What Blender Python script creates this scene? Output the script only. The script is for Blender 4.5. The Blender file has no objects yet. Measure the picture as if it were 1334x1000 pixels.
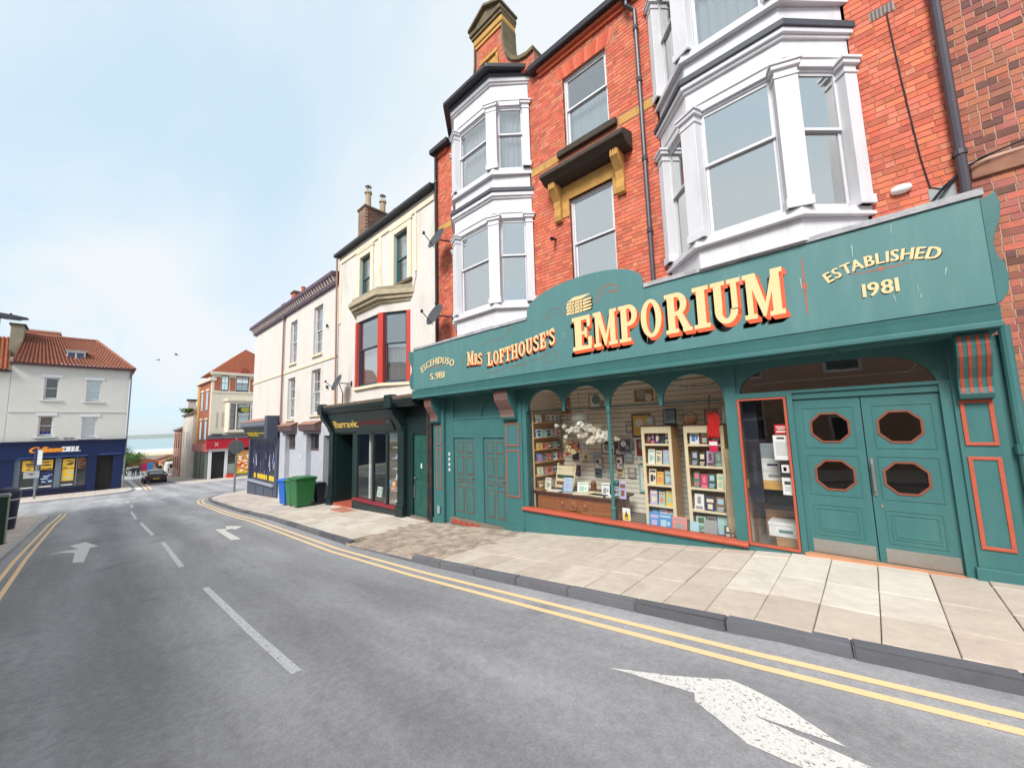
import bpy, bmesh, math, random
from mathutils import Matrix, Vector
random.seed(7)
R_ = math.radians
scene = bpy.context.scene
COL = scene.collection

# ---------------------------------------------------------------- camera
CAM = Vector((0.0, -6.6, 1.78))
YAW, PITCH, ROLL, FPX = 0.744150545, 0.10963395, 0.0283117992, 501.18
def cam_axes():
    cy, sy = math.cos(YAW), math.sin(YAW); cp, sp = math.cos(PITCH), math.sin(PITCH)
    f = Vector((-sy*cp, cy*cp, sp)); r = Vector((cy, sy, 0)); d = -r.cross(f)
    cr, sr = math.cos(ROLL), math.sin(ROLL)
    return cr*r+sr*d, -sr*r+cr*d, f
RR, DD, FF = cam_axes()
cd = bpy.data.cameras.new('camera'); cam = bpy.data.objects.new('camera', cd); COL.objects.link(cam)
m = Matrix((RR, -DD, -FF)).transposed().to_4x4(); m.translation = CAM
cam.matrix_world = m
cd.sensor_fit = 'HORIZONTAL'; cd.sensor_width = 36; cd.lens = FPX/1334*36
cd.clip_start = 0.05; cd.clip_end = 20000
scene.camera = cam
def prj(p):
    v = Vector(p)-CAM; z = v.dot(FF)
    if z < .05: return None
    return 667+FPX*v.dot(RR)/z, 500+FPX*v.dot(DD)/z, z

# ---------------------------------------------------------------- sky and sun
SUN_EL, SUN_AZ = 43, 163      # azimuth of the sun's position, degrees from +Y clockwise
world = bpy.data.worlds.new('World'); scene.world = world; world.use_nodes = True
nt = world.node_tree; N = nt.nodes; L = nt.links; N.clear()
def nn(tree, t, **k):
    n = tree.nodes.new(t)
    for a, v in k.items(): setattr(n, a, v)
    return n
out = nn(nt, 'ShaderNodeOutputWorld'); bg = nn(nt, 'ShaderNodeBackground')
sky = nn(nt, 'ShaderNodeTexSky', sky_type='NISHITA', sun_disc=False)
sky.sun_elevation = R_(SUN_EL); sky.sun_rotation = R_(SUN_AZ); sky.air_density = 1.0; sky.dust_density = 0.6; sky.ozone_density = 1.4
tc = nn(nt, 'ShaderNodeTexCoord'); sx = nn(nt, 'ShaderNodeSeparateXYZ'); L.new(tc.outputs['Generated'], sx.inputs[0])
zc = nn(nt, 'ShaderNodeMath', operation='MAXIMUM'); L.new(sx.outputs[2], zc.inputs[0]); zc.inputs[1].default_value = 0.0
za = nn(nt, 'ShaderNodeMath', operation='ADD'); L.new(zc.outputs[0], za.inputs[0]); za.inputs[1].default_value = 0.16
dv = nn(nt, 'ShaderNodeVectorMath', operation='DIVIDE'); L.new(tc.outputs['Generated'], dv.inputs[0])
cx = nn(nt, 'ShaderNodeCombineXYZ')
for i in range(3): L.new(za.outputs[0], cx.inputs[i])
L.new(cx.outputs[0], dv.inputs[1])
mp = nn(nt, 'ShaderNodeMapping'); L.new(dv.outputs[0], mp.inputs[0])
mp.inputs['Scale'].default_value = (0.42, 1.0, 0.0); mp.inputs['Rotation'].default_value = (0, 0, R_(14)); mp.inputs['Location'].default_value = (3.1, 1.35, 0)
nz = nn(nt, 'ShaderNodeTexNoise'); L.new(mp.outputs[0], nz.inputs['Vector'])
nz.inputs['Scale'].default_value = 1.15; nz.inputs['Detail'].default_value = 8; nz.inputs['Roughness'].default_value = .52; nz.inputs['Distortion'].default_value = .5
rp = nn(nt, 'ShaderNodeValToRGB'); L.new(nz.outputs['Fac'], rp.inputs[0])
rp.color_ramp.elements[0].position = .36; rp.color_ramp.elements[0].color = (.30, .30, .30, 1)
rp.color_ramp.elements[1].position = .57; rp.color_ramp.elements[1].color = (.98, .98, .98, 1)
sc1 = nn(nt, 'ShaderNodeMix', data_type='RGBA', blend_type='MULTIPLY'); sc1.inputs['Factor'].default_value = 1
L.new(sky.outputs[0], sc1.inputs['A']); sc1.inputs['B'].default_value = (.82, 1.0, 1.05, 1)
dk = nn(nt, 'ShaderNodeMix', data_type='RGBA'); dk.inputs['Factor'].default_value = .75; L.new(sc1.outputs['Result'], dk.inputs['A']); dk.inputs['B'].default_value = (3.3, 4.65, 5.5, 1)
mx = nn(nt, 'ShaderNodeMix', data_type='RGBA'); L.new(rp.outputs[0], mx.inputs['Factor'])
L.new(dk.outputs['Result'], mx.inputs['A']); mx.inputs['B'].default_value = (4.65, 4.9, 5.1, 1)
L.new(mx.outputs['Result'], bg.inputs[0]); bg.inputs[1].default_value = 0.10
L.new(bg.outputs[0], out.inputs[0])
sd = bpy.data.lights.new('sun', 'SUN'); sun = bpy.data.objects.new('sun', sd); COL.objects.link(sun)
sd.energy = 2.4; sd.angle = R_(22); sd.color = (1, .965, .92)
az, el = R_(SUN_AZ), R_(SUN_EL)
sdir = Vector((math.sin(az)*math.cos(el), math.cos(az)*math.cos(el), math.sin(el)))
sun.rotation_euler = (-sdir).to_track_quat('-Z', 'Y').to_euler(); sun.location = (0, -20, 30)
vs = scene.view_settings; vs.view_transform = 'Standard'; vs.look = 'None'; vs.gamma = 1; vs.use_curve_mapping = False
vs.exposure = 0.95
scene.cycles.max_bounces = 6; scene.cycles.transparent_max_bounces = 12; scene.cycles.caustics_reflective = False; scene.cycles.caustics_refractive = False

# ---------------------------------------------------------------- materials
MATS = {}
def srgb(r, g, b):
    f = lambda c: (c/255/12.92 if c/255 <= .04045 else ((c/255+.055)/1.055)**2.4)
    return (f(r), f(g), f(b))
def mat(name, col, rough=.6, var=.12, scale=4.0, bump=0.0, bscale=60, metal=0.0, spec=.4, dirt=0.0, dirtcol=(.05, .045, .04), dscale=1.2, coat=0.0, attr=None, stretch=None):
    """Principled with two scales of colour variation, optional grime with its own shape, optional bump."""
    if name in MATS: return MATS[name]
    M = bpy.data.materials.new(name); M.use_nodes = True; t = M.node_tree; n = t.nodes; l = t.links
    b = n['Principled BSDF']; b.inputs['Roughness'].default_value = rough; b.inputs['Metallic'].default_value = metal
    b.inputs['Specular IOR Level'].default_value = spec; b.inputs['Coat Weight'].default_value = coat
    ge = n.new('ShaderNodeNewGeometry'); vec = ge.outputs['Position']
    if stretch:
        mpn = n.new('ShaderNodeMapping'); mpn.inputs['Scale'].default_value = stretch; l.new(vec, mpn.inputs[0]); vec = mpn.outputs[0]
    if attr:
        at = n.new('ShaderNodeAttribute'); at.attribute_name = attr; cur = at.outputs['Color']
    else:
        rg = n.new('ShaderNodeRGB'); rg.outputs[0].default_value = (*col, 1); cur = rg.outputs[0]
    if var:
        a = n.new('ShaderNodeTexNoise'); a.inputs['Scale'].default_value = scale; a.inputs['Detail'].default_value = 6; a.inputs['Roughness'].default_value = .65; l.new(vec, a.inputs['Vector'])
        mr = n.new('ShaderNodeMapRange'); mr.inputs['From Min'].default_value = .25; mr.inputs['From Max'].default_value = .75; mr.inputs['To Min'].default_value = 1-var; mr.inputs['To Max'].default_value = 1+var; l.new(a.outputs['Fac'], mr.inputs['Value'])
        mm = n.new('ShaderNodeMix'); mm.data_type = 'RGBA'; mm.blend_type = 'MULTIPLY'; mm.inputs['Factor'].default_value = 1
        l.new(cur, mm.inputs['A']); l.new(mr.outputs[0], mm.inputs['B']); cur = mm.outputs['Result']
    if dirt:
        a2 = n.new('ShaderNodeTexNoise'); a2.inputs['Scale'].default_value = dscale; a2.inputs['Detail'].default_value = 9; a2.inputs['Roughness'].default_value = .7; l.new(vec, a2.inputs['Vector'])
        r2 = n.new('ShaderNodeMapRange'); r2.inputs['From Min'].default_value = .5; r2.inputs['From Max'].default_value = .72; r2.inputs['To Min'].default_value = 0; r2.inputs['To Max'].default_value = dirt; l.new(a2.outputs['Fac'], r2.inputs['Value'])
        m2 = n.new('ShaderNodeMix'); m2.data_type = 'RGBA'; l.new(r2.outputs[0], m2.inputs['Factor']); l.new(cur, m2.inputs['A']); m2.inputs['B'].default_value = (*dirtcol, 1); cur = m2.outputs['Result']
    l.new(cur, b.inputs['Base Color'])
    if bump:
        bn = n.new('ShaderNodeTexNoise'); bn.inputs['Scale'].default_value = bscale; bn.inputs['Detail'].default_value = 4; l.new(vec, bn.inputs['Vector'])
        bb = n.new('ShaderNodeBump'); bb.inputs['Strength'].default_value = bump; bb.inputs['Distance'].default_value = .01; l.new(bn.outputs['Fac'], bb.inputs['Height']); l.new(bb.outputs[0], b.inputs['Normal'])
    MATS[name] = M; return M
def glass(name, tint=(.9, .95, .94), refl=.10, rough=.01):
    if name in MATS: return MATS[name]
    M = bpy.data.materials.new(name); M.use_nodes = True; t = M.node_tree; n = t.nodes; l = t.links; n.clear()
    o = n.new('ShaderNodeOutputMaterial'); tr = n.new('ShaderNodeBsdfTransparent'); tr.inputs[0].default_value = (*tint, 1)
    gl = n.new('ShaderNodeBsdfGlossy'); gl.inputs['Roughness'].default_value = rough; gl.inputs[0].default_value = (.95, .97, .97, 1)
    lw = n.new('ShaderNodeLayerWeight'); lw.inputs[0].default_value = .5     # Schlick term per face, same from both sides
    pw = n.new('ShaderNodeMath'); pw.operation = 'POWER'; pw.inputs[1].default_value = 4.0; l.new(lw.outputs['Facing'], pw.inputs[0])
    ad = n.new('ShaderNodeMath'); ad.operation = 'MULTIPLY_ADD'; ad.inputs[1].default_value = .6; ad.inputs[2].default_value = .03+refl/2; ad.use_clamp = True; l.new(pw.outputs[0], ad.inputs[0])
    ms = n.new('ShaderNodeMixShader'); l.new(ad.outputs[0], ms.inputs[0]); l.new(tr.outputs[0], ms.inputs[1]); l.new(gl.outputs[0], ms.inputs[2]); l.new(ms.outputs[0], o.inputs[0])
    wn = n.new('ShaderNodeTexNoise'); wn.inputs['Scale'].default_value = 1.6; ge = n.new('ShaderNodeNewGeometry'); l.new(ge.outputs['Position'], wn.inputs['Vector'])
    bb = n.new('ShaderNodeBump'); bb.inputs['Strength'].default_value = .06; bb.inputs['Distance'].default_value = .02; l.new(wn.outputs['Fac'], bb.inputs['Height']); l.new(bb.outputs[0], gl.inputs['Normal'])
    MATS[name] = M; return M

green = mat('green_paint', srgb(60, 110, 110), .5, .10, 2.2, .08, 40, dirt=.22, dirtcol=srgb(96, 118, 112), dscale=1.6, stretch=(2.5, 2.5, .8))
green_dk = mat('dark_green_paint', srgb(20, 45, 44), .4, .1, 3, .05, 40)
green_bd = mat('sign_green', srgb(82, 127, 127), .5, .06, 1.2, .05, 30, dirt=.22, dirtcol=srgb(132, 158, 154), dscale=1.1, stretch=(3, 3, .5))
orange = mat('orange_trim', srgb(178, 86, 65), .5, .1, 8)
orange_s = mat('sign_orange', srgb(214, 92, 52), .5, .08, 8)
cream = mat('sign_cream', srgb(230, 203, 150), .5, .04, 8)
black_s = mat('sign_black', srgb(28, 28, 32), .5, .05, 8)
white_p = mat('white_paint', srgb(216, 216, 220), .5, .04, 2, .05, 30, dirt=.30, dirtcol=srgb(168, 162, 156), dscale=1.6, stretch=(3, 3, .7))
white_d = mat('white_window_paint', srgb(212, 212, 214), .5, .05, 3)
lead = mat('lead', srgb(168, 168, 172), .55, .3, 6, .3, 25, dirt=.6, dirtcol=srgb(92, 88, 86), dscale=5)
slate = mat('slate', srgb(74, 78, 86), .6, .2, 5, .2, 20)
black_m = mat('black_metal', srgb(40, 40, 46), .4, .12, 5)
pipe_m = mat('grey_pipe', srgb(72, 68, 76), .4, .12, 5)
mortar = mat('mortar', srgb(176, 118, 98), .95, .2, 8, .2, 60)
mortar_b = mat('mortar_brown', srgb(188, 156, 138), .95, .2, 8, .2, 60)
brick_m = mat('red_brick', (.3, .1, .05), .88, .16, 9, .35, 70, attr='Col', dirt=.38, dirtcol=srgb(118, 70, 58), dscale=.7)
brick_b = mat('brown_brick', (.2, .08, .05), .9, .18, 9, .35, 70, attr='Col', dirt=.3, dirtcol=srgb(84, 62, 54), dscale=1.1)
stone_y = mat('yellow_stone', srgb(196, 150, 82), .85, .16, 6, .25, 50, dirt=.45, dirtcol=srgb(110, 88, 58), dscale=2.5)
stone_d = mat('weathered_stone', srgb(112, 98, 74), .9, .3, 5, .4, 40, dirt=.6, dirtcol=srgb(60, 56, 46), dscale=3)
stone_dk = mat('dark_stone', srgb(70, 62, 54), .9, .3, 5, .4, 40)
render_c = mat('cream_render', srgb(214, 208, 201), .9, .07, 2.5, .25, 45, dirt=.5, dirtcol=srgb(172, 162, 146), dscale=.7, stretch=(1.6, 1.6, .6))
render_s = mat('cream_trim', srgb(228, 215, 190), .85, .1, 3, .2, 40, dirt=.4, dirtcol=srgb(160, 145, 120), dscale=1.5)
grey_blue = mat('grey_blue_paint', srgb(180, 184, 192), .7, .06, 2, .1, 40, dirt=.25, dirtcol=srgb(140, 140, 145), dscale=1.5)
navy_gr = mat('blue_grey_paint', srgb(70, 78, 96), .5, .1, 3)
brown_p = mat('brown_paint', srgb(96, 78, 80), .6, .12, 4)
blue_n = mat('navy_blue_paint', srgb(10, 30, 74), .4, .08, 1.5)
blue_n2 = mat('deep_navy_paint', srgb(10, 22, 54), .4, .08, 1.5)
red_p = mat('red_sign', srgb(176, 20, 44), .45, .06, 3)
red_w = mat('red_window_paint', srgb(190, 62, 50), .5, .08, 4)
steel = mat('brushed_steel', srgb(176, 174, 170), .38, .08, 30, metal=.85)
galv = mat('galvanised', srgb(130, 135, 136), .5, .1, 6, metal=.3)
glass_m = glass('window_glass', refl=.16)
glass_shop = glass('shop_glass', tint=(.97, .98, .97), refl=.08)
glass_up = glass('upper_glass', tint=(.80, .84, .83), refl=.95)
glass_net = glass('curtained_glass', tint=(.88, .90, .90), refl=.45)
glass_dk = glass('dark_glass', tint=(.55, .58, .58), refl=.12)
room = mat('room_grey', srgb(176, 174, 172), .95, .1, 1)
room_dk = mat('room_dark', srgb(46, 44, 44), .95, .1, 1)
shopw = mat('slatwall_white', srgb(240, 232, 218), .8, .05, 2)
wood_t = mat('tan_board', srgb(206, 166, 116), .6, .1, 3, stretch=(4, 4, .5))
wood_c = mat('cream_board', srgb(236, 220, 186), .6, .06, 3)
wood_o = mat('oak_wood', srgb(158, 92, 38), .42, .22, 5, .1, 60, stretch=(.6, 4, 6))
wood_d = mat('dark_wood', srgb(92, 52, 34), .4, .2, 5, stretch=(.6, 4, 6))
paper = mat('white_paper', srgb(244, 244, 246), .7, .02, 5)
curt = mat('net_curtain', srgb(190, 194, 200), .9, .04, 8)
card_m = mat('cardboard', srgb(176, 128, 84), .85, .1, 5)
terr = mat('terracotta', srgb(186, 92, 62), .85, .14, 5, .2, 40)
def flat(name, r, g, b, rough=.55, var=.05): return mat(name, srgb(r, g, b), rough, var, 6)

# ---------------------------------------------------------------- mesh builder
WORLD = set()      # things whose parts are modelled in world coordinates
def attach(o, parent):
    if parent:
        o.parent = parent
        if parent.name in WORLD: o.matrix_parent_inverse = Matrix.Translation(parent.location).inverted()
class MB:
    def __init__(s, T=None): s.v = []; s.f = []; s.m = []; s.T = T or Matrix.Identity(4); s.c = None
    def _a(s, pts, faces, mi):
        o = len(s.v); s.v += [tuple(s.T @ Vector(p)) for p in pts]
        for f in faces: s.f.append(tuple(o+i for i in f)); s.m.append(mi)
    def box(s, x0, x1, y0, y1, z0, z1, mi=0, bev=0):
        if x1 < x0: x0, x1 = x1, x0
        if y1 < y0: y0, y1 = y1, y0
        if z1 < z0: z0, z1 = z1, z0
        s._a([(x0,y0,z0),(x1,y0,z0),(x1,y1,z0),(x0,y1,z0),(x0,y0,z1),(x1,y0,z1),(x1,y1,z1),(x0,y1,z1)],
             [(0,3,2,1),(4,5,6,7),(0,1,5,4),(1,2,6,5),(2,3,7,6),(3,0,4,7)], mi); return s
    def prism(s, poly, ax, a0, a1, mi=0):
        n = len(poly)
        g = {'y': lambda p, a: (p[0], a, p[1]), 'z': lambda p, a: (p[0], p[1], a), 'x': lambda p, a: (a, p[0], p[1])}[ax]
        pts = [g(p, a0) for p in poly]+[g(p, a1) for p in poly]
        area = sum(poly[i][0]*poly[(i+1) % n][1]-poly[(i+1) % n][0]*poly[i][1] for i in range(n))
        fl = (area > 0) if ax != 'y' else (area < 0)
        fs = [tuple(range(n)), tuple(range(2*n-1, n-1, -1))]+[(i, i+n, (i+1) % n+n, (i+1) % n) for i in range(n)]
        if a1 > a0 and fl or a1 < a0 and not fl: fs = [tuple(reversed(f)) for f in fs]
        s._a(pts, fs, mi); return s
    def quad(s, *pts, mi=0): s._a(pts, [tuple(range(len(pts)))], mi); return s
    def tube(s, pts, r, n=8, mi=0, caps=True):
        P = [Vector(p) for p in pts]; rs = r if isinstance(r, (list, tuple)) else [r]*len(P)
        V = []; F = []
        up = Vector((0, 0, 1))
        for i, p in enumerate(P):
            t = (P[min(i+1, len(P)-1)]-P[max(i-1, 0)]).normalized()
            a = t.cross(up) if abs(t.z) < .95 else t.cross(Vector((1, 0, 0)))
            a.normalize(); b = t.cross(a)
            for k in range(n):
                w = 2*math.pi*k/n; V.append(p+rs[i]*(math.cos(w)*a+math.sin(w)*b))
        for i in range(len(P)-1):
            for k in range(n): F.append((i*n+k, i*n+(k+1) % n, (i+1)*n+(k+1) % n, (i+1)*n+k))
        if caps: F.append(tuple(reversed(range(n)))); F.append(tuple((len(P)-1)*n+k for k in range(n)))
        s._a([tuple(v) for v in V], F, mi); return s
    def lathe(s, c, prof, n=16, mi=0, sy=1.0):
        V = []; F = []
        for r, z in prof:
            for k in range(n): w = 2*math.pi*k/n; V.append((c[0]+r*math.cos(w), c[1]+sy*r*math.sin(w), c[2]+z))
        for i in range(len(prof)-1):
            for k in range(n): F.append((i*n+k, i*n+(k+1) % n, (i+1)*n+(k+1) % n, (i+1)*n+k))
        F.append(tuple(reversed(range(n)))); F.append(tuple((len(prof)-1)*n+k for k in range(n)))
        s._a(V, F, mi); return s
    def ball(s, c, r, n=8, k=6, mi=0, sc=(1, 1, 1)):
        V = []; F = []
        for i in range(k+1):
            ph = math.pi*i/k
            for j in range(n):
                th = 2*math.pi*j/n; V.append((c[0]+r*sc[0]*math.sin(ph)*math.cos(th), c[1]+r*sc[1]*math.sin(ph)*math.sin(th), c[2]+r*sc[2]*math.cos(ph)))
        for i in range(k):
            for j in range(n): F.append((i*n+j, (i+1)*n+j, (i+1)*n+(j+1) % n, i*n+(j+1) % n))
        s._a(V, F, mi); return s
    def add(s, verts, faces, mi=0): s._a(verts, faces, mi); return s
    def mesh(s, name, mats, smooth=False):
        me = bpy.data.meshes.new(name); me.from_pydata(s.v, [], s.f)
        for x in (mats if isinstance(mats, (list, tuple)) else [mats]): me.materials.append(x)
        if any(s.m): me.polygons.foreach_set('material_index', s.m)
        if smooth: me.polygons.foreach_set('use_smooth', [True]*len(me.polygons))
        me.update(); return me
    def build(s, name, mats, parent=None, smooth=False, bevel=0, **tags):
        o = bpy.data.objects.new(name, s.mesh(name, mats, smooth)); COL.objects.link(o)
        attach(o, parent)
        if bevel:
            b = o.modifiers.new('bevel', 'BEVEL'); b.width = bevel; b.segments = 2; b.limit_method = 'ANGLE'; b.angle_limit = R_(40)
        for k, v in tags.items(): o[k] = v
        return o
def place(me, name, parent=None, loc=(0, 0, 0), rot=(0, 0, 0), sc=None, **tags):
    o = bpy.data.objects.new(name, me); COL.objects.link(o); o.location = loc; o.rotation_euler = rot
    if sc: o.scale = sc
    attach(o, parent)
    for k, v in tags.items(): o[k] = v
    return o
def thing(name, label, cat, loc=(0, 0, 0), rz=0, group=None):
    o = bpy.data.objects.new(name, None); COL.objects.link(o); o.location = loc; o.rotation_euler = (0, 0, rz); o.empty_display_size = .2
    o['label'] = label; o['category'] = cat
    if group: o['group'] = group
    return o
def building(name, label, loc):
    o = thing(name, label, 'building', loc); WORLD.add(o.name); return o
def frame(o, ang=0): return Matrix.Translation(o) @ Matrix.Rotation(ang, 4, 'Z')
def rects_minus(x0, x1, z0, z1, holes):
    """split a rectangle into rectangles that leave the holes free"""
    xs = sorted({x0, x1, *[min(max(h[i], x0), x1) for h in holes for i in (0, 1)]})
    outr = []
    for a, b in zip(xs, xs[1:]):
        if b-a < 1e-6: continue
        hs = sorted([(max(h[2], z0), min(h[3], z1)) for h in holes if h[0] < b-1e-6 and h[1] > a+1e-6 and h[3] > z0 and h[2] < z1])
        z = z0
        for lo, hi in hs:
            if lo > z+1e-6: outr.append((a, b, z, lo))
            z = max(z, hi)
        if z < z1-1e-6: outr.append((a, b, z, z1))
    return outr
def wall(parent, name, m, x0, x1, z0, z1, y0, y1, holes=()):
    b = MB()
    for a, c, d, e in rects_minus(x0, x1, z0, z1, holes): b.box(a, c, y0, y1, d, e)
    return b.build(name, m, parent)

# ground profile along the street (the whole place falls towards the sea)
GX = [-900,-400,-120,-80,-60,-45,-28,-20.5,-15.9,-9.19,-5.79,-2.92,-0.75,0.6,3,10,30]
GZ = [-25,-16,-6.0,-4.1,-3.2,-2.55,-1.80,-1.44,-1.10,-0.80,-0.53,-0.25,-0.04,0.0,0.10,0.5,1.6]
def g(x):
    if x <= GX[0]: return GZ[0]
    for i in range(len(GX)-1):
        if x <= GX[i+1]: t = (x-GX[i])/(GX[i+1]-GX[i]); return GZ[i]+t*(GZ[i+1]-GZ[i])
    return GZ[-1]
def slope(x): return (g(x+.3)-g(x-.3))/.6
# ================================================================ GROUND, ROAD, PAVEMENTS
def asphalt():
    M = bpy.data.materials.new('asphalt'); M.use_nodes = True; t = M.node_tree; n = t.nodes; l = t.links; b = n['Principled BSDF']
    b.inputs['Roughness'].default_value = .82; b.inputs['Specular IOR Level'].default_value = .35
    ge = n.new('ShaderNodeNewGeometry'); P = ge.outputs['Position']
    def noise(sc, det=5, vec=None, ro=.6):
        a = n.new('ShaderNodeTexNoise'); a.inputs['Scale'].default_value = sc; a.inputs['Detail'].default_value = det; a.inputs['Roughness'].default_value = ro; l.new(vec or P, a.inputs['Vector']); return a.outputs['Fac']
    def mrange(s, a, b_, c, d):
        r = n.new('ShaderNodeMapRange'); r.inputs[1].default_value = a; r.inputs[2].default_value = b_; r.inputs[3].default_value = c; r.inputs[4].default_value = d; l.new(s, r.inputs[0]); return r.outputs[0]
    def mul(a, b_):
        x = n.new('ShaderNodeMath'); x.operation = 'MULTIPLY'; l.new(a, x.inputs[0]); l.new(b_, x.inputs[1]); return x.outputs[0]
    st = n.new('ShaderNodeMapping'); st.inputs['Scale'].default_value = (.10, .75, 1); l.new(P, st.inputs[0])
    v = mul(mrange(noise(.35, 4), .3, .7, .92, 1.08), mrange(noise(1.6, 4, st.outputs[0]), .3, .7, .78, 1.22))
    v = mul(v, mrange(noise(55, 4, None, .85), .3, .7, .78, 1.22))
    v = mul(v, mrange(noise(14, 4), .3, .7, .88, 1.12))
    sp = n.new('ShaderNodeSeparateXYZ'); l.new(P, sp.inputs[0]); wv = n.new('ShaderNodeMath'); wv.operation = 'MULTIPLY_ADD'; wv.inputs[1].default_value = 2*math.pi/1.36; wv.inputs[2].default_value = 1.2; l.new(sp.outputs[1], wv.inputs[0]); sn = n.new('ShaderNodeMath'); sn.operation = 'SINE'; l.new(wv.outputs[0], sn.inputs[0])
    v = mul(v, mrange(sn.outputs[0], -1, 1, .93, 1.07)); v = mul(v, mrange(noise(.16, 3), .38, .62, .92, 1.05))
    # dark oily stains with their own shapes
    v = mul(v, mrange(noise(.9, 7), .60, .72, 1.0, .72))
    rgb = n.new('ShaderNodeMix'); rgb.data_type = 'RGBA'; rgb.blend_type = 'MULTIPLY'; rgb.inputs['Factor'].default_value = 1
    rgb.inputs['A'].default_value = (.308, .308, .322, 1); l.new(v, rgb.inputs['B'])
    # small pale flecks (gum, stone chips)
    vo = n.new('ShaderNodeTexVoronoi'); vo.inputs['Scale'].default_value = 2.3; l.new(P, vo.inputs['Vector'])
    fl = mrange(vo.outputs['Distance'], .028, .05, .75, 0)
    ck = mrange(noise(.8, 2), .5, .56, 0, 1)
    m2 = n.new('ShaderNodeMix'); m2.data_type = 'RGBA'; l.new(mul(fl, ck), m2.inputs['Factor']); l.new(rgb.outputs['Result'], m2.inputs['A']); m2.inputs['B'].default_value = (.5, .5, .48, 1)
    l.new(m2.outputs['Result'], b.inputs['Base Color'])
    bb = n.new('ShaderNodeBump'); bb.inputs['Strength'].default_value = .55; bb.inputs['Distance'].default_value = .012; l.new(noise(110, 3, None, .8), bb.inputs['Height']); l.new(bb.outputs[0], b.inputs['Normal'])
    return M
ASPH = asphalt()
def marking(name, col, wear):
    M = bpy.data.materials.new(name); M.use_nodes = True; t = M.node_tree; n = t.nodes; l = t.links; b = n['Principled BSDF']; b.inputs['Roughness'].default_value = .75
    ge = n.new('ShaderNodeNewGeometry'); a = n.new('ShaderNodeTexNoise'); a.inputs['Scale'].default_value = 38; a.inputs['Detail'].default_value = 6; a.inputs['Roughness'].default_value = .75; l.new(ge.outputs['Position'], a.inputs['Vector'])
    r = n.new('ShaderNodeMapRange'); r.inputs[1].default_value = wear; r.inputs[2].default_value = wear+.07; l.new(a.outputs['Fac'], r.inputs[0])
    m = n.new('ShaderNodeMix'); m.data_type = 'RGBA'; l.new(r.outputs[0], m.inputs['Factor']); m.inputs['A'].default_value = (*col, 1); m.inputs['B'].default_value = (.17, .17, .175, 1)
    l.new(m.outputs['Result'], b.inputs['Base Color']); return M
yel = marking('yellow_line_paint', srgb(240, 204, 156), .60)
wht = marking('white_line_paint', srgb(220, 218, 214), .55)
wht_w = marking('worn_white_paint', srgb(206, 206, 206), .54)
def pave_mat(name, col, sx_, sy_):
    M = bpy.data.materials.new(name); M.use_nodes = True; t = M.node_tree; n = t.nodes; l = t.links; b = n['Principled BSDF']; b.inputs['Roughness'].default_value = .85
    ge = n.new('ShaderNodeNewGeometry'); br = n.new('ShaderNodeTexBrick'); br.inputs['Scale'].default_value = 1; br.inputs['Brick Width'].default_value = sx_; br.inputs['Row Height'].default_value = sy_; br.inputs['Mortar Size'].default_value = .012; br.offset = .5
    l.new(ge.outputs['Position'], br.inputs['Vector']); br.inputs['Color1'].default_value = (*[c*1.04 for c in col], 1); br.inputs['Color2'].default_value = (*[c*.9 for c in col], 1); br.inputs['Mortar'].default_value = (*[c*.55 for c in col], 1)
    a = n.new('ShaderNodeTexNoise'); a.inputs['Scale'].default_value = 2.2; a.inputs['Detail'].default_value = 8; l.new(ge.outputs['Position'], a.inputs['Vector'])
    r = n.new('ShaderNodeMapRange'); r.inputs[1].default_value = .3; r.inputs[2].default_value = .7; r.inputs[3].default_value = .82; r.inputs[4].default_value = 1.12; l.new(a.outputs['Fac'], r.inputs[0])
    m = n.new('ShaderNodeMix'); m.data_type = 'RGBA'; m.blend_type = 'MULTIPLY'; m.inputs['Factor'].default_value = 1; l.new(br.outputs['Color'], m.inputs['A']); l.new(r.outputs[0], m.inputs['B']); l.new(m.outputs['Result'], b.inputs['Base Color'])
    return M
pav_far = pave_mat('far_paving', srgb(196, 184, 174), .7, .62)
slab_m = [mat('paving_slab_%d' % i, srgb(*c), .85, .13, 5, .25, 70, dirt=.35, dirtcol=srgb(140, 126, 112), dscale=2.4) for i, c in enumerate(((194, 182, 168), (188, 175, 162), (200, 188, 175), (192, 178, 165), (206, 197, 185), (211, 203, 191)))]
slab_base = mat('paving_joint', srgb(120, 106, 92), .95, .2, 8)
block_m = [mat('paving_block_%d' % i, srgb(*c), .88, .2, 7, .4, 60, dirt=.4, dirtcol=srgb(105, 96, 86), dscale=3) for i, c in enumerate(((168, 152, 138), (152, 138, 126), (178, 162, 146)))]
kerb_m = [mat('kerb_stone_%d' % i, srgb(*c), .85, .18, 6, .3, 70, dirt=.4, dirtcol=srgb(70, 72, 76), dscale=3) for i, c in enumerate(((104, 106, 112), (96, 97, 102), (112, 112, 116)))]
kerb_l = mat('pale_kerb', srgb(176, 174, 176), .85, .12, 6, .3, 70)
earth = mat('earth', srgb(120, 116, 96), .95, .25, .05)

xs = sorted(set(GX+[-110, 25]))
b = MB()
XT = [x for x in xs]
pts = []
for x in XT: pts += [(x, -600, g(x)-.5), (x, 900, g(x)-.5)]
b.add(pts, [(2*i, 2*i+2, 2*i+3, 2*i+1) for i in range(len(XT)-1)])
b.build('terrain', earth, kind='structure')
b = MB(); X2 = [x for x in xs if -120 <= x <= 30]; pts = []
for x in X2: pts += [(x, -60, g(x)-.1), (x, 60, g(x)-.1)]
b.add(pts, [(2*i, 2*i+2, 2*i+3, 2*i+1) for i in range(len(X2)-1)])
road = b.build('road', ASPH, kind='structure')

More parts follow.
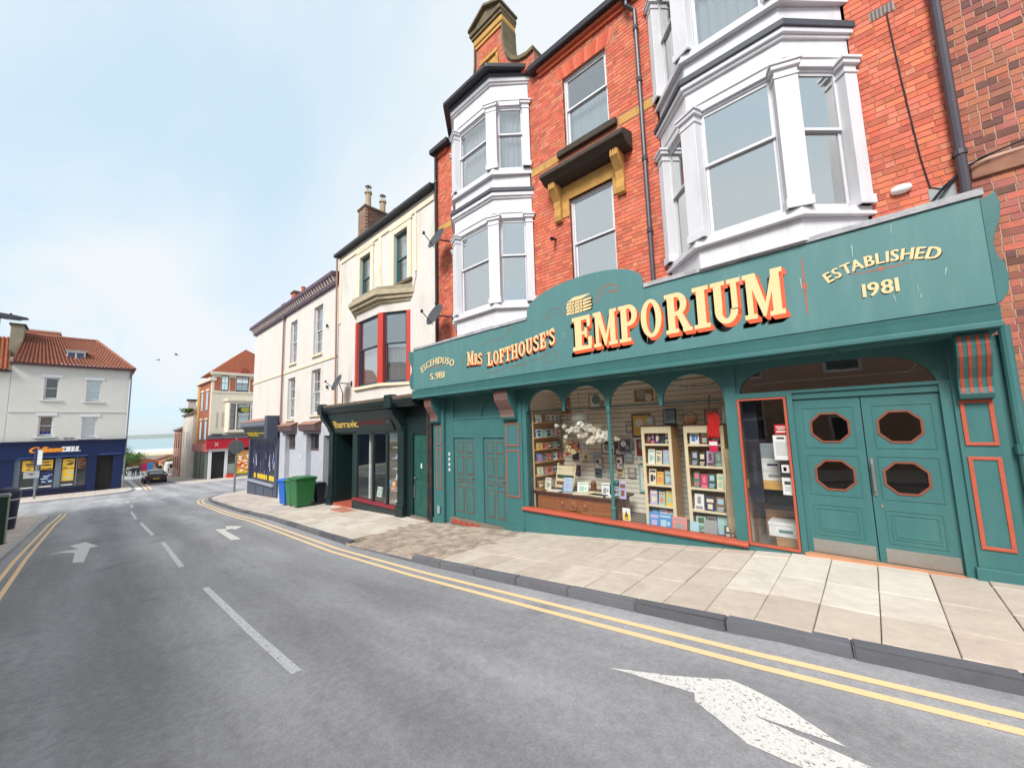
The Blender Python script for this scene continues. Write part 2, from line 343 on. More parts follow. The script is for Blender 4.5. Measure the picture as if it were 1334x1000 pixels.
def rz(x, h=.004): return g(x)-.1+h
def strip(poly, m, name, h=.004):
    """flat marking from an outline (x,y), subdivided along x so that it follows the road"""
    bm = bmesh.new(); vs_ = [bm.verts.new((x, y, 0)) for x, y in poly]; bm.faces.new(vs_)
    for gx in GX:
        if min(p[0] for p in poly) < gx < max(p[0] for p in poly):
            bmesh.ops.bisect_plane(bm, geom=bm.verts[:]+bm.edges[:]+bm.faces[:], plane_co=(gx, 0, 0), plane_no=(1, 0, 0))
    bmesh.ops.triangulate(bm, faces=bm.faces[:])
    for v in bm.verts: v.co.z = rz(v.co.x, h)
    bmesh.ops.recalc_face_normals(bm, faces=bm.faces[:])
    if bm.faces and sum(f.normal.z for f in bm.faces) < 0: bmesh.ops.reverse_faces(bm, faces=bm.faces[:])
    me = bpy.data.meshes.new(name); bm.to_mesh(me); bm.free(); me.materials.append(m)
    return place(me, name, road)
KP = [(6, -1.95), (3, -2.08), (.6, -2.26), (-.8, -2.47), (-3, -2.44), (-5.9, -2.38), (-9.3, -2.33), (-17, -2.27), (-21, -2.16), (-24, -2.12), (-26.5, -2.08), (-28.2, -1.9), (-29.6, -1.35), (-30.7, -.4), (-31.5, .9), (-32.0, 2.8), (-32.3, 6), (-32.4, 30)]
def offs(path, d):
    o = []
    for i, p in enumerate(path):
        a = Vector(path[max(i-1, 0)]); c = Vector(path[min(i+1, len(path)-1)]); t = (c-a).normalized(); nrm = Vector((-t.y, t.x))
        o.append((p[0]+nrm.x*d, p[1]+nrm.y*d))
    return o
def band(path, d0, d1, m, name):
    A = offs(path, d0); B = offs(path, d1)
    for i in range(len(path)-1): pass
    return strip(A+B[::-1], m, name)
def rough(poly, step=.05, amp=.0035):
    rr = random.Random(12); o = []
    for i, p in enumerate(poly):
        q = poly[(i+1) % len(poly)]; n_ = max(1, int(math.dist(p, q)/step))
        for k in range(n_): t = k/n_; o.append((p[0]+(q[0]-p[0])*t+rr.gauss(0, amp), p[1]+(q[1]-p[1])*t+rr.gauss(0, amp*.6)))
    return o
YP = KP[:12]+[(-29.2, -1.62)]
band(YP, .25, .325, yel, 'yellow_line'); band(YP, .44, .515, yel, 'yellow_line')
LP = [(6, -8.0), (-20, -8.0), (-26, -7.92), (-29, -7.82), (-30.6, -7.9), (-31.6, -8.3), (-32.4, -9.2), (-33, -12), (-33.2, -30)]
YL = [(6, -8.0), (-20, -7.98), (-26, -7.88), (-29, -7.75), (-30.8, -7.72)]
band(YL, -.2, -.275, yel, 'yellow_line'); band(YL, -.38, -.455, yel, 'yellow_line')
for a, c in ((-8.8, -4.2), (-14.75, -11.0), (-21.6, -16.6), (-26.9, -23.2)): strip([(a, -5.15), (c, -5.2), (c, -5.11), (a, -5.06)], wht_w, 'lane_dash')
for a, c in ((-31.0, -29.4), (-34.2, -33.2)): strip([(a, -4.95), (c, -5.0), (c, -4.9), (a, -4.85)], wht_w, 'lane_dash')
strip([(-17.8, -6.57), (-16.15, -6.31), (-16.08, -6.47), (-13.88, -6.57), (-14.1, -6.75), (-15.6, -6.74), (-16.05, -6.98), (-16.06, -7.2), (-16.3, -6.98), (-16.25, -6.78), (-16.2, -6.68), (-17.42, -6.88)], wht, 'arrow_marking')
strip([(-15.43, -3.82), (-15.2, -3.56), (-15.78, -3.48), (-15.15, -3.15), (-14.72, -3.43), (-14.98, -3.48), (-14.95, -3.66), (-12.88, -3.69), (-13.02, -3.88)], wht, 'arrow_marking')
strip(rough([(-1.78, -3.56), (-1.33, -3.41), (-.95, -3.23), (-.62, -3.33), (-.28, -3.52), (-.75, -3.56), (.5, -3.66), (.5, -3.84), (-.72, -3.84), (-1.08, -3.62), (-1.12, -3.53)]), wht, 'arrow_marking')
# junction: give-way dashes and turning arrows far off
for k in range(9): strip([(-33.1-.12*k, -7.2+.62*k), (-33.35-.12*k, -7.2+.62*k), (-33.35-.12*k, -6.85+.62*k), (-33.1-.12*k, -6.85+.62*k)], wht_w, 'give_way_dash')
strip([(-37.5, -6.6), (-37.0, -6.1), (-37.2, -5.9), (-36.8, -4.4), (-37.1, -4.3), (-37.6, -5.7), (-37.9, -5.5)], wht_w, 'arrow_marking')
strip([(-72, -3.25), (-46.4, -3.8), (-46.3, -3.4), (-72, -2.9)], wht, 'edge_line')
strip([(-62, -2.75), (-45.3, -3.32), (-45.2, -3.2), (-62, -2.65)], yel, 'yellow_line'); strip([(-60, -2.5), (-45.0, -3.05), (-44.9, -2.93), (-60, -2.4)], yel, 'yellow_line')

# ---- right-hand pavement: bed, kerb stones, slabs and the block-paved crossover
def ky(x):
    for (x1, y1), (x0, y0) in zip(KP, KP[1:]):
        if x0 <= x <= x1: return y0+(y1-y0)*(x-x0)/(x1-x0)
    return KP[0][1]
CR0, CR1 = -9.25, -5.95
b = MB(); pts = []; X3 = sorted([x for x in set(GX+[p[0] for p in KP]+[-16, CR0, CR0+.2, CR1-.2, CR1, 5.5]) if -16 <= x <= 5.5])
for x in X3: pts += [(x, ky(x)+.115, g(x)-.04-(.06 if CR0+.1 < x < CR1-.1 else 0)), (x, .5, g(x)-.04)]
b.add(pts, [(2*i, 2*i+2, 2*i+3, 2*i+1) for i in range(len(X3)-1)])
pave = b.build('pavement', slab_base, kind='structure')
b = MB(); pts = []; X4 = sorted([x for x in set(GX+[p[0] for p in KP]+[-16, -28.3]) if -28.3 <= x <= -16])
for x in X4: pts += [(x, ky(x)+.06, g(x)-.002), (x, .5, g(x)-.002)]
b.add(pts, [(2*i, 2*i+2, 2*i+3, 2*i+1) for i in range(len(X4)-1)])
inn = [p for p in offs(KP, -.06) if p[0] < -28.3]
pp = [(-28.3, ky(-28.3)+.06)]+inn; o = len(pts)
for i in range(len(pp)-1):
    y0, y1 = pp[i][1], pp[i+1][1]
    b.add([(pp[i][0], y0, g(pp[i][0])-.002), (pp[i+1][0], y1, g(pp[i+1][0])-.002), (-28.3, y1, g(-28.3)-.002), (-28.3, y0, g(-28.3)-.002)], [(0, 3, 2, 1)])
b.build('corner_pavement', pav_far, kind='structure')
kmesh = {}
def kerbs(path, step, parent, ms, low=None, w=.14, seed=1):
    rnd = random.Random(seed); P = [Vector((*p, 0)) for p in path]; d = 0; seglen = [(P[i+1]-P[i]).length for i in range(len(P)-1)]; tot = sum(seglen)
    def at(s):
        for i, L_ in enumerate(seglen):
            if s <= L_: return P[i]+(P[i+1]-P[i])*(s/L_)
            s -= L_
        return P[-1]
    s = 0; k = 0
    while s < tot-step:
        a, c = at(s), at(s+step); mid = (a+c)/2; dirv = c-a; ln = dirv.length
        isl = low and low[0] < mid.x < low[1]
        mi = rnd.randrange(len(ms)); key = (round(step, 2), mi, bool(isl), ms[0].name, rnd.randrange(3))
        if key not in kmesh:
            bm = bmesh.new(); bmesh.ops.create_cube(bm, size=1)
            for v in bm.verts: v.co = Vector((v.co.x*(step-.005), v.co.y*w, v.co.z*.24-.12))
            bmesh.ops.bevel(bm, geom=bm.edges[:], offset=.012, segments=2, affect='EDGES')
            for v in bm.verts: v.co += Vector((rnd.uniform(-.003, .003), rnd.uniform(-.004, .004), rnd.uniform(-.004, .004)))
            me = bpy.data.meshes.new('kerb_stone'); bm.to_mesh(me); bm.free(); me.materials.append(ms[mi]); kmesh[key] = me
        zz = (g(a.x)+g(c.x))/2; tilt = math.atan2(g(c.x)-g(a.x), dirv.length)
        o = place(kmesh[key], 'kerb_stone', parent, (mid.x, mid.y, zz+(-.075 if isl else .004)))
        o.rotation_mode = 'XYZ'; o.rotation_euler = (Matrix.Rotation(math.atan2(dirv.y, dirv.x), 3, 'Z') @ Matrix.Rotation(-tilt, 3, 'Y')).to_euler()
        s += step; k += 1
kerbs(offs(KP, -.05)[0:17], .9, pave, kerb_m, (CR0+.2, CR1-.2))
rnd = random.Random(3)
slabmesh = {}
def slab_mesh(w, d, k, kind='paving_slab', ms=slab_m, h=.05, jit=.0025):
    key = (round(w, 2), round(d, 2), k, kind)
    if key not in slabmesh:
        bm = bmesh.new(); bmesh.ops.create_cube(bm, size=1)
        for v in bm.verts: v.co = Vector((v.co.x*w, v.co.y*d, v.co.z*h-h/2))
        bmesh.ops.bevel(bm, geom=[e for e in bm.edges if all(v.co.z > -.01 for v in e.verts)], offset=.006, segments=1, affect='EDGES')
        for v in bm.verts: v.co += Vector((rnd.uniform(-jit, jit), rnd.uniform(-jit, jit), rnd.uniform(-jit, jit)))
        me = bpy.data.meshes.new(kind); bm.to_mesh(me); bm.free(); me.materials.append(ms[k]); slabmesh[key] = me
    return slabmesh[key]
def lay(x, y, w, d, k, kind='paving_slab', ms=slab_m, gap=.008, drop=0):
    o = place(slab_mesh(w-gap, d-gap, k, kind, ms), kind, pave, (x, y, g(x)-drop+rnd.uniform(-.003, .003)))
    o.rotation_euler = (rnd.uniform(-.004, .004), -math.atan(slope(x))+rnd.uniform(-.004, .004), 0)
ROWS = [(-.42, .46), (-1.02, .74-.0), (-1.72, .66), (-2.08, .06)]
x = 4.2
while x > -16:
    w = .43 if x > -1.6 else (.5 if x > -2.6 else .6)
    xc = x-w/2
    if not (CR0-.3 < xc < CR1+.25):
        front = ky(xc)+.12; edges = [.16]
        for dd in (.40, .74, .66): edges.append(edges[-1]-dd)
        edges = [e for e in edges if e > front+.15]+[front]
        for e0, e1 in zip(edges, edges[1:]):
            pale = -1.6 < xc < .2 and e1 > -1.75
            k = rnd.choice((4, 5, 5)) if pale else rnd.choice((0, 1, 2, 3, 0, 3))
            if xc < -9.3: k = rnd.choice((2, 4, 0))
            lay(xc, (e0+e1)/2, w, e0-e1, k)
    x -= w
bw, bd = .235, .155; r = 0; y = .12
while y > ky(-7)+.1:
    x = CR1-(.0 if r % 2 else .12)+.28
    while x-bw > CR0-.32:
        drop = max(0, (-1.2-y))*.055
        lay(x-bw/2, y-bd/2, bw, bd, rnd.randrange(3), 'paving_block', block_m, .014, drop); x -= bw
    y -= bd; r += 1

# ---- opposite pavement, bookmaker's pavement, pavement round the red corner shop
def pavement(poly, name, m, h=0.0):
    bm = bmesh.new(); bm.faces.new([bm.verts.new((x, y, 0)) for x, y in poly])
    for gx in GX:
        if min(p[0] for p in poly) < gx < max(p[0] for p in poly): bmesh.ops.bisect_plane(bm, geom=bm.verts[:]+bm.edges[:]+bm.faces[:], plane_co=(gx, 0, 0), plane_no=(1, 0, 0))
    bmesh.ops.triangulate(bm, faces=bm.faces[:])
    ex = bmesh.ops.extrude_face_region(bm, geom=bm.faces[:]); topv = {v for v in ex['geom'] if isinstance(v, bmesh.types.BMVert)}
    for v in bm.verts: v.co.z = g(v.co.x)+(h if v in topv else -.3)
    bmesh.ops.recalc_face_normals(bm, faces=bm.faces[:])
    me = bpy.data.meshes.new(name); bm.to_mesh(me); bm.free(); me.materials.append(m)
    return place(me, name, None, kind='structure')
op = pavement([(12, -8.06)]+[(p[0]+.02, p[1]-.07) for p in LP[1:]]+[(-12, -30), (12, -12)], 'opposite_pavement', pav_far)
kerbs([(p[0], p[1]-.05) for p in LP[::-1] if p[1] > -13], .9, op, [kerb_l], None, seed=5)
bp = [(-43.2, -30), (-43.2, -9), (-43.4, -6), (-44.2, -4.6), (-46, -4.1), (-60, -3.9), (-90, -3.7), (-90, -5.5), (-50.4, -5.5), (-50.4, -30)]
bpv = pavement(bp, 'bookmaker_pavement', pav_far)
kerbs(bp[:6], .95, bpv, [kerb_l], None, seed=6)
pp = [(-70, -.9), (-54, -.75), (-49.5, -.45), (-47.2, .6), (-46.6, 2.4), (-46.4, 6), (-46.4, 30), (-54, 30), (-54, 3), (-70, 1.6)]
ppv = pavement(pp, 'corner_shop_pavement', pav_far)
kerbs(pp[:7], .95, ppv, [kerb_l], None, seed=8)
# ================================================================ SHARED BUILDING PARTS
def in_frame(p, margin=20):
    q = prj(p); return q and -margin < q[0] < 1334+margin and -margin < q[1] < 1000+margin
def bricks(parent, y, x0, x1, z0, z1, holes, palette, m, seed, keep=None, hidden=(), limit=300, course=.079, ln=.19, proud=.007, back=.03):
    """Flemish-like bond. The bricks that show largest become objects of their own, the rest one joined part."""
    rnd = random.Random(seed); J = .011; items = []
    row = 0; z = z0
    while z < z1-.02:
        za, zb = z+J/2, min(z+course, z1)-J/2
        x = x0-(rnd.uniform(.0, .02)+(.165 if row % 2 else 0)); k = 0
        while x < x1:
            w = ln if (k+row) % 2 == 0 or rnd.random() < .25 else ln*.49
            a, c = max(x, x0)+J/2, min(x+w, x1)-J/2; spans = [(a, c)]
            for h in holes:
                if h[2] < zb and h[3] > za:
                    ns = []
                    for s, e in spans:
                        if h[1] <= s or h[0] >= e: ns.append((s, e)); continue
                        if h[0]-s > .02: ns.append((s, h[0]))
                        if e-h[1] > .02: ns.append((h[1], e))
                    spans = ns
            for s, e in spans:
                if e-s < .025: continue
                if keep and not keep((s+e)/2, (za+zb)/2): continue
                items.append((s, e, za, zb, w-J))
            x += w; k += 1
        z += course; row += 1
    def size(it):
        p = ((it[0]+it[1])/2, y, (it[2]+it[3])/2)
        if not in_frame(p, 0) or any(h[0] < p[0] < h[1] and h[2] < p[2] < h[3] for h in hidden): return 0
        d = Vector(p)-CAM; return (it[1]-it[0])*(it[3]-it[2])*abs(d.y)/d.length**3
    full = [it for it in items if abs((it[1]-it[0])-it[4]) < 1e-4 and abs((it[3]-it[2])-(course-J)) < 1e-4 and size(it) > 0]
    full.sort(key=size, reverse=True); solo = set(id(i) for i in full[:limit])
    def jit(c): return [min(1, max(0, v*rnd.uniform(.88, 1.12))) for v in c]
    cache = {}
    def solo_mesh(w):
        k = (round(w, 3), rnd.randrange(12))
        if k not in cache:
            h = course-J; bb = MB().box(-w/2, w/2, -proud, back, -h/2, h/2); me = bb.mesh('brick', m)
            ca = me.color_attributes.new('Col', 'FLOAT_COLOR', 'POINT'); cc = (*jit(rnd.choice(palette)), 1)
            for i in range(len(me.vertices)): ca.data[i].color = cc
            cache[k] = me
        return cache[k]
    rest = MB(); cols = []
    for it in items:
        if id(it) in solo:
            place(solo_mesh(it[4]), 'brick', parent, ((it[0]+it[1])/2, y+rnd.uniform(-.0015, .0015), (it[2]+it[3])/2))
        else:
            dy = rnd.uniform(-.0015, .0015); rest.box(it[0], it[1], y-proud+dy, y+back, it[2], it[3]); cols += [(*jit(rnd.choice(palette)), 1)]*8
    if rest.v:
        o = rest.build('brickwork', m, parent, kind='stuff'); ca = o.data.color_attributes.new('Col', 'FLOAT_COLOR', 'POINT')
        for i, c in enumerate(cols): ca.data[i].color = c
RED = [srgb(*c) for c in ((207, 114, 87), (202, 107, 82), (212, 122, 95), (197, 102, 80), (206, 112, 87), (185, 95, 77), (215, 130, 103), (204, 110, 85))]
BROWN = [srgb(*c) for c in ((172, 108, 90), (164, 100, 84), (180, 112, 90), (150, 94, 82), (116, 78, 74), (188, 116, 92), (168, 110, 92))]

def curtain(parent, T, x0, x1, z0, z1, y, m=None, folds=9, amp=.02, name='curtain'):
    b = MB(T); n = folds*6; pts = []
    for i in range(n+1):
        x = x0+(x1-x0)*i/n; yy = y+amp*math.sin(i/n*folds*2*math.pi)+amp*.4*math.sin(i*1.7)
        pts += [(x, yy, z0), (x, yy, z1)]
    b.add(pts, [(2*i, 2*i+2, 2*i+3, 2*i+1) for i in range(n)])
    return b.build(name, m or curt, parent, smooth=True)
def sash(parent, T, x0, x1, z0, z1, m, gm, meet=.5, fw=.055, y=0.0, bars=(), net=None, depth=.10, nf=9):
    """two-light sash in the local plane y (outside is -y); bars = (columns, rows) glazing bars per light"""
    zm = z0+(z1-z0)*meet; d = depth
    if net and gm is glass_up: gm = glass_net
    b = MB(T); b.box(x0, x0+fw*.6, y, y+d, z0, z1); b.box(x1-fw*.6, x1, y, y+d, z0, z1); b.box(x0+fw*.6, x1-fw*.6, y, y+d, z1-fw*.6, z1); b.box(x0+fw*.6, x1-fw*.6, y, y+d, z0, z0+fw*.6)
    b.build('sash_frame', m, parent)
    e = fw*.6+.002
    for nm, za, zb, yy in (('lower_sash', z0+e, zm+.02, y+.055), ('upper_sash', zm-.02, z1-e, y+.02)):
        b = MB(T); xa, xb = x0+e, x1-e; t = .034; s = fw*.75
        b.box(xa, xa+s, yy, yy+t, za, zb); b.box(xb-s, xb, yy, yy+t, za, zb)
        hb = fw*1.1 if nm == 'lower_sash' else .04; ht = .04 if nm == 'lower_sash' else fw*.8
        b.box(xa+s, xb-s, yy, yy+t, za, za+hb); b.box(xa+s, xb-s, yy, yy+t, zb-ht, zb)
        if bars:
            for i in range(1, bars[0]): xc = xa+s+(xb-xa-2*s)*i/bars[0]; b.box(xc-.011, xc+.011, yy+.004, yy+t-.004, za+hb, zb-ht)
            for j in range(1, bars[1]): zc = za+hb+(zb-ht-za-hb)*j/bars[1]; b.box(xa+s, xb-s, yy+.006, yy+t-.006, zc-.011, zc+.011)
        so = b.build(nm, m, parent)
        MB(T).box(xa+s-.004, xb-s+.004, yy+.014, yy+.020, za+hb-.004, zb-ht+.004).build('glass_pane', gm, parent)
    if net: curtain(parent, T, x0+.03, x1-.03, z0+(z1-z0)*net[0], z0+(z1-z0)*net[1], y+.2, folds=nf)
def interior_box(parent, x0, x1, y0, y1, z0, z1, m=room, name='room_interior'):
    b = MB(); b.quad((x0, y1, z0), (x1, y1, z0), (x1, y1, z1), (x0, y1, z1)); b.quad((x0, y0, z0), (x0, y1, z0), (x0, y1, z1), (x0, y0, z1)); b.quad((x1, y0, z0), (x1, y1, z0), (x1, y1, z1), (x1, y0, z1))
    b.quad((x0, y0, z0), (x1, y0, z0), (x1, y1, z0), (x0, y1, z0)); b.quad((x0, y0, z1), (x1, y0, z1), (x1, y1, z1), (x0, y1, z1)); return b.build(name, m, parent)

def plan(xc, hf, ho, d, yw, e=0):
    k = e*.41
    return [(xc-ho-e*1.0, yw), (xc-hf-k, -d-e), (xc+hf+k, -d-e), (xc+ho+e*1.0, yw)]
def bay(parent, xc, hf, ho, d, yw, storeys, m, gm, nets):
    """canted bay; storeys = [(apron0, sill, win0, win1, ent1, cornice1, cap_material)]"""
    a0, sl = storeys[0][:2]
    B = MB().prism(plan(xc, hf, ho, d, yw, -.03), 'z', a0, sl-.05).build('bay_window', m, parent, bevel=.006)
    for k_, (a0, sl, w0, w1, e1, c1) in enumerate(storeys):
        if k_: MB().prism(plan(xc, hf, ho, d, yw, -.03), 'z', a0, sl-.05).build('apron', m, B, bevel=.006)
        e_ = MB().prism(plan(xc, hf, ho, d, yw, -.01), 'z', w1, e1); e_.prism(plan(xc, hf, ho, d, yw, .03), 'z', e1, e1+.05); e_.prism(plan(xc, hf, ho, d, yw, .07), 'z', e1+.05, c1-.10); e_.prism(plan(xc, hf, ho, d, yw, .01), 'z', w1+.12, w1+.145); e_.build('entablature', m, B, bevel=.006)
    for si, (a0, sl, w0, w1, e1, c1) in enumerate(storeys):
        sb = MB(); sb.prism(plan(xc, hf, ho, d, yw, .06), 'z', sl-.05, sl); sb.prism(plan(xc, hf, ho, d, yw, .02), 'z', sl, w0-.001); sb.build('sill', m, B, bevel=.005)
        MB().prism(plan(xc, hf, ho, d, yw, .10), 'z', c1-.10, c1-.002).build('lead_flashing', slate, B, bevel=.01)
        P = plan(xc, hf, ho, d, yw)
        for i in range(3):
            a, c = Vector((*P[i], 0)), Vector((*P[i+1], 0)); dv_ = c-a; T = frame(Vector((a.x, a.y, 0)), math.atan2(dv_.y, dv_.x)); ln = dv_.length
            pw = .15 if i == 1 else .10
            xa, xb = (pw, ln-pw) if i == 1 else ((.13, ln-.12) if i == 0 else (.12, ln-.13))
            sash(B, T, xa, xb, w0+.002, w1-.002, m, gm, meet=.57, y=.05, net=nets[si], nf=7 if i == 1 else 5)
        for (px_, py_, ang) in ((P[0][0]+.07, P[0][1]-.06, -.8), (P[1][0]+.03, P[1][1]+.05, -.4), (P[2][0]-.03, P[2][1]+.05, .4), (P[3][0]-.07, P[3][1]-.06, .8)):
            T = frame(Vector((px_, py_, 0)), ang); pb = MB(T); big = abs(ang) < .5; hw = .135 if big else .085
            pb.box(-hw, hw, -.075, .075, w0, w1); pb.box(-hw-.02, hw+.02, -.095, .075, w0, w0+.12)
            pb.box(-hw-.015, hw+.015, -.09, .075, w1-.17, w1-.14); pb.box(-hw-.035, hw+.035, -.11, .075, w1-.05, w1+.01); pb.box(-hw-.055, hw+.055, -.13, .075, w1+.01, w1+.05)
            pb.build('post', m, B, bevel=.006)
    return B

# ---- lettering
def fontmesh(ch):
    cu = bpy.data.curves.new('t', 'FONT'); cu.body = ch; cu.size = 1; cu.resolution_u = 3
    o = bpy.data.objects.new('t', cu); COL.objects.link(o); bpy.context.view_layer.update()
    me = bpy.data.meshes.new_from_object(o.evaluated_get(bpy.context.evaluated_depsgraph_get()))
    vs_ = [tuple(v.co) for v in me.vertices]; fs = [tuple(p.vertices) for p in me.polygons]
    bpy.data.objects.remove(o); bpy.data.curves.remove(cu); bpy.data.meshes.remove(me)
    return vs_, fs
FC = {}
def glyph_sans(ch):
    if ch not in FC:
        v, f = fontmesh(ch)
        if v: x0 = min(p[0] for p in v); x1 = max(p[0] for p in v)
        else: x0, x1 = 0, .3
        FC[ch] = ([(p[0]-x0, p[1]) for p in v], f, x1-x0)
    return FC[ch]
def put_text(parent, s, m, T, size, width=None, gap=.1, name='letter', arc=None, shadow=None, slant=0, wide=1.0, bold=0):
    """each character a flat raised piece; T: local x along, z up, -y outside. arc = radius of an upward bow."""
    ws = [glyph_sans(c)[2] if c != ' ' else .3 for c in s]; tot = sum(ws)+gap*(len(s)-1)
    kx = (width/tot if width else size*1.0*wide); x = -tot*kx/2
    for c, w in zip(s, ws):
        if c != ' ':
            v, f, _ = glyph_sans(c); xc = x+w*kx/2
            if arc: th = xc/arc; ox, oz, rot = arc*math.sin(th), arc*(math.cos(th)-1), -th
            else: ox, oz, rot = xc, 0, 0
            def pts(dx, dz, y): return [(ox+dx+math.cos(rot)*((p[0]-w/2)*kx+slant*p[1]*size)-math.sin(rot)*p[1]*size, y, oz+dz+math.sin(rot)*((p[0]-w/2)*kx+slant*p[1]*size)+math.cos(rot)*p[1]*size) for p in v]
            if shadow:
                sb = MB(T)
                for k in range(3): sb.add(pts(shadow[0]*(k+1)/3, shadow[1]*(k+1)/3, -.0015-.0003*k), f)
                sb.build(name+'_shadow', shadow[2], parent)
            bb = MB(T)
            for k, dx in enumerate([0] if not bold else [-bold, 0, bold]): bb.add(pts(dx, 0, -.003-.0003*k), f)
            bb.build(name, m, parent)
        x += (w+gap-(.16 if c == 'T' and gap > .1 else 0))*kx
def rct(a, b, c, d): return [(a, c), (b, c), (b, d), (a, d)]
def ring(cx_, cz, rx, rz_, tx, tz, a0, a1, n=16):
    o = []
    for i in range(n):
        p = [R_(a0+(a1-a0)*(i+j)/n) for j in (0, 1)]
        o.append([(cx_+rx*math.cos(p[0]), cz+rz_*math.sin(p[0])), (cx_+rx*math.cos(p[1]), cz+rz_*math.sin(p[1])), (cx_+(rx-tx)*math.cos(p[1]), cz+(rz_-tz)*math.sin(p[1])), (cx_+(rx-tx)*math.cos(p[0]), cz+(rz_-tz)*math.sin(p[0]))])
    return o
def thick(path, t):
    o = []; P = [Vector(p) for p in path]
    for a, c in zip(P, P[1:]):
        d = (c-a).normalized(); nrm = Vector((-d.y, d.x))*t/2; a2, c2 = a-d*t*.18, c+d*t*.18; o.append([tuple(a2-nrm), tuple(c2-nrm), tuple(c2+nrm), tuple(a2+nrm)])
    return o
def smoothp(P, n=4):
    o = []
    for i in range(len(P)-1):
        p0, p1, p2, p3 = [Vector(P[max(0, min(len(P)-1, i+k))]) for k in (-1, 0, 1, 2)]
        for j in range(n):
            t = j/n; o.append(tuple(.5*((2*p1)+(-p0+p2)*t+(2*p0-5*p1+4*p2-p3)*t*t+(-p0+3*p1-3*p2+p3)*t**3)))
    return o+[P[-1]]
PB = [rct(.28, .38, .89, 1), rct(.28, .38, .42, .53)]+ring(.37, .71, .31, .29, .2, .11, -90, 90, 12)
SLAB = {
 'E': (.62, [rct(.08, .3, 0, 1), rct(0, .6, 0, .12), rct(0, .58, .88, 1), rct(.28, .44, .45, .55), rct(.48, .58, .66, .9), rct(.5, .62, .1, .36), rct(.40, .48, .36, .64)]),
 'M': (.95, [rct(.08, .22, 0, 1), rct(.68, .88, 0, 1), rct(0, .3, 0, .1), rct(.6, .95, 0, .1), rct(0, .2, .9, 1), rct(.76, .95, .9, 1), [(.1, 1), (.32, 1), (.53, .25), (.45, 0)], [(.72, 1), (.84, 1), (.5, 0), (.44, .05)]]),
 'P': (.68, [rct(.08, .3, 0, 1), rct(0, .42, 0, .1), rct(0, .2, .9, 1)]+PB),
 'O': (.72, ring(.36, .5, .36, .5, .2, .1, 0, 360, 28)),
 'R': (.80, [rct(.08, .3, 0, 1), rct(0, .40, 0, .1), rct(0, .2, .9, 1), [(.34, .5), (.52, .5), (.76, .06), (.54, .06)], rct(.52, .8, 0, .09)]+PB),
 'I': (.42, [rct(.1, .32, 0, 1), rct(0, .42, 0, .1), rct(0, .42, .9, 1)]),
 'U': (.82, [rct(.08, .3, .3, 1), rct(.56, .72, .3, 1), rct(0, .4, .9, 1), rct(.46, .82, .9, 1)]+ring(.40, .32, .32, .32, .2, .12, 180, 360, 14)),
 'L': (.64, [rct(.08, .3, 0, 1), rct(0, .4, .9, 1), rct(0, .62, 0, .12), rct(.5, .62, .1, .36)]),
 'F': (.60, [rct(.08, .3, 0, 1), rct(0, .42, 0, .1), rct(0, .58, .88, 1), rct(.28, .44, .45, .55), rct(.48, .58, .66, .9), rct(.40, .48, .36, .64)]),
 'T': (.72, [rct(.26, .46, 0, 1), rct(0, .72, .88, 1), rct(0, .1, .66, .9), rct(.62, .72, .66, .9), rct(.15, .57, 0, .1)]),
 'H': (.84, [rct(.08, .28, 0, 1), rct(.56, .76, 0, 1), rct(0, .36, 0, .1), rct(.48, .84, 0, .1), rct(0, .36, .9, 1), rct(.48, .84, .9, 1), rct(.28, .56, .45, .55)]),
 'S': (.64, thick(smoothp([(.56, .74), (.48, .91), (.3, .93), (.12, .84), (.13, .68), (.3, .56), (.46, .44), (.55, .28), (.46, .1), (.28, .07), (.12, .1), (.05, .28)]), .15)),
 "'": (.2, [rct(.02, .18, .7, 1)]),
}
def slab_letter(parent, ch, x0, x1, z0, h, y, o_off, k_off, shear=0):
    w, polys = SLAB[ch]; kx = (x1-x0)/w
    def lay_(b, dx, dz, yy, mi=0, eps=.00012):
        for i, p in enumerate(polys): b.add([(x0+q[0]*kx+dx, yy-eps*(i % 8), z0+q[1]*h+q[0]*kx*shear+dz) for q in p], [tuple(range(len(p)))], mi)
    b = MB()
    for k in range(1, 7): lay_(b, o_off[0]+k_off[0]*k/6, o_off[1]+k_off[1]*k/6, y-.001, eps=.0001)
    b.build('letter_black_shadow', black_s, parent)
    b = MB()
    for k in range(1, 7): lay_(b, o_off[0]*k/6, o_off[1]*k/6, y-.0026-.0001*(7-k), eps=.0001)
    b.build('letter_orange_side', orange_s, parent)
    b = MB(); lay_(b, 0, 0, y-.006); b.build('letter', cream, parent)

# ================================================================ 1. THE BOOKSHOP IN THE RED BRICK HOUSE
EM = building('shop_building', 'red brick shop house with white bay windows above a long teal shopfront', (-4, 0, -.4))
W0, W1 = -9.12, 1.10; YW = .10
holes = [(-4.32, -3.30, 4.0, 6.62), (-4.36, -3.29, 7.80, 9.52), (-8.2, -5.36, 4.0, 7.9+1.75+.6), (-2.33, .27, 4.0, 10.25)]
wall(EM, 'wall', mortar, W0, W1, 2.62, 10.2, YW, YW+.22, holes)
stone_holes = [(-4.50, -3.10, 6.55, 6.95), (-5.36, -4.4, 7.62, 7.80), (-3.25, -2.33, 7.62, 7.80), (-9.12, -8.2, 7.62, 7.80), (-4.52, -3.16, 7.66, 7.80), (-4.55, -3.09, 9.52, 9.86)]
bricks(EM, YW, W0, W1, 4.05, 10.2, holes+stone_holes, RED, brick_m, 11, hidden=[(-8.3, -5.2, 4, 10.3), (-2.5, .35, 4, 10.3), (-9.2, 1.1, 4, 4.2), (-5.0, -2.7, 4, 4.6)])
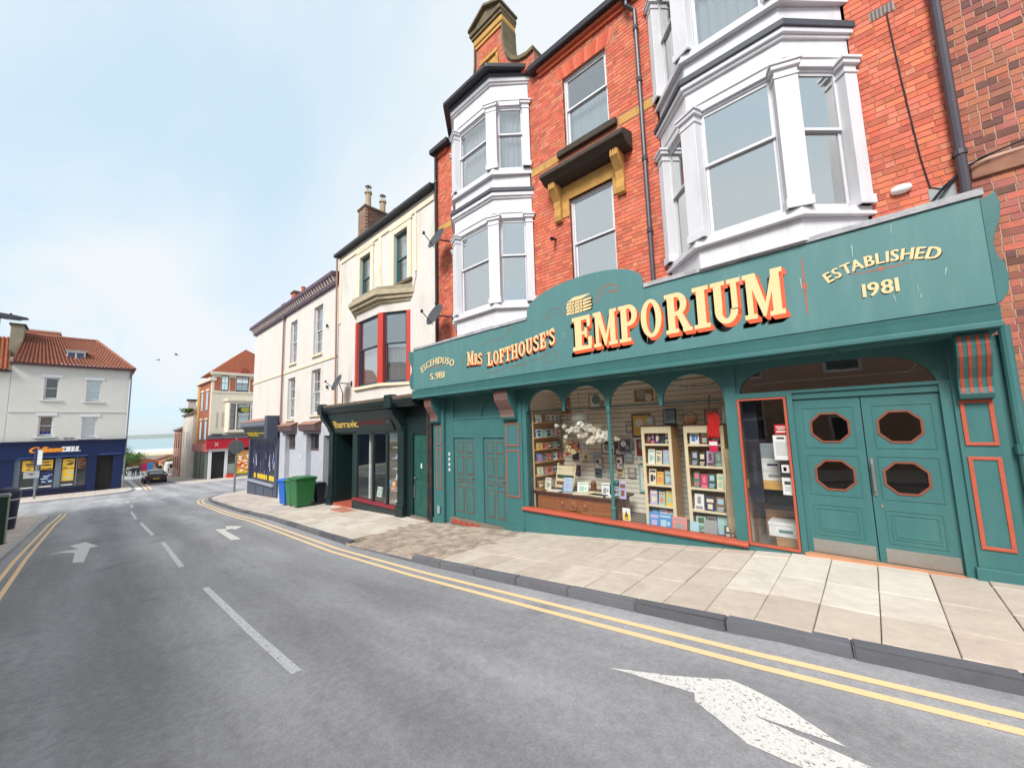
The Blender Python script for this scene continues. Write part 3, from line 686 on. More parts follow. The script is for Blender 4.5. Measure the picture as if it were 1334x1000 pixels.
# flat arch of rubbed bricks over the top window
for i in range(15):
    a = (i-7)/7; xa = -3.825+a*.60; xt = -3.825+a*.70
    MB().prism([(xa-.036, 9.525), (xa+.036, 9.525), (xt+.042, 9.855), (xt-.042, 9.855)], 'y', YW-.008, YW+.03).build('arch_brick', flat('rubbed_brick_%d' % (i % 3), *((206, 96, 70), (194, 84, 62), (212, 108, 78))[i % 3], rough=.9, var=.15), EM)
for (a, c, d, e) in ((-5.36, -4.52, 7.62, 7.80), (-3.09, -2.33, 7.62, 7.80), (-9.12, -8.2, 7.62, 7.80)):
    n = max(1, round((c-a)/.42))
    for i in range(n): MB().box(a+(c-a)*i/n+.004, a+(c-a)*(i+1)/n-.004, YW-.012, YW+.05, d+.004, e-.004).build('band_stone', stone_y, EM, bevel=.004)
MB().box(-4.54, -3.12, YW-.10, YW+.1, 7.66, 7.80).build('stone_sill', stone_dk, EM, bevel=.01)
# yellow stone surround, hood on brackets
b = MB(); b.prism([(-4.50, 6.62), (-3.10, 6.62), (-3.10, 6.95), (-4.50, 6.95)], 'y', YW-.03, YW+.05); b.box(-4.50, -4.33, YW-.03, YW+.05, 6.25, 6.619); b.box(-3.29, -3.10, YW-.03, YW+.05, 6.25, 6.619); b.build('window_surround', stone_y, EM, bevel=.006)
b = MB(); b.prism([(YW, 7.36), (YW-.42, 7.22), (YW-.45, 7.16), (YW-.45, 7.10), (YW-.36, 7.06), (YW-.30, 7.0), (YW, 6.98)], 'x', -4.78, -2.84); hood = b.build('hood_stone', stone_dk, EM, bevel=.008)
for xx in (-4.58, -3.10):
    pr = [(YW, 6.98), (YW-.30, 6.98), (YW-.31, 6.86), (YW-.22, 6.74), (YW-.13, 6.62), (YW-.10, 6.45), (YW-.12, 6.30), (YW-.10, 6.2), (YW-.04, 6.16), (YW, 6.2)]
    br = MB().prism(pr, 'x', xx-.085, xx+.085).build('hood_bracket', stone_y, EM, bevel=.012)
    for k in (-1, 0, 1): MB().box(xx+k*.05-.012, xx+k*.05+.012, YW-.325, YW-.30, 6.84, 6.97).build('flute', stone_y, br)
for nm, hx0, hx1, hz0, hz1, net in (('window', -4.32, -3.30, 4.0, 6.62, None), ('window', -4.36, -3.29, 7.80, 9.52, (0.0, .62))):
    w = MB().box(hx0-.0, hx1, YW+.20, YW+.24, hz0, hz0+.03).build('window', white_p, EM)
    sash(w, Matrix.Identity(4), hx0+.002, hx1-.002, hz0+.002, hz1-.002, white_p, glass_up, meet=.56 if hz0 > 5 else .62, y=YW+.06, net=net, nf=11)
bay(EM, -1.03, .64, 1.30, .55, YW, [(4.06, 4.42, 4.50, 6.52, 6.92, 7.14), (7.14, 7.50, 7.60, 9.55, 10.0, 10.22)], white_p, glass_up, [None, (0, 1)])
bay(EM, -6.78, .725, 1.42, .50, YW, [(4.06, 4.52, 4.60, 6.66, 7.14, 7.38), (7.38, 7.78, 7.90, 9.56, 10.10, 10.35)], white_p, glass_up, [None, (0, .95)])
for (a, c) in ((4.1, 7.0), (7.2, 10.1)):
    interior_box(EM, W0+.1, -5.0, YW+.23, 3.2, a, c, room); interior_box(EM, -4.98, -2.7, YW+.23, 3.2, a, c, room); interior_box(EM, -2.68, W1-.1, YW+.23, 3.2, a, c, room)
# eaves, gutter, roof, gable
b = MB(); b.box(-5.0, W1, YW-.06, YW+.1, 9.98, 10.06); b.box(-5.0, W1, YW-.12, YW+.1, 10.06, 10.13); b.build('corbel_course', terr, EM); MB().box(W0, -8.5, YW-.06, YW+.1, 10.0, 10.13).build('corbel_course', terr, EM)
b = MB()
for a, c in ((-5.2, -2.42), (.36, W1)): b.box(a, c, YW-.22, YW+.05, 10.132, 10.28)
b.box(W0-.05, -8.32, YW-.22, YW+.05, 10.132, 10.28); b.prism(plan(-6.78, .725, 1.42, .5, YW, .26), 'z', 10.352, 10.47); b.prism(plan(-1.03, .64, 1.3, .55, YW, .26), 'z', 10.222, 10.34); b.build('gutter', black_m, EM, bevel=.02)
b = MB(); b.prism([(YW-.1, 10.285), (4.2, 12.6), (8.2, 10.285)], 'x', W0, W1); b.build('roof', slate, EM)
gp = [(-7.98, 10.3), (-5.02, 10.3), (-5.02, 10.62), (-5.22, 10.60), (-5.45, 10.66), (-5.66, 10.80), (-5.84, 11.02), (-5.94, 11.3), (-5.99, 11.65), (-6.0, 12.15), (-7.0, 12.15), (-7.01, 11.65), (-7.06, 11.3), (-7.16, 11.02), (-7.34, 10.80), (-7.55, 10.66), (-7.78, 10.60), (-7.98, 10.62)]
GY = -.06
gb = MB().prism(gp, 'y', GY, GY+.42).build('gable', mortar, EM)
def inpoly(x, z, P):
    c = False
    for i in range(len(P)):
        (x1, z1), (x2, z2) = P[i], P[i-1]
        if (z1 > z) != (z2 > z) and x < (x2-x1)*(z-z1)/(z2-z1)+x1: c = not c
    return c
bricks(gb, GY, -7.98, -5.02, 10.3, 12.1, [(-6.86, -6.14, 11.0, 11.56)], RED, brick_m, 5, keep=lambda x, z: all(inpoly(x+dx, z+dz, gp) for dx in (-.1, .1) for dz in (-.03, .03)), limit=140)
for sgn in (1, -1):
    cv = [(gp[i] if sgn == 1 else (-13.0-gp[i][0], gp[i][1])) for i in range(2, 10)]; b = MB(); up = [(x+sgn*.0+(.05*sgn if k > 3 else .02*sgn), z+(.10 if k < 5 else .02)) for k, (x, z) in enumerate(cv)]
    P2 = cv+up[::-1]; b.prism(P2, 'y', GY-.06, GY+.46); b.build('scroll_coping', stone_d, gb, bevel=.008)
b = MB(); b.box(-7.03, -5.97, GY-.04, GY+.44, 12.08, 12.18); b.build('cornice_band', stone_y, gb, bevel=.01)
b = MB(); b.box(-7.05, -5.96, GY-.07, GY+.46, 12.182, 12.36); b.build('frieze', stone_y, gb, bevel=.02)
b = MB(); b.box(-7.09, -5.95, GY-.11, GY+.48, 12.362, 12.46); b.box(-7.13, -5.94, GY-.15, GY+.5, 12.46, 12.58); b.prism([(-7.12, 12.58), (-5.95, 12.58), (-5.95, 12.64), (-6.53, 12.94), (-7.12, 12.64)], 'y', GY-.09, GY+.46); b.build('pediment', stone_d, gb, bevel=.012)
b = MB(); b.prism([(-7.16, 12.62), (-6.53, 12.94), (-5.92, 12.62), (-5.92, 12.70), (-6.53, 13.02), (-7.16, 12.70)], 'y', GY-.18, GY+.52); b.build('raking_cornice', stone_d, gb, bevel=.008)
b = MB(); b.box(-6.84, -6.16, GY-.03, GY+.02, 11.02, 11.10); b.box(-6.84, -6.16, GY-.06, GY+.02, 11.46, 11.56); b.box(-6.84, -6.76, GY-.04, GY+.02, 11.10, 11.46); b.box(-6.24, -6.16, GY-.04, GY+.02, 11.10, 11.46); b.box(-6.76, -6.24, GY-.008, GY+.02, 11.10, 11.46)
pq = b.build('date_plaque', stone_y, gb, bevel=.006)
# drainpipes, vents and small wall fittings
b = MB(); b.tube([(-2.72, YW-.16, 10.13), (-2.72, YW-.16, 9.86), (-2.60, YW-.07, 9.72), (-2.60, YW-.07, 4.15)], .04, 10); b.box(-2.8, -2.64, YW-.24, YW-.06, 9.98, 10.14)
for z in (5.2, 6.6, 8.2, 9.3): b.lathe((-2.60, YW-.07, z), [(.04, 0), (.055, 0), (.055, .08), (.04, .08)], 10)
b.build('drainpipe', pipe_m, EM, smooth=False)
b = MB(); b.tube([(1.06, YW-.08, 10.1), (1.06, YW-.08, 4.12)], .045, 10)
for z in (4.75, 6.9, 8.8): b.lathe((1.06, YW-.08, z), [(.045, 0), (.058, 0), (.058, .06), (.045, .06)], 10); b.box(1.0, 1.12, YW-.06, YW, z+.02, z+.05)
b.build('drainpipe', pipe_m, EM)
b = MB(); b.tube([(-9.02, YW-.08, 10.12), (-9.02, YW-.08, 4.2)], .042, 10)
for z in (5.4, 7.4, 9.2): b.lathe((-9.02, YW-.08, z), [(.042, 0), (.055, 0), (.055, .07), (.042, .07)], 10)
b.build('drainpipe', black_m, EM)
b = MB(frame(Vector((.56, YW-.03, 4.58)))); b.lathe((0, 0, -.05), [(.03, 0), (.085, .02), (.10, .05), (.09, .09), (.05, .105)], 16, sy=.6); b.build('wall_lamp', flat('lamp_white', 236, 234, 228), EM, smooth=True)
b = MB(); b.box(.50, .74, YW-.012, YW+.01, 6.98, 7.12)
for k in range(6): b.box(.515+k*.037, .535+k*.037, YW-.018, YW-.012, 6.99, 7.11, 1)
b.build('air_brick', [flat('airbrick', 150, 120, 108), black_s], EM)
b = MB(); b.tube([(-4.72, YW, 5.86), (-4.72, YW-.12, 5.84), (-4.69, YW-.2, 5.80)], [.025, .03, .045], 10); b.build('security_camera', black_m, EM)
b = MB(); b.tube([(.66, YW-.015, 7.0), (.70, YW-.015, 6.0), (.76, YW-.015, 4.9), (.80, YW-.015, 4.5), (.92, YW-.02, 4.42), (1.02, YW-.03, 4.55)], .008, 6); b.tube([(.55, YW-.03, 4.15), (.72, YW-.05, 4.22), (.90, YW-.04, 4.45), (1.1, YW-.03, 4.62), (1.3, YW-.03, 4.68)], .012, 6); b.tube([(.62, YW-.05, 4.12), (.80, YW-.07, 4.24), (.98, YW-.05, 4.50), (1.2, YW-.04, 4.66), (2.4, YW-.03, 4.86)], .010, 6); b.build('cable', black_m, EM)
MB().box(.78, 1.0, YW-.014, YW, 4.15, 4.48).build('junction_plate', galv, EM)
# ---------------------------------------------------------------- shopfront of the bookshop
SY = -.45
hump = [(-5.18, 4.16)]+[(-3.89-1.29*math.cos(math.pi*i/24)*1.0, 4.14+.46*math.sin(math.pi*i/24)**.8) for i in range(1, 24)]+[(-2.60, 4.12)]
bp_ = [(-9.50, 2.88), (1.06, 2.88), (1.06, 4.03), (-2.60, 4.03)]+hump[::-1]+[(-5.18, 4.03), (-9.50, 4.03)]
SB = MB().prism(bp_, 'y', SY, SY+.05).build('sign_board', green_bd, EM, bevel=.004)
# lead strip on top of the board, lead roof behind it, soffit, lower moulding, side ears
b = MB()
def leadstrip(xa, xb, seg=.45):
    n = int((xb-xa)/seg)
    for i in range(n):
        a = xa+(xb-xa)*i/n; c = xa+(xb-xa)*(i+1)/n; dz = random.uniform(0, .018)
        b.box(a, c+.01, SY-.022-random.uniform(0, .008), SY+.08, 4.032+dz*.4, 4.085+dz+random.uniform(0, .012))
leadstrip(-9.52, -5.2); leadstrip(-2.58, 1.08)
b.prism([(SY+.05, 4.03), (YW-.02, 4.16), (YW-.02, 4.10), (SY+.05, 3.97)], 'x', -9.5, 1.06); b.build('lead_flashing', lead, EM)
b = MB(); b.prism([(SY-.05, 2.86), (SY-.035, 2.80), (SY-.02, 2.70), (SY-.05, 2.69), (SY-.05, 2.64), (SY+.10, 2.64), (SY+.10, 2.86)], 'x', -9.52, 1.07); b.build('fascia_moulding', green, EM, bevel=.004)
b = MB(); b.box(-9.50, 1.06, SY+.102, .30, 2.622, 2.66); b.build('soffit', green, EM)
for k in range(1, 8): MB().box(-9.5+k*1.32-.02, -9.5+k*1.32+.02, SY+.12, .06, 2.608, 2.6215).build('soffit_batten', green, EM)
for a, c in ((-9.50, -9.46), (1.02, 1.06)): MB().box(a, c, SY+.05, YW, 2.87, 4.0).build('sign_end_panel', green_bd, EM)
ear = [(-9.50, 4.0), (-9.62, 4.02), (-9.74, 4.05), (-9.78, 3.90), (-9.74, 3.75), (-9.64, 3.62), (-9.59, 3.50), (-9.62, 3.38), (-9.70, 3.28), (-9.73, 3.14), (-9.68, 2.98), (-9.58, 2.90), (-9.50, 2.88)]
MB().prism(ear, 'y', SY+.002, SY+.05).build('scroll_ear', green, EM, bevel=.004)
MB().prism([(1.061+(-9.50-p[0])*.45, p[1]) for p in ear], 'y', SY+.002, SY+.05).build('scroll_ear', green, EM, bevel=.004)
# lettering
for ch, x0, x1 in (('E', -4.04, -3.62), ('M', -3.58, -3.11), ('P', -3.07, -2.73), ('O', -2.67, -2.32), ('R', -2.26, -1.86), ('I', -1.83, -1.60), ('U', -1.57, -1.18), ('M', -1.15, -.68)):
    slab_letter(SB, ch, x0, x1, 3.17+.0*x0, .645, SY, (.045, -.06), (-.085, -.055))
for ch, x0, x1, z0, h in (('M', -7.14, -6.90, 3.30, .33), ('R', -6.88, -6.74, 3.29, .26), ('S', -6.73, -6.60, 3.28, .26)): slab_letter(SB, ch, x0, x1, z0, h, SY, (.022, -.03), (-.045, -.035))
LL = (('L', -6.42, -6.24), ('O', -6.22, -6.05), ('F', -6.03, -5.87), ('T', -5.85, -5.68), ('H', -5.66, -5.46), ('O', -5.44, -5.25), ('U', -5.23, -5.04), ('S', -5.02, -4.87), ('E', -4.85, -4.69), ("'", -4.67, -4.61), ('S', -4.60, -4.46))
for ch, x0, x1 in LL:
    t = (x0+6.42)/1.96; slab_letter(SB, ch, x0, x1, 3.20+.20*t**1.6, .31+.02*t, SY, (.022, -.03), (-.045, -.035), shear=.16*t)
TS = lambda x, z: frame(Vector((x, SY, z)))
put_text(SB, 'ESTABLISHED', cream, TS(.26, 3.555), .19, width=.98, gap=.12, arc=1.15, shadow=(.012, -.016, black_s), bold=.006)
put_text(SB, '1981', cream, TS(.235, 3.19), .235, width=.30, gap=.12, shadow=(-.012, -.014, black_s), bold=.006)
put_text(SB, 'ESCEHIDUSO', cream, TS(-8.38, 3.50), .25, width=1.42, gap=.12, arc=1.5, shadow=(.014, -.02, black_s), bold=.008)
put_text(SB, 'S.9BI', cream, TS(-8.37, 3.10), .25, width=.62, gap=.12, shadow=(-.014, -.02, black_s), bold=.008)
# painted scrolls, dividers, diamonds, the pile of books
def deco(path, t, name='painted_scroll', m=None): 
    b = MB(); 
    for i, p in enumerate(thick(smoothp(path, 6), t)): b.add([(q[0], SY-.0016-.00008*(i % 6), q[1]) for q in p], [(0, 1, 2, 3)])
    b.build(name, m or deco_o, SB)
deco_o = mat('faded_orange', srgb(166, 96, 74), .5, .2, 9)
deco_f = mat('faded_rust', srgb(112, 108, 98), .5, .2, 9)
deco([(-3.52, 3.98), (-3.46, 4.14), (-3.32, 4.25), (-3.14, 4.25), (-3.06, 4.16), (-3.14, 4.10), (-3.20, 4.16)], .018); deco([(-3.48, 4.0), (-3.3, 4.14), (-3.1, 4.12)], .01)
deco([(-4.24, 3.92), (-4.32, 4.06), (-4.46, 4.12), (-4.62, 4.06), (-4.66, 3.96), (-4.58, 3.92), (-4.54, 4.0)], .018, m=deco_f); deco([(-4.28, 3.94), (-4.44, 4.02), (-4.60, 3.98)], .01, m=deco_f)
deco([(-5.6, 3.06), (-5.2, 3.14), (-4.75, 3.16), (-4.48, 3.26), (-4.40, 3.16), (-4.52, 3.05), (-4.76, 3.08), (-4.78, 3.2), (-4.66, 3.26)], .016, m=deco_f)
deco([(-6.6, 3.72), (-6.3, 3.78), (-6.0, 3.76), (-5.7, 3.84), (-5.62, 3.92), (-5.72, 3.95), (-5.78, 3.86)], .02, m=deco_f); deco([(-6.5, 3.02), (-6.0, 3.05), (-5.6, 3.1), (-5.2, 3.06)], .016, m=deco_f)
for xx, z0, z1 in ((-.455, 3.10, 3.86), (-7.33, 3.06, 3.80)):
    zm = (z0+z1)/2; b = MB(); y = SY-.002; m_ = deco_o if xx > -5 else deco_f
    b.add([(xx-.006, y, z0), (xx+.006, y, z0), (xx+.012, y, zm-.06), (xx-.012, y, zm-.06)], [(0, 1, 2, 3)]); b.add([(xx-.012, y, zm+.06), (xx+.012, y, zm+.06), (xx+.005, y, z1), (xx-.005, y, z1)], [(0, 1, 2, 3)]); b.add([(xx, y, zm-.07), (xx+.035, y, zm), (xx, y, zm+.07), (xx-.035, y, zm)], [(0, 1, 2, 3)]); b.build('painted_divider', m_, SB)
for xx, zz, w in ((.26, 3.49, .26), (-8.37, 3.43, .34)):
    b = MB(); y = SY-.002; b.add([(xx-w, y, zz-.002), (xx-.03, y, zz-.008), (xx-.03, y, zz+.008), (xx-w, y, zz+.004)], [(0, 1, 2, 3)]); b.add([(xx+.03, y, zz-.008), (xx+w, y, zz-.002), (xx+w, y, zz+.004), (xx+.03, y, zz+.008)], [(0, 1, 2, 3)]); b.add([(xx, y, zz-.03), (xx+.035, y, zz), (xx, y, zz+.03), (xx-.035, y, zz)], [(0, 1, 2, 3)]); b.build('painted_divider', deco_o, SB)
for k in range(4):
    z0 = 3.90+k*.062; x0 = -4.16+.012*(k % 2)
    b = MB(); y = SY-.002
    b.add([(x0-.01, y, z0-.008), (x0+.58, y, z0-.008), (x0+.58, y, z0+.062), (x0-.01, y, z0+.062)], [(0, 1, 2, 3)], 1)
    b.add([(x0, y-.0008, z0), (x0+.36, y-.0008, z0-.0), (x0+.36, y-.0008, z0+.05), (x0, y-.0008, z0+.05)], [(0, 1, 2, 3)])
    b.add([(x0+.375, y-.0008, z0), (x0+.56, y-.0008, z0+.02), (x0+.56, y-.0008, z0+.05), (x0+.375, y-.0008, z0+.05)], [(0, 1, 2, 3)])
    for j in range(5): b.add([(x0+.05+j*.06, y-.0014, z0+.012), (x0+.075+j*.06, y-.0014, z0+.012), (x0+.075+j*.06, y-.0014, z0+.022+.012*(j % 3)), (x0+.05+j*.06, y-.0014, z0+.022+.012*(j % 3))], [(0, 1, 2, 3)], 1)
    b.build('painted_book', [cream, black_s], SB)
b = MB(); y = SY-.002; b.add([(-4.15, y, 4.152), (-3.80, y, 4.152), (-3.60, y, 4.215), (-3.98, y, 4.225)], [(0, 1, 2, 3)]); b.build('painted_book', cream, SB)
# bird droppings: white runs
for k in range(22):
    xx = random.choice((random.uniform(-9, .9), random.uniform(-4.8, .8))); zz = random.uniform(2.98, 4.0); h = random.uniform(.03, .16); w = random.uniform(.002, .005); s = random.uniform(-.02, .02)
    MB().add([(xx-w, SY-.0075, zz+h), (xx+w*1.4, SY-.0075, zz+h), (xx+w*.6+s, SY-.0075, zz), (xx-w*.4+s, SY-.0075, zz)], [(0, 3, 2, 1)]).build('white_stain', flat('dropping', 168, 190, 186), SB)

# ---- pilasters and consoles
def pilaster(x0, x1, zb, panels, cons, stripes):
    p = MB(); p.box(x0, x1, -.03, .2, zb-.3, 2.62); p.box(x0-.02, x1+.02, -.055, .2, zb-.3, zb+.12)
    P = p.build('pilaster', green, EM, bevel=.006)
    for (a, c, d, e) in panels:
        t = .035 if x0 > 0 else .022; b = MB(); b.box(a, c, -.048, -.031, d, d+t); b.box(a, c, -.048, -.031, e-t, e); b.box(a, a+t, -.048, -.031, d+t, e-t); b.box(c-t, c, -.048, -.031, d+t, e-t)
        b.build('panel_moulding', orange, P, bevel=.004); MB().box(a+t, c-t, -.036, -.031, d+t, e-t).build('panel', green, P)
    xa, xb = cons; pr = [(-.032, 2.62), (-.36, 2.62), (-.37, 2.50), (-.34, 2.38), (-.26, 2.26), (-.18, 2.16), (-.15, 2.06), (-.16, 1.99), (-.13, 1.94), (-.032, 1.93)]
    C_ = MB().prism(pr, 'x', xa, xb).build('console', green, P, bevel=.01)
    n = stripes
    for i in range(n):
        xx = xa+(xb-xa)*(i+.5)/n; b = MB(); w = (xb-xa)/n*.22
        q = [(-.362, 2.60), (-.372, 2.50), (-.342, 2.38), (-.262, 2.26), (-.182, 2.16), (-.152, 2.06), (-.160, 2.0)]
        for (y0, z0), (y1, z1) in zip(q, q[1:]): b.add([(xx-w, y0-.004, z0), (xx+w, y0-.004, z0), (xx+w, y1-.004, z1), (xx-w, y1-.004, z1)], [(0, 3, 2, 1)])
        b.build('stripe', mat('console_stripe', srgb(168, 78, 58), .5, .15, 9), P)
pilaster(-9.14, -8.68, g(-8.9), [(-8.98, -8.76, 1.33, 1.85), (-8.98, -8.76, .12, 1.25)], (-9.12, -8.78), 4)
pilaster(-6.36, -5.80, g(-6.1), [(-6.28, -5.88, 1.33, 1.85), (-6.28, -5.88, .19, 1.24)], (-6.34, -5.90), 5)
pilaster(.71, 1.06, g(.9), [(.75, .99, 1.43, 1.93), (.75, .99, .33, 1.31)], (.75, 1.00), 4)
b = MB(); b.tube([(1.14, -.06, 2.7), (1.14, -.06, .02)], .045, 10); b.lathe((1.14, -.06, 1.35), [(.045, 0), (.06, 0), (.06, .1), (.045, .1)], 10); b.tube([(1.0, -.2, 2.8), (1.1, -.1, 2.75), (1.14, -.06, 2.68)], .03, 8); b.build('green_downpipe', green, EM)

# ---- pair of panelled doors on the left
zb = g(-7.4)
b = MB(); b.box(-8.68, -8.36, .06, .2, zb-.2, 2.62); b.box(-7.488, -7.172, .05, .2, zb-.2, 1.519); b.box(-8.36, -6.36, .05, .2, 1.52, 1.60); b.box(-8.36, -6.36, .07, .2, 1.60, 2.0); b.box(-8.36, -6.36, .055, .2, 2.0, 2.05); b.box(-8.36, -6.36, .10, .2, 2.05, 2.62)
b.prism([(-7.24, 2.05)]+[(-6.80+.44*math.cos(a), 2.05+.48*math.sin(a)) for a in [math.pi-math.pi*.5*i/8 for i in range(9)]]+[(-6.36, 2.55), (-6.36, 2.62), (-7.30, 2.62)][::1], 'y', .07, .099); b.build('door_surround', green, EM, bevel=.004)
MB().box(-8.40, -6.34, -.04, .2, zb-.25, zb+.10).build('door_step', mat('step_concrete', srgb(120, 110, 100), .9, .2, 6, .3, 50), EM)
for i in range(5): MB().box(-8.35+i*.22, -8.15+i*.22, -.06, -.03, zb-.02, zb+.065).build('step_brick', flat('step_brick', 160, 78, 62, .9, .2), EM)
for x0, x1 in ((-8.33, -7.49), (-7.17, -6.38)):
    D_ = MB().box(x0, x1, .085, .14, zb+.11, 1.515).build('house_door', green, EM)
    xm = (x0+x1)/2
    for (z0, z1) in ((1.13, 1.42), (.56, 1.04), (.36, .47), (-.40, .26)):
        for a, c in ((x0+.09, xm-.045), (xm+.045, x1-.09)):
            b = MB(); t = .014; b.box(a, c, .072, .0845, z0, z0+t); b.box(a, c, .072, .0845, z1-t, z1); b.box(a, a+t, .072, .0845, z0+t, z1-t); b.box(c-t, c, .072, .0845, z0+t, z1-t); b.build('panel_moulding', mat('dull_orange_trim', srgb(134, 92, 76), .5, .15, 8), D_)
            MB().box(a+.03, c-.03, .077, .0845, z0+.025, z1-.025).build('panel', green, D_, bevel=.004)
    b = MB(); b.box(x1-.15, x1-.13, .05, .084, .50, .53); b.tube([(x1-.14, .045, .515), (x1-.05, .04, .50)], .009, 6); b.build('handle', steel, D_)
    b = MB(); b.box(xm-.12, xm+.10, .078, .0845, .29, .33); b.build('letter_box', steel if x0 < -8 else green, D_)
b = MB()
for k in range(4): b.box(-8.55, -8.50, .04, .06, .62+k*.14, .70+k*.14)
b.build('doorbell', flat('bell_white', 220, 222, 220), EM)
MB().box(-8.92, -8.82, -.075, -.056, zb+.14, zb+.34).build('meter_box', flat('meter_grey', 156, 160, 158), EM)

# ---- stall riser, main window with arched head, side window, double door, fanlight
b = MB(); pts = []; X5 = [x for x in GX if -5.80 < x < -1.46]; X5 = sorted([-5.80, -1.46]+X5)
n = len(X5)
for x in X5: pts += [(x, -.02, g(x)-.15), (x, -.02, -.065)]
b.add(pts, [(2*i, 2*i+2, 2*i+3, 2*i+1) for i in range(n-1)]); b.box(-5.80, -1.46, -.015, .06, -.6, -.065); b.build('stall_riser', green, EM)
MB().prism([(-.075, -.055), (-.085, -.03), (-.075, -.008), (-.02, .012), (.10, .012), (.10, -.065), (-.06, -.065)], 'x', -5.82, -1.46).build('window_sill', orange, EM, bevel=.005)
SW = MB(); SW.box(-5.80, -5.68, .0, .16, .013, 2.62); SW.box(-1.62, -1.46, .0, .16, -.5, 2.62)
ARX = [(-5.64, -4.69), (-4.63, -3.68), (-3.60, -2.65), (-2.59, -1.64)]
for a, c in ARX:
    xm, hw = (a+c)/2, (c-a)/2
    arc_ = [(xm-hw*math.cos(math.pi*i/16), 2.15+.405*math.sin(math.pi*i/16)) for i in range(17)]
    pl = a-.03 if a > -5.6 else -5.68; pr_ = c+.03 if c < -1.7 else -1.62
    if abs(c+3.68) < .01: pr_ = -3.64
    if abs(a+3.60) < .01: pl = -3.64
    for i in range(16): SW.prism([arc_[i], arc_[i+1], (arc_[i+1][0], 2.621), (arc_[i][0], 2.621)], 'y', .02, .09)
    SW.box(pl, a, .02, .09, 2.10, 2.621); SW.box(c, pr_, .02, .09, 2.10, 2.621)
SWo = SW.build('shop_window', green, EM)
b = MB(); b.box(-5.68, -1.62, .045, .085, 2.09, 2.115); b.build('transom', green_dk, SWo)
for xx in (-4.66, -2.62): MB().prism([(xx-.035, 2.10), (xx-.02, 2.06), (xx+.02, 2.06), (xx+.035, 2.10)], 'y', .02, .09).build('pendant', green, SWo)
b = MB(); b.lathe((-3.64, .04, .013), [(.045, 0), (.045, .18), (.055, .19), (.055, .21), (.034, .23), (.030, 1.95), (.05, 2.0), (.05, 2.06), (.04, 2.10)], 14); b.build('mullion', green, SWo, smooth=False)
for a, c in ((-5.68, -3.645), (-3.635, -1.62)): MB().box(a, c, .064, .070, .013, 2.60).build('glass_pane', glass_shop, SWo)
# side window
b = MB(); b.box(-1.46, -.77, .0, .16, g(-1.1)-.2, -.03); b.box(-1.46, -.77, .0, .16, 2.09, 2.13); b.box(-.84, -.77, .0, .16, -.03, 2.09); so = b.build('side_window', green, EM, bevel=.004)
b = MB(); t = .03; b.box(-1.455, -.845, -.02, .05, -.025, -.025+t); b.box(-1.455, -.845, -.02, .05, 2.06, 2.085); b.box(-1.455, -1.455+t, -.02, .05, .005, 2.06); b.box(-.845-t, -.845, -.02, .05, .005, 2.06); b.build('orange_frame', orange, so, bevel=.004)
MB().box(-1.426, -.874, .03, .036, .004, 2.062).build('glass_pane', glass_shop, so)
# fanlight
FA = [(-1.42, 2.17), (-1.40, 2.26), (-1.34, 2.36), (-1.24, 2.44), (-1.08, 2.50), (-.85, 2.53), (0.05, 2.53), (.30, 2.50), (.45, 2.43), (.55, 2.33), (.60, 2.22), (.61, 2.17)]
b = MB(); b.box(-1.46, .71, .0, .16, 2.131, 2.17)
for (p, q) in zip(FA, FA[1:]): b.prism([p, q, (q[0], 2.62), (p[0], 2.62)], 'y', .03, .11)
b.box(-1.46, -1.42, .03, .11, 2.17, 2.62); b.box(.61, .71, .03, .11, 2.17, 2.62); b.box(.62, .71, .0, .16, g(.6)-.2, 2.131)
fl_ = b.build('fanlight', green, EM)
MB().box(-1.44, .63, .075, .081, 2.16, 2.56).build('glass_pane', glass('fanlight_glass', (.55, .58, .58), .25), fl_)
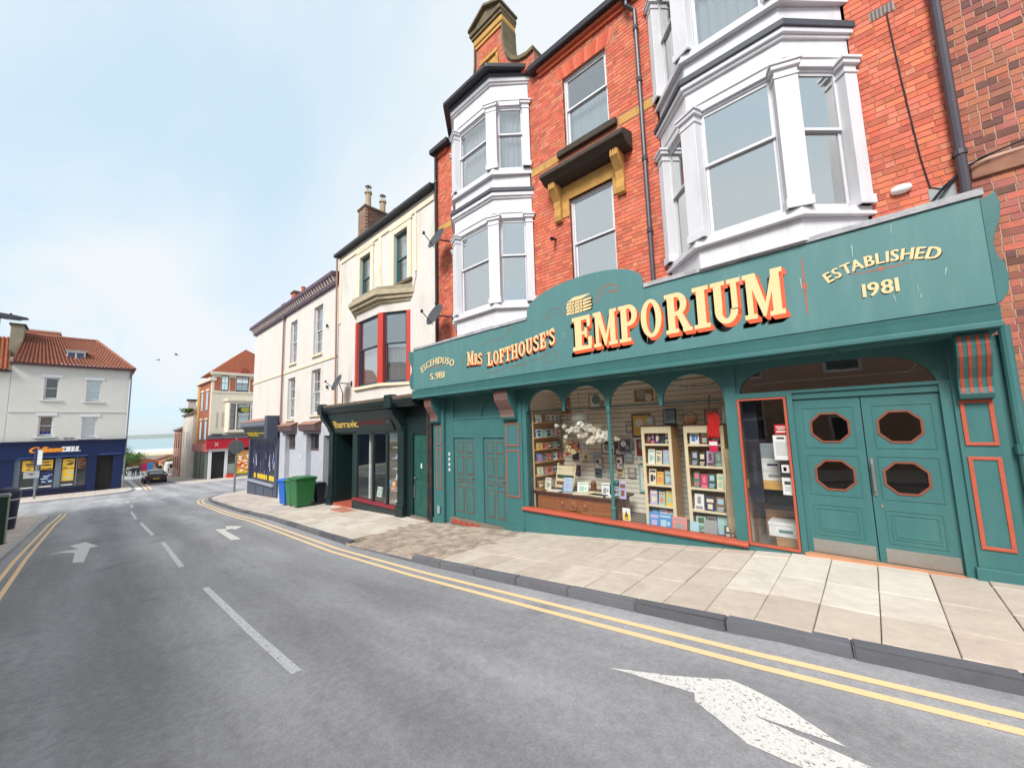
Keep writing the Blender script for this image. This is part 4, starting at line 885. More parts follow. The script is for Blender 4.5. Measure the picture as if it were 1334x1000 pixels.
# double doors
def leaf(x0, x1, sgn):
    ox = [(x0+.165, x1-.125) if sgn < 0 else (x0+.125, x1-.165)]*2; oz = [(1.45, 1.84), (.83, 1.22)]
    H = [(a, c, d, e) for (a, c), (d, e) in zip(ox, oz)]
    b = MB()
    for a, c, d, e in rects_minus(x0, x1, .0, 2.04, H): b.box(a, c, .06, .11, d, e)
    k = .11
    for a, c, d, e in H:
        for p in ([(a, d), (a+k, d), (a, d+k)], [(c, d), (c, d+k), (c-k, d)], [(c, e), (c-k, e), (c, e-k)], [(a, e), (a, e-k), (a+k, e)]): b.prism(p, 'y', .06, .11)
    D_ = b.build('shop_door', green, EM)
    for a, c, d, e in H:
        oc = [(a+k, d), (c-k, d), (c, d+k), (c, e-k), (c-k, e), (a+k, e), (a, e-k), (a, d+k)]; cx_, cz = (a+c)/2, (d+e)/2
        inn_ = [(cx_+(p[0]-cx_)*.90, cz+(p[1]-cz)*.90) for p in oc]; outo = [(cx_+(p[0]-cx_)*1.02, cz+(p[1]-cz)*1.02) for p in oc]
        b = MB()
        for i in range(8): j = (i+1) % 8; b.prism([outo[i], outo[j], inn_[j], inn_[i]], 'y', .05, .075)
        b.build('octagon_moulding', mat('brown_orange_trim', srgb(128, 74, 58), .5, .1, 8), D_); MB().prism(oc, 'y', .085, .090).build('glass_pane', glass_dk, D_)
    def mould(a, c, d, e, t=.012, y=.052, nm='panel_moulding'):
        b = MB(); b.box(a, c, y, .0595, d, d+t); b.box(a, c, y, .0595, e-t, e); b.box(a, a+t, y, .0595, d+t, e-t); b.box(c-t, c, y, .0595, d+t, e-t); b.build(nm, green, D_, bevel=.003)
    for d, e in ((1.38, 1.92), (.76, 1.29)): mould(x0+.09, x1-.07, d, e)
    mould(x0+.10, x1-.10, .24, .64); mould(x0+.14, x1-.14, .29, .59); MB().box(x0+.17, x1-.17, .054, .0595, .32, .56).build('panel', green, D_, bevel=.006)
    MB().box(x0+.06, x1-.02, .054, .0595, .012, .18).build('kick_plate', steel, D_)
    return D_
leaf(-.77, -.075, -1); DR = leaf(-.065, .62, 1)
b = MB(); b.box(-.05, -.015, .048, .0595, .80, 1.26); b.tube([(-.033, .05, .84), (-.033, .0, .86), (-.033, .0, 1.20), (-.033, .05, 1.22)], .014, 8); b.build('pull_handle', steel, DR)
b = MB(); b.lathe((0, 0, 0), [(.018, 0), (.018, .01)], 10); MB().box(.0, .025, .052, .0595, .66, .70).build('lock', steel, DR)
MB().box(-.80, .66, -.05, .16, g(-.75)-.2, -.002).build('threshold', mat('threshold_stone', srgb(196, 140, 108), .85, .2, 6), EM)
MB().box(-.80, .66, .03, .15, 2.045, 2.131).build('door_head', green, EM)
MB().box(1.061, 1.125, -.01, .2, -.3, 2.62).build('filler_strip', green, EM)
MB().box(-.062, -.078, .10, .12, 0, 2.04).build('door_stop', black_s, EM)
# ---------------------------------------------------------------- inside the bookshop window
FZ = -.10
b = MB(); b.box(-5.82, 1.0, .16, 4.2, FZ-.08, FZ); b.build('shop_floor', mat('shop_floor', srgb(110, 104, 98), .8, .1, 4), EM)
b = MB(); b.box(-5.86, -5.80, .16, 4.2, FZ, 2.62); b.box(.66, .72, .2, 4.2, FZ, 2.62); b.box(-5.8, .66, 4.1, 4.2, FZ, 2.62); b.box(-1.56, -1.50, .17, 1.36, FZ, 2.62); b.build('shop_inner_wall', shopw, EM)
MB().box(-5.8, .66, .31, 4.1, 2.622, 2.66).build('shop_ceiling', shopw, EM)
bk = MB().box(-5.8, -1.56, 1.30, 1.36, FZ, 2.62).build('slatwall', mat('slat_groove', srgb(120, 108, 92), .9, .05, 2), EM)
me = MB().box(-2.12, 2.12, -.02, 0, 0, .088).mesh('slat', shopw)
for k in range(27): place(me, 'slat', bk, (-3.68, 1.298, FZ+.01+k*.10))
COLN = {'navy': (38, 44, 92), 'dark red': (128, 30, 44), 'purple': (92, 58, 120), 'teal': (74, 128, 126), 'pink': (222, 110, 140), 'magenta': (196, 62, 120), 'yellow': (236, 190, 70), 'pale blue': (170, 205, 222), 'bright blue': (64, 138, 208), 'white': (240, 238, 236), 'cream': (232, 220, 190), 'grey': (150, 152, 156), 'dark green': (48, 84, 66), 'black': (36, 34, 40), 'brown': (132, 88, 58), 'lilac': (188, 176, 220), 'orange': (226, 140, 66), 'mint': (160, 206, 190), 'salmon': (232, 130, 128)}
ORD = ['first', 'second', 'third', 'fourth', 'fifth', 'sixth', 'seventh']
def cmat(c): return flat('cover_'+c.replace(' ', '_'), *COLN[c], rough=.45)
INK = {'white': 'bright blue', 'cream': 'brown', 'yellow': 'brown', 'pale blue': 'navy', 'pink': 'white', 'lilac': 'purple', 'mint': 'dark green'}
def cover(b, w, h, d, seed):
    """a small book or card: block, page edge, printed panel and bars on its face"""
    r = random.Random(seed); b.box(-w/2, w/2, 0, d, 0, h); b.box(-w/2+.002, w/2-.004, .003, d-.003, h, h+.0015, 2)
    k = r.randrange(4); y = -.0012
    def patch(x0, x1, z0, z1, mi=1): b.add([(x0*w, y, z0*h), (x1*w, y, z0*h), (x1*w, y, z1*h), (x0*w, y, z1*h)], [(0, 1, 2, 3)], mi)
    if k == 0: patch(-.36, .36, .62, .86); patch(-.25, .25, .15, .5)
    elif k == 1: patch(-.4, .4, .78, .9); patch(-.3, .1, .2, .62); patch(.16, .36, .3, .55)
    elif k == 2: patch(-.38, .38, .08, .26); patch(-.2, .2, .4, .85)
    else: patch(-.3, .3, .55, .9); patch(-.36, .36, .30, .36); patch(-.36, .3, .2, .26); patch(-.36, .2, .1, .16)
BK = {}
def book(x, y, z, w, h, d, c, label, cat='book', group=None, rz=0, lean=-.14, ink=None, name=None):
    key = (round(w, 3), round(h, 3), round(d, 3), c, random.randrange(6))
    if key not in BK:
        b = MB(); cover(b, w, h, d, key[4]); BK[key] = b.mesh(name or cat.replace(' ', '_'), [cmat(c), cmat(ink or random.choice([INK.get(c, 'cream'), 'cream', 'grey', 'lilac', 'brown', 'pale blue', 'salmon', 'navy', 'mint'])), cmat('cream')])
    return place(BK[key], name or cat.replace(' ', '_'), None, (x, y, z), (lean, 0, rz), label=label, category=cat, **({'group': group} if group else {}))
def bookcase(x0, x1, y0, y1, z1, name_, shelves):
    t = thing('bookcase', name_, 'bookcase', ((x0+x1)/2, y0, FZ)); o = Vector(t.location)
    T = Matrix.Translation(-o)
    for xa, xb in ((x0, x0+.022), (x1-.022, x1)): MB(T).box(xa, xb, y0, y1, FZ, z1).build('side', wood_t, t)
    MB(T).box(x0+.022, x1-.022, y1-.015, y1, FZ, z1).build('back', mat('case_back', srgb(150, 136, 116), .8, .1, 3), t); MB(T).box(x0-.015, x1+.015, y0-.015, y1, z1, z1+.025).build('top', wood_d, t)
    for z in shelves:
        MB(T).box(x0+.022, x1-.022, y0+.005, y1-.015, z-.02, z).build('shelf', wood_c, t); MB(T).box(x0+.022, x1-.022, y0-.004, y0+.004, z-.02, z+.018).build('shelf_lip', wood_c, t)
    fw = .055
    for xa, xb in ((x0, x0+fw), (x1-fw, x1)): MB(T).box(xa, xb, y0-.014, y0-.0045, FZ, z1-.0).build('face_frame', wood_c, t)
    MB(T).box(x0+fw, x1-fw, y0-.014, y0-.0045, z1-.12, z1).build('face_frame', wood_c, t)
    return t
bookcase(-3.22, -2.66, .50, .86, 1.70, 'pale wooden bookcase of face-out books, left of the two in shop window', (1.37, 1.0, .63, .26))
bookcase(-2.44, -1.80, .50, .86, 1.70, 'pale wooden bookcase of face-out books beside the red cloth, right of the two', (1.37, 1.0, .63, .26))
SH = ['top', 'second', 'third', 'fourth', 'bottom']; ZS = [1.372, 1.002, .632, .262, FZ+.01]
def row(x0, x1, z, items, where, y=.53, hs=(.20, .25)):
    n = len(items); w0 = (x1-x0)/n
    for i, c in enumerate(items):
        cc = c.split('/'); w = w0*random.uniform(.84, .97); h = random.uniform(*hs)
        book(x0+w0*(i+.5), y+random.uniform(0, .03), z, w, h, .02, cc[0], f"{cc[0]} {'box' if len(cc) > 1 else 'book'} standing {ORD[i]} from left on {where}", cc[1] if len(cc) > 1 else 'book', 'books in the shop window', rz=random.uniform(-.08, .08))
L1 = [['dark red', 'navy', 'purple', 'dark green', 'black'], ['white', 'cream', 'lilac'], ['cream', 'yellow', 'grey'], ['lilac', 'mint', 'yellow'], ['bright blue', 'white', 'pink']]
L2 = [['white', 'dark red', 'black'], ['dark green', 'black', 'lilac', 'grey'], ['teal', 'magenta', 'dark green', 'cream'], ['white', 'navy', 'brown'], ['mint', 'grey', 'pale blue']]
for k in range(5):
    row(-3.15, -2.73, ZS[k], L1[k], f'the {SH[k]} shelf of the left bookcase', hs=(.23, .29)); row(-2.37, -1.87, ZS[k], L2[k], f'the {SH[k]} shelf of the right bookcase', hs=(.23, .29))
# books leaning on the window floor in front of the cases
for i, (x, y, w, h, c, lb) in enumerate(((-3.02, .34, .20, .26, 'bright blue', 'bright blue book on the window floor, leftmost of the front row'), (-2.80, .26, .24, .27, 'bright blue', 'bright blue book propped low in front of the left bookcase beside the pink one'), (-2.55, .26, .24, .25, 'salmon', 'salmon pink book propped at the foot of the left bookcase'), (-2.32, .30, .14, .20, 'pale blue', 'small pale blue card propped right of the salmon book'), (-2.08, .34, .2, .24, 'grey', 'grey book with arched picture propped below the right bookcase'), (-1.80, .34, .16, .2, 'navy', 'navy book propped at the right end of the window floor'))):
    book(x, y, FZ+.012, w, h, .02, c, lb, lean=-.22)
b = MB(); b.box(0, .75, 0, .14, 0, .015); random.seed(3)
for k in range(90): b.ball((random.uniform(.02, .73), random.uniform(.01, .12), .02+random.uniform(0, .03)), random.uniform(.012, .022), 5, 4, random.randrange(2))
place(b.mesh('floral_runner', [flat('runner_dark', 60, 62, 50), flat('runner_pale', 196, 190, 150)]), 'floral_runner', None, (-2.36, .16, FZ), label='dark patterned runner lying along the window floor below the bookcases', category='runner')
# things on top of the bookcases
b = MB(); b.box(-.12, .12, 0, .02, 0, .30); b.box(-.10, .10, -.004, 0, .03, .27, 1); place(b.mesh('framed_picture', [black_s, flat('pic_grey', 120, 128, 132)]), 'framed_picture', None, (-2.72, .62, 1.727), (-.1, 0, 0), label='dark framed picture standing on top of the left bookcase', category='picture')
b = MB(); b.box(-.11, .11, 0, .02, 0, .26); b.box(-.08, .08, -.004, 0, .04, .22, 1); place(b.mesh('framed_picture', [flat('frame_brown', 92, 70, 60), flat('pic_pale', 176, 164, 156)]), 'framed_picture', None, (-2.02, .66, 1.727), (-.1, 0, 0), label='brown framed picture on the right bookcase left of the red cloth', category='picture')
b = MB(); b.box(-.10, .10, 0, .02, 0, .26); b.box(-.08, .08, -.004, 0, .03, .23, 1); place(b.mesh('framed_picture', [white_d, flat('pic_line', 200, 196, 190)]), 'framed_picture', None, (-1.70, .5, 1.74), (-.1, 0, 0), label='white framed picture high at the right end of the window', category='picture')
bs = thing('wicker_basket', 'tan wicker basket with handle on top of the right bookcase', 'basket', (-2.36, .62, 1.727)); wk = mat('wicker', srgb(146, 96, 56), .8, .25, 40, .6, 120)
MB().lathe((0, 0, 0), [(.10, 0), (.13, .05), (.135, .12), (.125, .12), (.11, .03)], 14).build('body', wk, bs); MB().tube([(-.12, 0, .11), (-.10, 0, .19), (0, 0, .22), (.10, 0, .19), (.12, 0, .11)], .012, 6).build('handle', wk, bs)
b = MB(); b.lathe((0, 0, 0), [(.09, 0), (.09, .10), (.07, .15), (.03, .18)], 12); place(b.mesh('glass_jar', flat('jar', 150, 156, 150)), 'glass_jar', None, (-3.08, .62, 1.727), label='small grey jar on the left end of the left bookcase', category='jar')
rc = MB(); n = 14; pts = []
for j in range(9):
    z = 1.93-.055*j
    for i in range(n+1): pts.append((-1.99+.19*i/n+.012*math.sin(j*.7), .30+.018*math.sin(i*1.6+j*.3)+.01*j*.1, z+.01*math.sin(i)))
rc.add(pts, [(j*(n+1)+i, j*(n+1)+i+1, (j+1)*(n+1)+i+1, (j+1)*(n+1)+i) for j in range(8) for i in range(n)])
rd = place(rc.mesh('red_scarf', flat('bright_red_cloth', 206, 18, 28, .8), True), 'red_scarf', None, label='bright red cloth hanging in the right end of the shop window', category='cloth')
rd.modifiers.new('s', 'SOLIDIFY').thickness = .004
MB().prism([(-1.94, 1.94), (-1.90, 2.20), (-1.93, 2.20), (-1.96, 1.94)], 'y', .30, .31).build('hanger', wood_d, rd)
b = MB(); b.box(-1.97, -1.84, .262, .266, 1.28, 1.46); b.box(-1.965, -1.845, .260, .262, 1.38, 1.44, 1); b.build('price_card', [flat('card_magenta', 214, 28, 84), paper], rd)
# left wall rack with greeting cards
rk = thing('card_rack', 'tan wooden rack of greeting cards along the left wall of the shop window', 'rack', (-5.6, .7, FZ))
T = Matrix.Translation((5.6, -.7, -FZ)); MB(T).box(-5.72, -5.69, .24, .27, FZ, 2.08).build('upright', wood_c, rk); MB(T).box(-5.795, -5.775, .24, 1.27, FZ, 2.08).build('back', wood_t, rk)
RZ = [1.85, 1.51, 1.24, .96, .66, .36]
for z in RZ: MB(T).box(-5.774, -5.56, .28, 1.26, z-.02, z).build('shelf', wood_t, rk)
CC = ['white', 'mint', 'pale blue', 'cream', 'brown', 'grey', 'dark green', 'salmon', 'yellow', 'bright blue', 'white', 'pale blue', 'black', 'white']
cp = ['topmost', 'second', 'third', 'fourth', 'fifth', 'lowest']
for k, z in enumerate(RZ):
    for i in range(5):
        c = random.choice(CC); book(-5.60, .36+i*.185, z+.004, .17, .18 if k not in (2,) else .14, .012, c, f'{c} greeting card {ORD[i]} from the glass on the {cp[k]} shelf of the wall rack', 'card', 'cards on the wall rack', rz=math.pi/2-.25, lean=-.1)
# the counter with its carved roundels
ct = thing('wooden_counter', 'carved oak counter with round medallions standing inside the shop window', 'counter', (-4.7, .3, FZ)); T = Matrix.Translation((4.7, -.3, -FZ))
MB(T).box(-5.64, -3.78, .28, .98, FZ, .30).build('carcass', wood_o, ct, bevel=.01); MB(T).box(-5.74, -3.70, .20, 1.04, .302, .345).build('top', wood_d, ct, bevel=.012); MB(T).box(-5.68, -3.74, .255, 1.0, FZ+.001, FZ+.06).build('plinth', wood_d, ct, bevel=.006)
for a, c in ((-5.58, -5.18), (-4.26, -3.84)):
    b = MB(T); b.box(a, c, .268, .2795, -.0, .03); b.box(a, c, .268, .2795, .23, .26); b.box(a, a+.03, .268, .2795, .03, .23); b.box(c-.03, c, .268, .2795, .03, .23); b.build('panel_moulding', wood_o, ct, bevel=.004)
for xx, r in ((-4.98, .075), (-4.70, .12), (-4.42, .075)):
    b = MB(T @ Matrix.Translation((xx, .28, .12)) @ Matrix.Rotation(math.pi/2, 4, 'X')); b.lathe((0, 0, 0), [(r, 0), (r, .014), (r*.9, .024), (r*.78, .010), (r*.6, .008), (r*.5, .024), (r*.2, .03), (.004, .03)], 20); b.build('medallion', wood_o, ct, smooth=True)
for k in range(3): MB(T).box(-3.779, -3.772, .36+k*.2, .50+k*.2, .0, .26).build('end_panel', wood_o, ct)
b = MB(); b.box(-.075, .075, -.003, 0, 0, .22); b.add([(-.065, -.004, .008), (.065, -.004, .008), (.065, -.004, .13), (-.065, -.004, .13)], [(0, 1, 2, 3)], 1); b.add([(-.035, -.005, .06), (.035, -.005, .06), (0, -.005, .18)], [(0, 1, 2)], 2); b.box(-.03, .03, -.006, -.004, .025, .04, 2)
place(b.mesh('warning_sticker', [paper, flat('sticker_yellow', 250, 214, 40), black_s]), 'warning_sticker', None, (-3.42, .10, .02), label='yellow and white warning card at the foot of the window right of the green mullion', category='sticker')
TOPZ = .346
for x, y, w, h, c, lb in ((-5.45, .42, .14, .26, 'cream', 'cream card stood up at the left end of the counter'), (-5.05, .50, .12, .14, 'bright blue', 'small blue box on the counter before the slatted stand'), (-4.90, .40, .2, .30, 'pale blue', 'large pale blue card standing on the counter'), (-4.58, .48, .24, .22, 'white', 'white card printed with a blue car standing on the counter'), (-4.02, .44, .16, .25, 'white', 'white framed card on the counter just left of the green mullion'), (-3.86, .55, .16, .18, 'pale blue', 'pale blue card half behind the green mullion'), (-3.60, .34, .13, .32, 'lilac', 'tall lilac card propped at the right end of the counter'), (-5.2, .9, .2, .3, 'teal', 'teal book at the back of the counter left end')):
    book(x, y, TOPZ, w, h, .012, c, lb, 'card', rz=.25, lean=-.18)
st = thing('card_stand', 'small cream slatted display stand at the back of the counter', 'stand', (-5.22, .72, TOPZ)); 
for k in range(4): MB().box(-.24, .24, -.01+.03*k, .01+.03*k, .02+.14*k, .08+.14*k).build('slat', wood_c, st)
for s in (-1, 1): MB().prism([(-.02, 0), (.14, .56), (.17, .56), (.02, 0)], 'x', s*.24-.012, s*.24+.012).build('side', wood_c, st)
for k in range(3): MB().box(-.2, .2, .0+.03*k, .012+.03*k, .085+.14*k, .15+.14*k).build('card', cmat(('brown', 'dark green', 'cream')[k]), st)
for i, (x, y, w, d, h, c) in enumerate(((-4.75, .36, .34, .22, .02, 'grey'), (-4.45, .34, .40, .24, .03, 'cream'), (-4.12, .33, .34, .18, .035, 'black'), (-5.2, .34, .3, .2, .02, 'white'), (-4.3, .62, .4, .3, .05, 'brown'), (-3.92, .40, .25, .25, .02, 'white'))):
    b = MB(); b.box(-w/2, w/2, 0, d, 0, h); b.box(-w/2+.004, w/2-.004, -.001, 0, .004, h-.004, 1); place(b.mesh('flat_book', [cmat(c), cmat('cream')]), 'flat_book', None, (x, y-.1, TOPZ+.001), (0, 0, random.uniform(-.3, .3)), label=f'{c} book lying flat on the counter, {ORD[i]} of the flat ones from the stand', category='book', group='books lying flat on the counter')
for x, y, h, c, lb in ((-4.42, .66, .24, 'brown', 'brown wooden post box on the counter'), (-4.10, .7, .2, 'black', 'small dark vase at the back of the counter'), (-3.95, .8, .28, 'teal', 'teal bottle behind the green mullion')):
    b = MB(); b.lathe((0, 0, 0), [(.05, 0), (.06, .02), (.06, h*.75), (.068, h*.8), (.05, h*.92), (.02, h)], 14); place(b.mesh('ornament', cmat(c), True), 'ornament', None, (x, y, TOPZ), label=lb, category='ornament')
# white pompom flowers, dried flowers
def lump(name, label, c, n, ex, rr, mats, seed, cat):
    r = random.Random(seed); b = MB()
    for k in range(n):
        p = Vector((r.gauss(0, ex[0]), r.gauss(0, ex[1]), r.gauss(0, ex[2]))); p.x = max(-2*ex[0], min(2*ex[0], p.x)); rad = r.uniform(*rr); mi = r.randrange(len(mats))
        for j in range(9):
            q = Vector((r.gauss(0, 1), r.gauss(0, 1), r.gauss(0, 1))).normalized()*rad*.62; b.ball(tuple(p+q), rad*r.uniform(.4, .62), 6, 4, mi, (1, 1, r.uniform(.7, 1.1)))
    b.tube([(0, 0, ex[2]), (0, 0, ex[2]*2+.05), (0, .02, 2.6-c[2])], .004, 5, 0)
    return place(b.mesh(name, mats), name, None, c, label=label, category=cat)
lump('pompom_flowers', 'cluster of white paper pompom flowers hanging in the shop window', (-4.42, .50, 1.66), 50, (.33, .12, .13), (.055, .095), [flat('petal_white', 236, 230, 220, .9), flat('petal_cream', 222, 208, 190, .9)], 4, 'flowers')
b = MB(); b.ball((0, 0, 0), .17, 14, 10, 0, (1.2, 1, .8)); b.tube([(0, 0, .1), (0, 0, .55)], .004, 5, 1); place(b.mesh('paper_lantern', [flat('lantern', 206, 210, 204, .8), black_s], True), 'paper_lantern', None, (-4.62, .55, 1.93), label='round pale lantern hanging above the white pompoms', category='lantern')
lump('dried_flowers', 'bunch of dried orange and red flowers hanging by the card rack', (-4.98, .62, 1.26), 16, (.12, .08, .12), (.04, .07), [flat('dry_orange', 176, 110, 72, .9), flat('dry_red', 176, 44, 40, .9), flat('dry_cream', 206, 190, 140, .9)], 9, 'flowers')
# panels on the slatwall
for i, (x, z, w, h, cs, nm, lb) in enumerate(((-3.55, 1.72, .42, .50, ('navy', 'yellow', 'white'), 'wall_picture', 'large navy blue picture shape on the slatwall right of the mullion'), (-3.50, 1.26, .44, .42, ('white', 'dark red', 'grey'), 'wall_picture', 'white framed print with red poppies under the navy picture'), (-3.40, .62, .55, .56, ('mint', 'white', 'grey'), 'wall_picture', 'pale green patterned print standing on the slatwall behind the counter end'), (-4.35, 1.22, .34, .22, ('black', 'white', 'grey'), 'wall_picture', 'dark purse card hung on the slatwall behind the counter'), (-4.10, .92, .16, .30, ('brown', 'white', 'black'), 'wall_picture', 'brown looped strap card hung on the slatwall'), (-4.62, .90, .2, .26, ('grey', 'white', 'black'), 'wall_picture', 'grey necklace card hung on the slatwall left of the brown strap'), (-3.95, 1.30, .3, .3, ('grey', 'navy', 'white'), 'wall_picture', 'grey and blue card hung high on the slatwall by the mullion'), (-4.55, 2.30, .5, .36, ('grey', 'white', 'teal'), 'wall_picture', 'grey picture leaning high under the second window arch'), (-3.45, 2.35, .5, .3, ('cream', 'brown', 'grey'), 'wall_picture', 'cream round-topped panel under the third window arch'), (-5.45, 2.25, .28, .4, ('orange', 'brown', 'black'), 'wall_picture', 'orange brown panel high under the first window arch'))):
    b = MB(); b.box(-w/2, w/2, -.02, 0, -h/2, h/2); b.add([(-w*.42, -.022, -h*.42), (w*.42, -.022, -h*.42), (w*.42, -.022, h*.42), (-w*.42, -.022, h*.42)], [(0, 1, 2, 3)], 1)
    b.ball((-.1*w, -.022, .12*h), .22*w, 10, 6, 2, (1, .05, 1)); b.ball((.2*w, -.022, -.15*h), .16*w, 8, 6, 0, (1, .05, 1))
    place(b.mesh(nm, [cmat(c) for c in cs]), nm, None, (x, 1.26, z), label=lb, category='picture')
rg = random.Random(31)
k = 0
for x in [-5.2+.27*i for i in range(7)]:
    for z in (.62, .92, 1.22, 1.52):
        if rg.random() < .72 and not (-4.75 < x < -3.9 and 1.35 < z):
            c = rg.choice(['grey', 'navy', 'black', 'cream', 'brown', 'pale blue', 'teal', 'dark red', 'white']); k += 1
            book(x+rg.uniform(-.04, .04), 1.24, z+rg.uniform(-.05, .05), rg.uniform(.12, .2), rg.uniform(.16, .25), .01, c, f'{c} carded gift hanging on the slatwall hook, {ORD[min(6, int((x+5.2)/.27+.5))]} column and {("lowest", "second", "third", "top")[int((z-.62)/.3+.5)]} row', 'card', 'carded gifts on the slatwall', lean=-.03)
tw = lump('twig_garland', 'thin dark twig garland draped under the fourth arch', (-2.1, .4, 2.42), 1, (.01, .01, .01), (.004, .006), [black_s], 2, 'garland')
b = MB(); r = random.Random(4); pth = [(-.45+.09*i, .02*math.sin(i*2), -.06*math.sin(math.pi*i/10)+.02) for i in range(11)]; b.tube(pth, .007, 5)
for k in range(40): p = Vector(pth[r.randrange(11)]); q = p+Vector((r.uniform(-.06, .06), 0, r.uniform(-.05, .04))); b.tube([tuple(p), tuple(q)], .003, 4)
tw.data = b.mesh('twig_garland', black_s)
# cloth / bag hanging at the right edge
b = MB(); pts = []; n = 10
for j in range(8):
    for i in range(n+1): pts.append((.16*i/n+.02*math.sin(j), .02*math.sin(i*1.5+j*.6), -.2*j))
b.add(pts, [(j*(n+1)+i, j*(n+1)+i+1, (j+1)*(n+1)+i+1, (j+1)*(n+1)+i) for j in range(7) for i in range(n)]); o = place(b.mesh('linen_curtain', flat('linen', 176, 158, 128, .95, .15), True), 'linen_curtain', None, (-1.80, .36, 1.32), label='beige linen hanging beside the right bookcase edge', category='cloth'); o.modifiers.new('s', 'SOLIDIFY').thickness = .004
# ---- behind the side window: notices on the glass, shelf with boxes
def sheet(x0, x1, z0, z1, name, label, base, lines, cat='notice', y=.045):
    b = MB(); b.box(x0, x1, y, y+.002, z0, z1)
    for (a, c, d, e, mi) in lines: b.add([(x0+(x1-x0)*a, y-.001, z0+(z1-z0)*d), (x0+(x1-x0)*c, y-.001, z0+(z1-z0)*d), (x0+(x1-x0)*c, y-.001, z0+(z1-z0)*e), (x0+(x1-x0)*a, y-.001, z0+(z1-z0)*e)], [(0, 1, 2, 3)], mi)
    return place(b.mesh(name, [base, paper, flat('ink_grey', 150, 150, 156), flat('ink_dark', 60, 60, 70), cmat('dark red'), cmat('salmon')]), name, None, label=label, category=cat)
sheet(-1.02, -.86, 1.56, 1.70, 'red_notice', 'small red notice with white lines hung on the side window', flat('notice_red', 206, 30, 44), [(.12, .88, .7, .8, 1), (.2, .8, .5, .6, 1), (.12, .88, .2, .34, 1)])
sheet(-1.05, -.87, 1.20, 1.548, 'white_notice', 'white paper notice below the red one on the side window', paper, [(.25, .75, .84, .92, 3)]+[(.12, .88, .2+.08*k, .225+.08*k, 2) for k in range(7)])
sheet(-1.00, -.87, .97, 1.19, 'photo_card', 'dark photo card between the two white notices on the side window', cmat('black'), [(.15, .85, .25, .75, 1), (.3, .6, .35, .6, 5)])
sheet(-.99, -.87, .72, .955, 'white_card', 'small white card, lowest of the notices on the side window', paper, [(.2, .8, .6, .8, 3), (.2, .8, .4, .45, 2), (.2, .8, .25, .3, 2)])
sh = thing('window_shelf', 'pale wooden plank shelf across the side window', 'shelf', (-1.15, .3, .80)); MB().box(-.34, .36, 0, .5, -.06, .06).build('plank', mat('pine_plank', srgb(214, 168, 96), .6, .1, 4), sh); 
for s in (-.3, .3): MB().box(s-.02, s+.02, .2, .24, -.9, -.06).build('leg', wood_d, sh)
def carton(x, y, z, w, d, h, m, label, rz=0, flap=False, mark=None):
    t = thing('box', label, 'box', (x, y, z), rz); MB().box(-w/2, w/2, 0, d, 0, h).build('body', m, t, bevel=.004); MB().box(-w/2-.006, w/2+.006, -.006, d+.006, h, h+.04).build('lid', m, t, bevel=.004)
    if mark: MB().box(-w*.2, w*.2, -.008, -.0062, h*.4, h*.66).build('print', mark, t)
    if flap:
        for s in (-1, 1): MB().add([(s*w/2, 0, h+.04), (s*w/2, d, h+.04), (s*w*.18, d*.9, h+.22), (s*w*.18, d*.1, h+.22)], [(0, 1, 2, 3)]).build('flap', m, t)
wb = flat('white_box', 232, 234, 238)
carton(-1.12, .36, .862, .40, .3, .14, wb, 'white archive box on the window shelf, lower of two', mark=cmat('grey')); carton(-1.14, .38, 1.044, .34, .28, .10, wb, 'white archive box stacked on the other on the window shelf', mark=cmat('navy')); carton(-1.18, .40, 1.186, .34, .26, .18, flat('clear_box', 150, 160, 168), 'grey plastic box topmost on the window shelf')
carton(-1.05, .34, FZ+.16, .42, .34, .16, wb, 'white box with a blue emblem at the foot of the side window', mark=cmat('teal')); carton(-.98, .36, FZ+.001, .40, .3, .115, card_m, 'low brown carton under the white box by the side window')
carton(-1.08, .80, FZ+.001, .56, .4, .42, card_m, 'open brown cardboard carton with raised flaps behind the side window', .2, True)
b = MB(); b.box(-.30, .30, 0, .03, 0, .4); b.box(-.27, .27, -.003, 0, .03, .37, 1); b.box(-.05, .05, .0, .06, -.2, 0); place(b.mesh('monitor', [black_s, flat('screen_dark', 24, 26, 30, .15)]), 'monitor', None, (-1.05, 1.0, 1.45), label='dark monitor standing behind the boxes in the side window', category='monitor')
b = MB(); b.box(-.09, .09, 0, .02, 0, 1.5); bn = place(b.mesh('banner', flat('banner_navy', 28, 32, 50)), 'banner', None, (-1.34, .2, .55), label='upright navy banner at the left edge of the side window', category='banner')
put_text(bn, 'OINNING', flat('banner_ink', 84, 88, 100), Matrix.Translation((.03, 0, .50)) @ Matrix.Rotation(-math.pi/2, 4, 'Y'), .075, width=.5)
random.seed(17)
# ================================================================ 2. BROWN BRICK HOUSE AT THE RIGHT EDGE
BB = building('brick_building', 'dark brown brick house wall at the right edge beside the drainpipe', (3, .2, 0))
wall(BB, 'wall', mortar_b, 1.12, 9.0, -.4, 11.5, .17, .4)
bricks(BB, .17, 1.12, 3.2, -.3, 10.5, [(1.12, 3.2, 4.46, 4.66)], BROWN, brick_b, 21, hidden=[(1.0, 1.22, -1, 4.2)], course=.082, ln=.165)
for i in range(5): MB().box(1.13+i*.42, 1.54+i*.42, .125, .3, 4.465, 4.655).build('string_course_stone', mat('string_stone', srgb(150, 108, 88), .9, .25, 5, .3, 40), BB, bevel=.012)
MB().prism([(.1, 11.5), (4, 13.4), (8, 11.5)], 'x', 1.12, 9).build('roof', slate, BB)

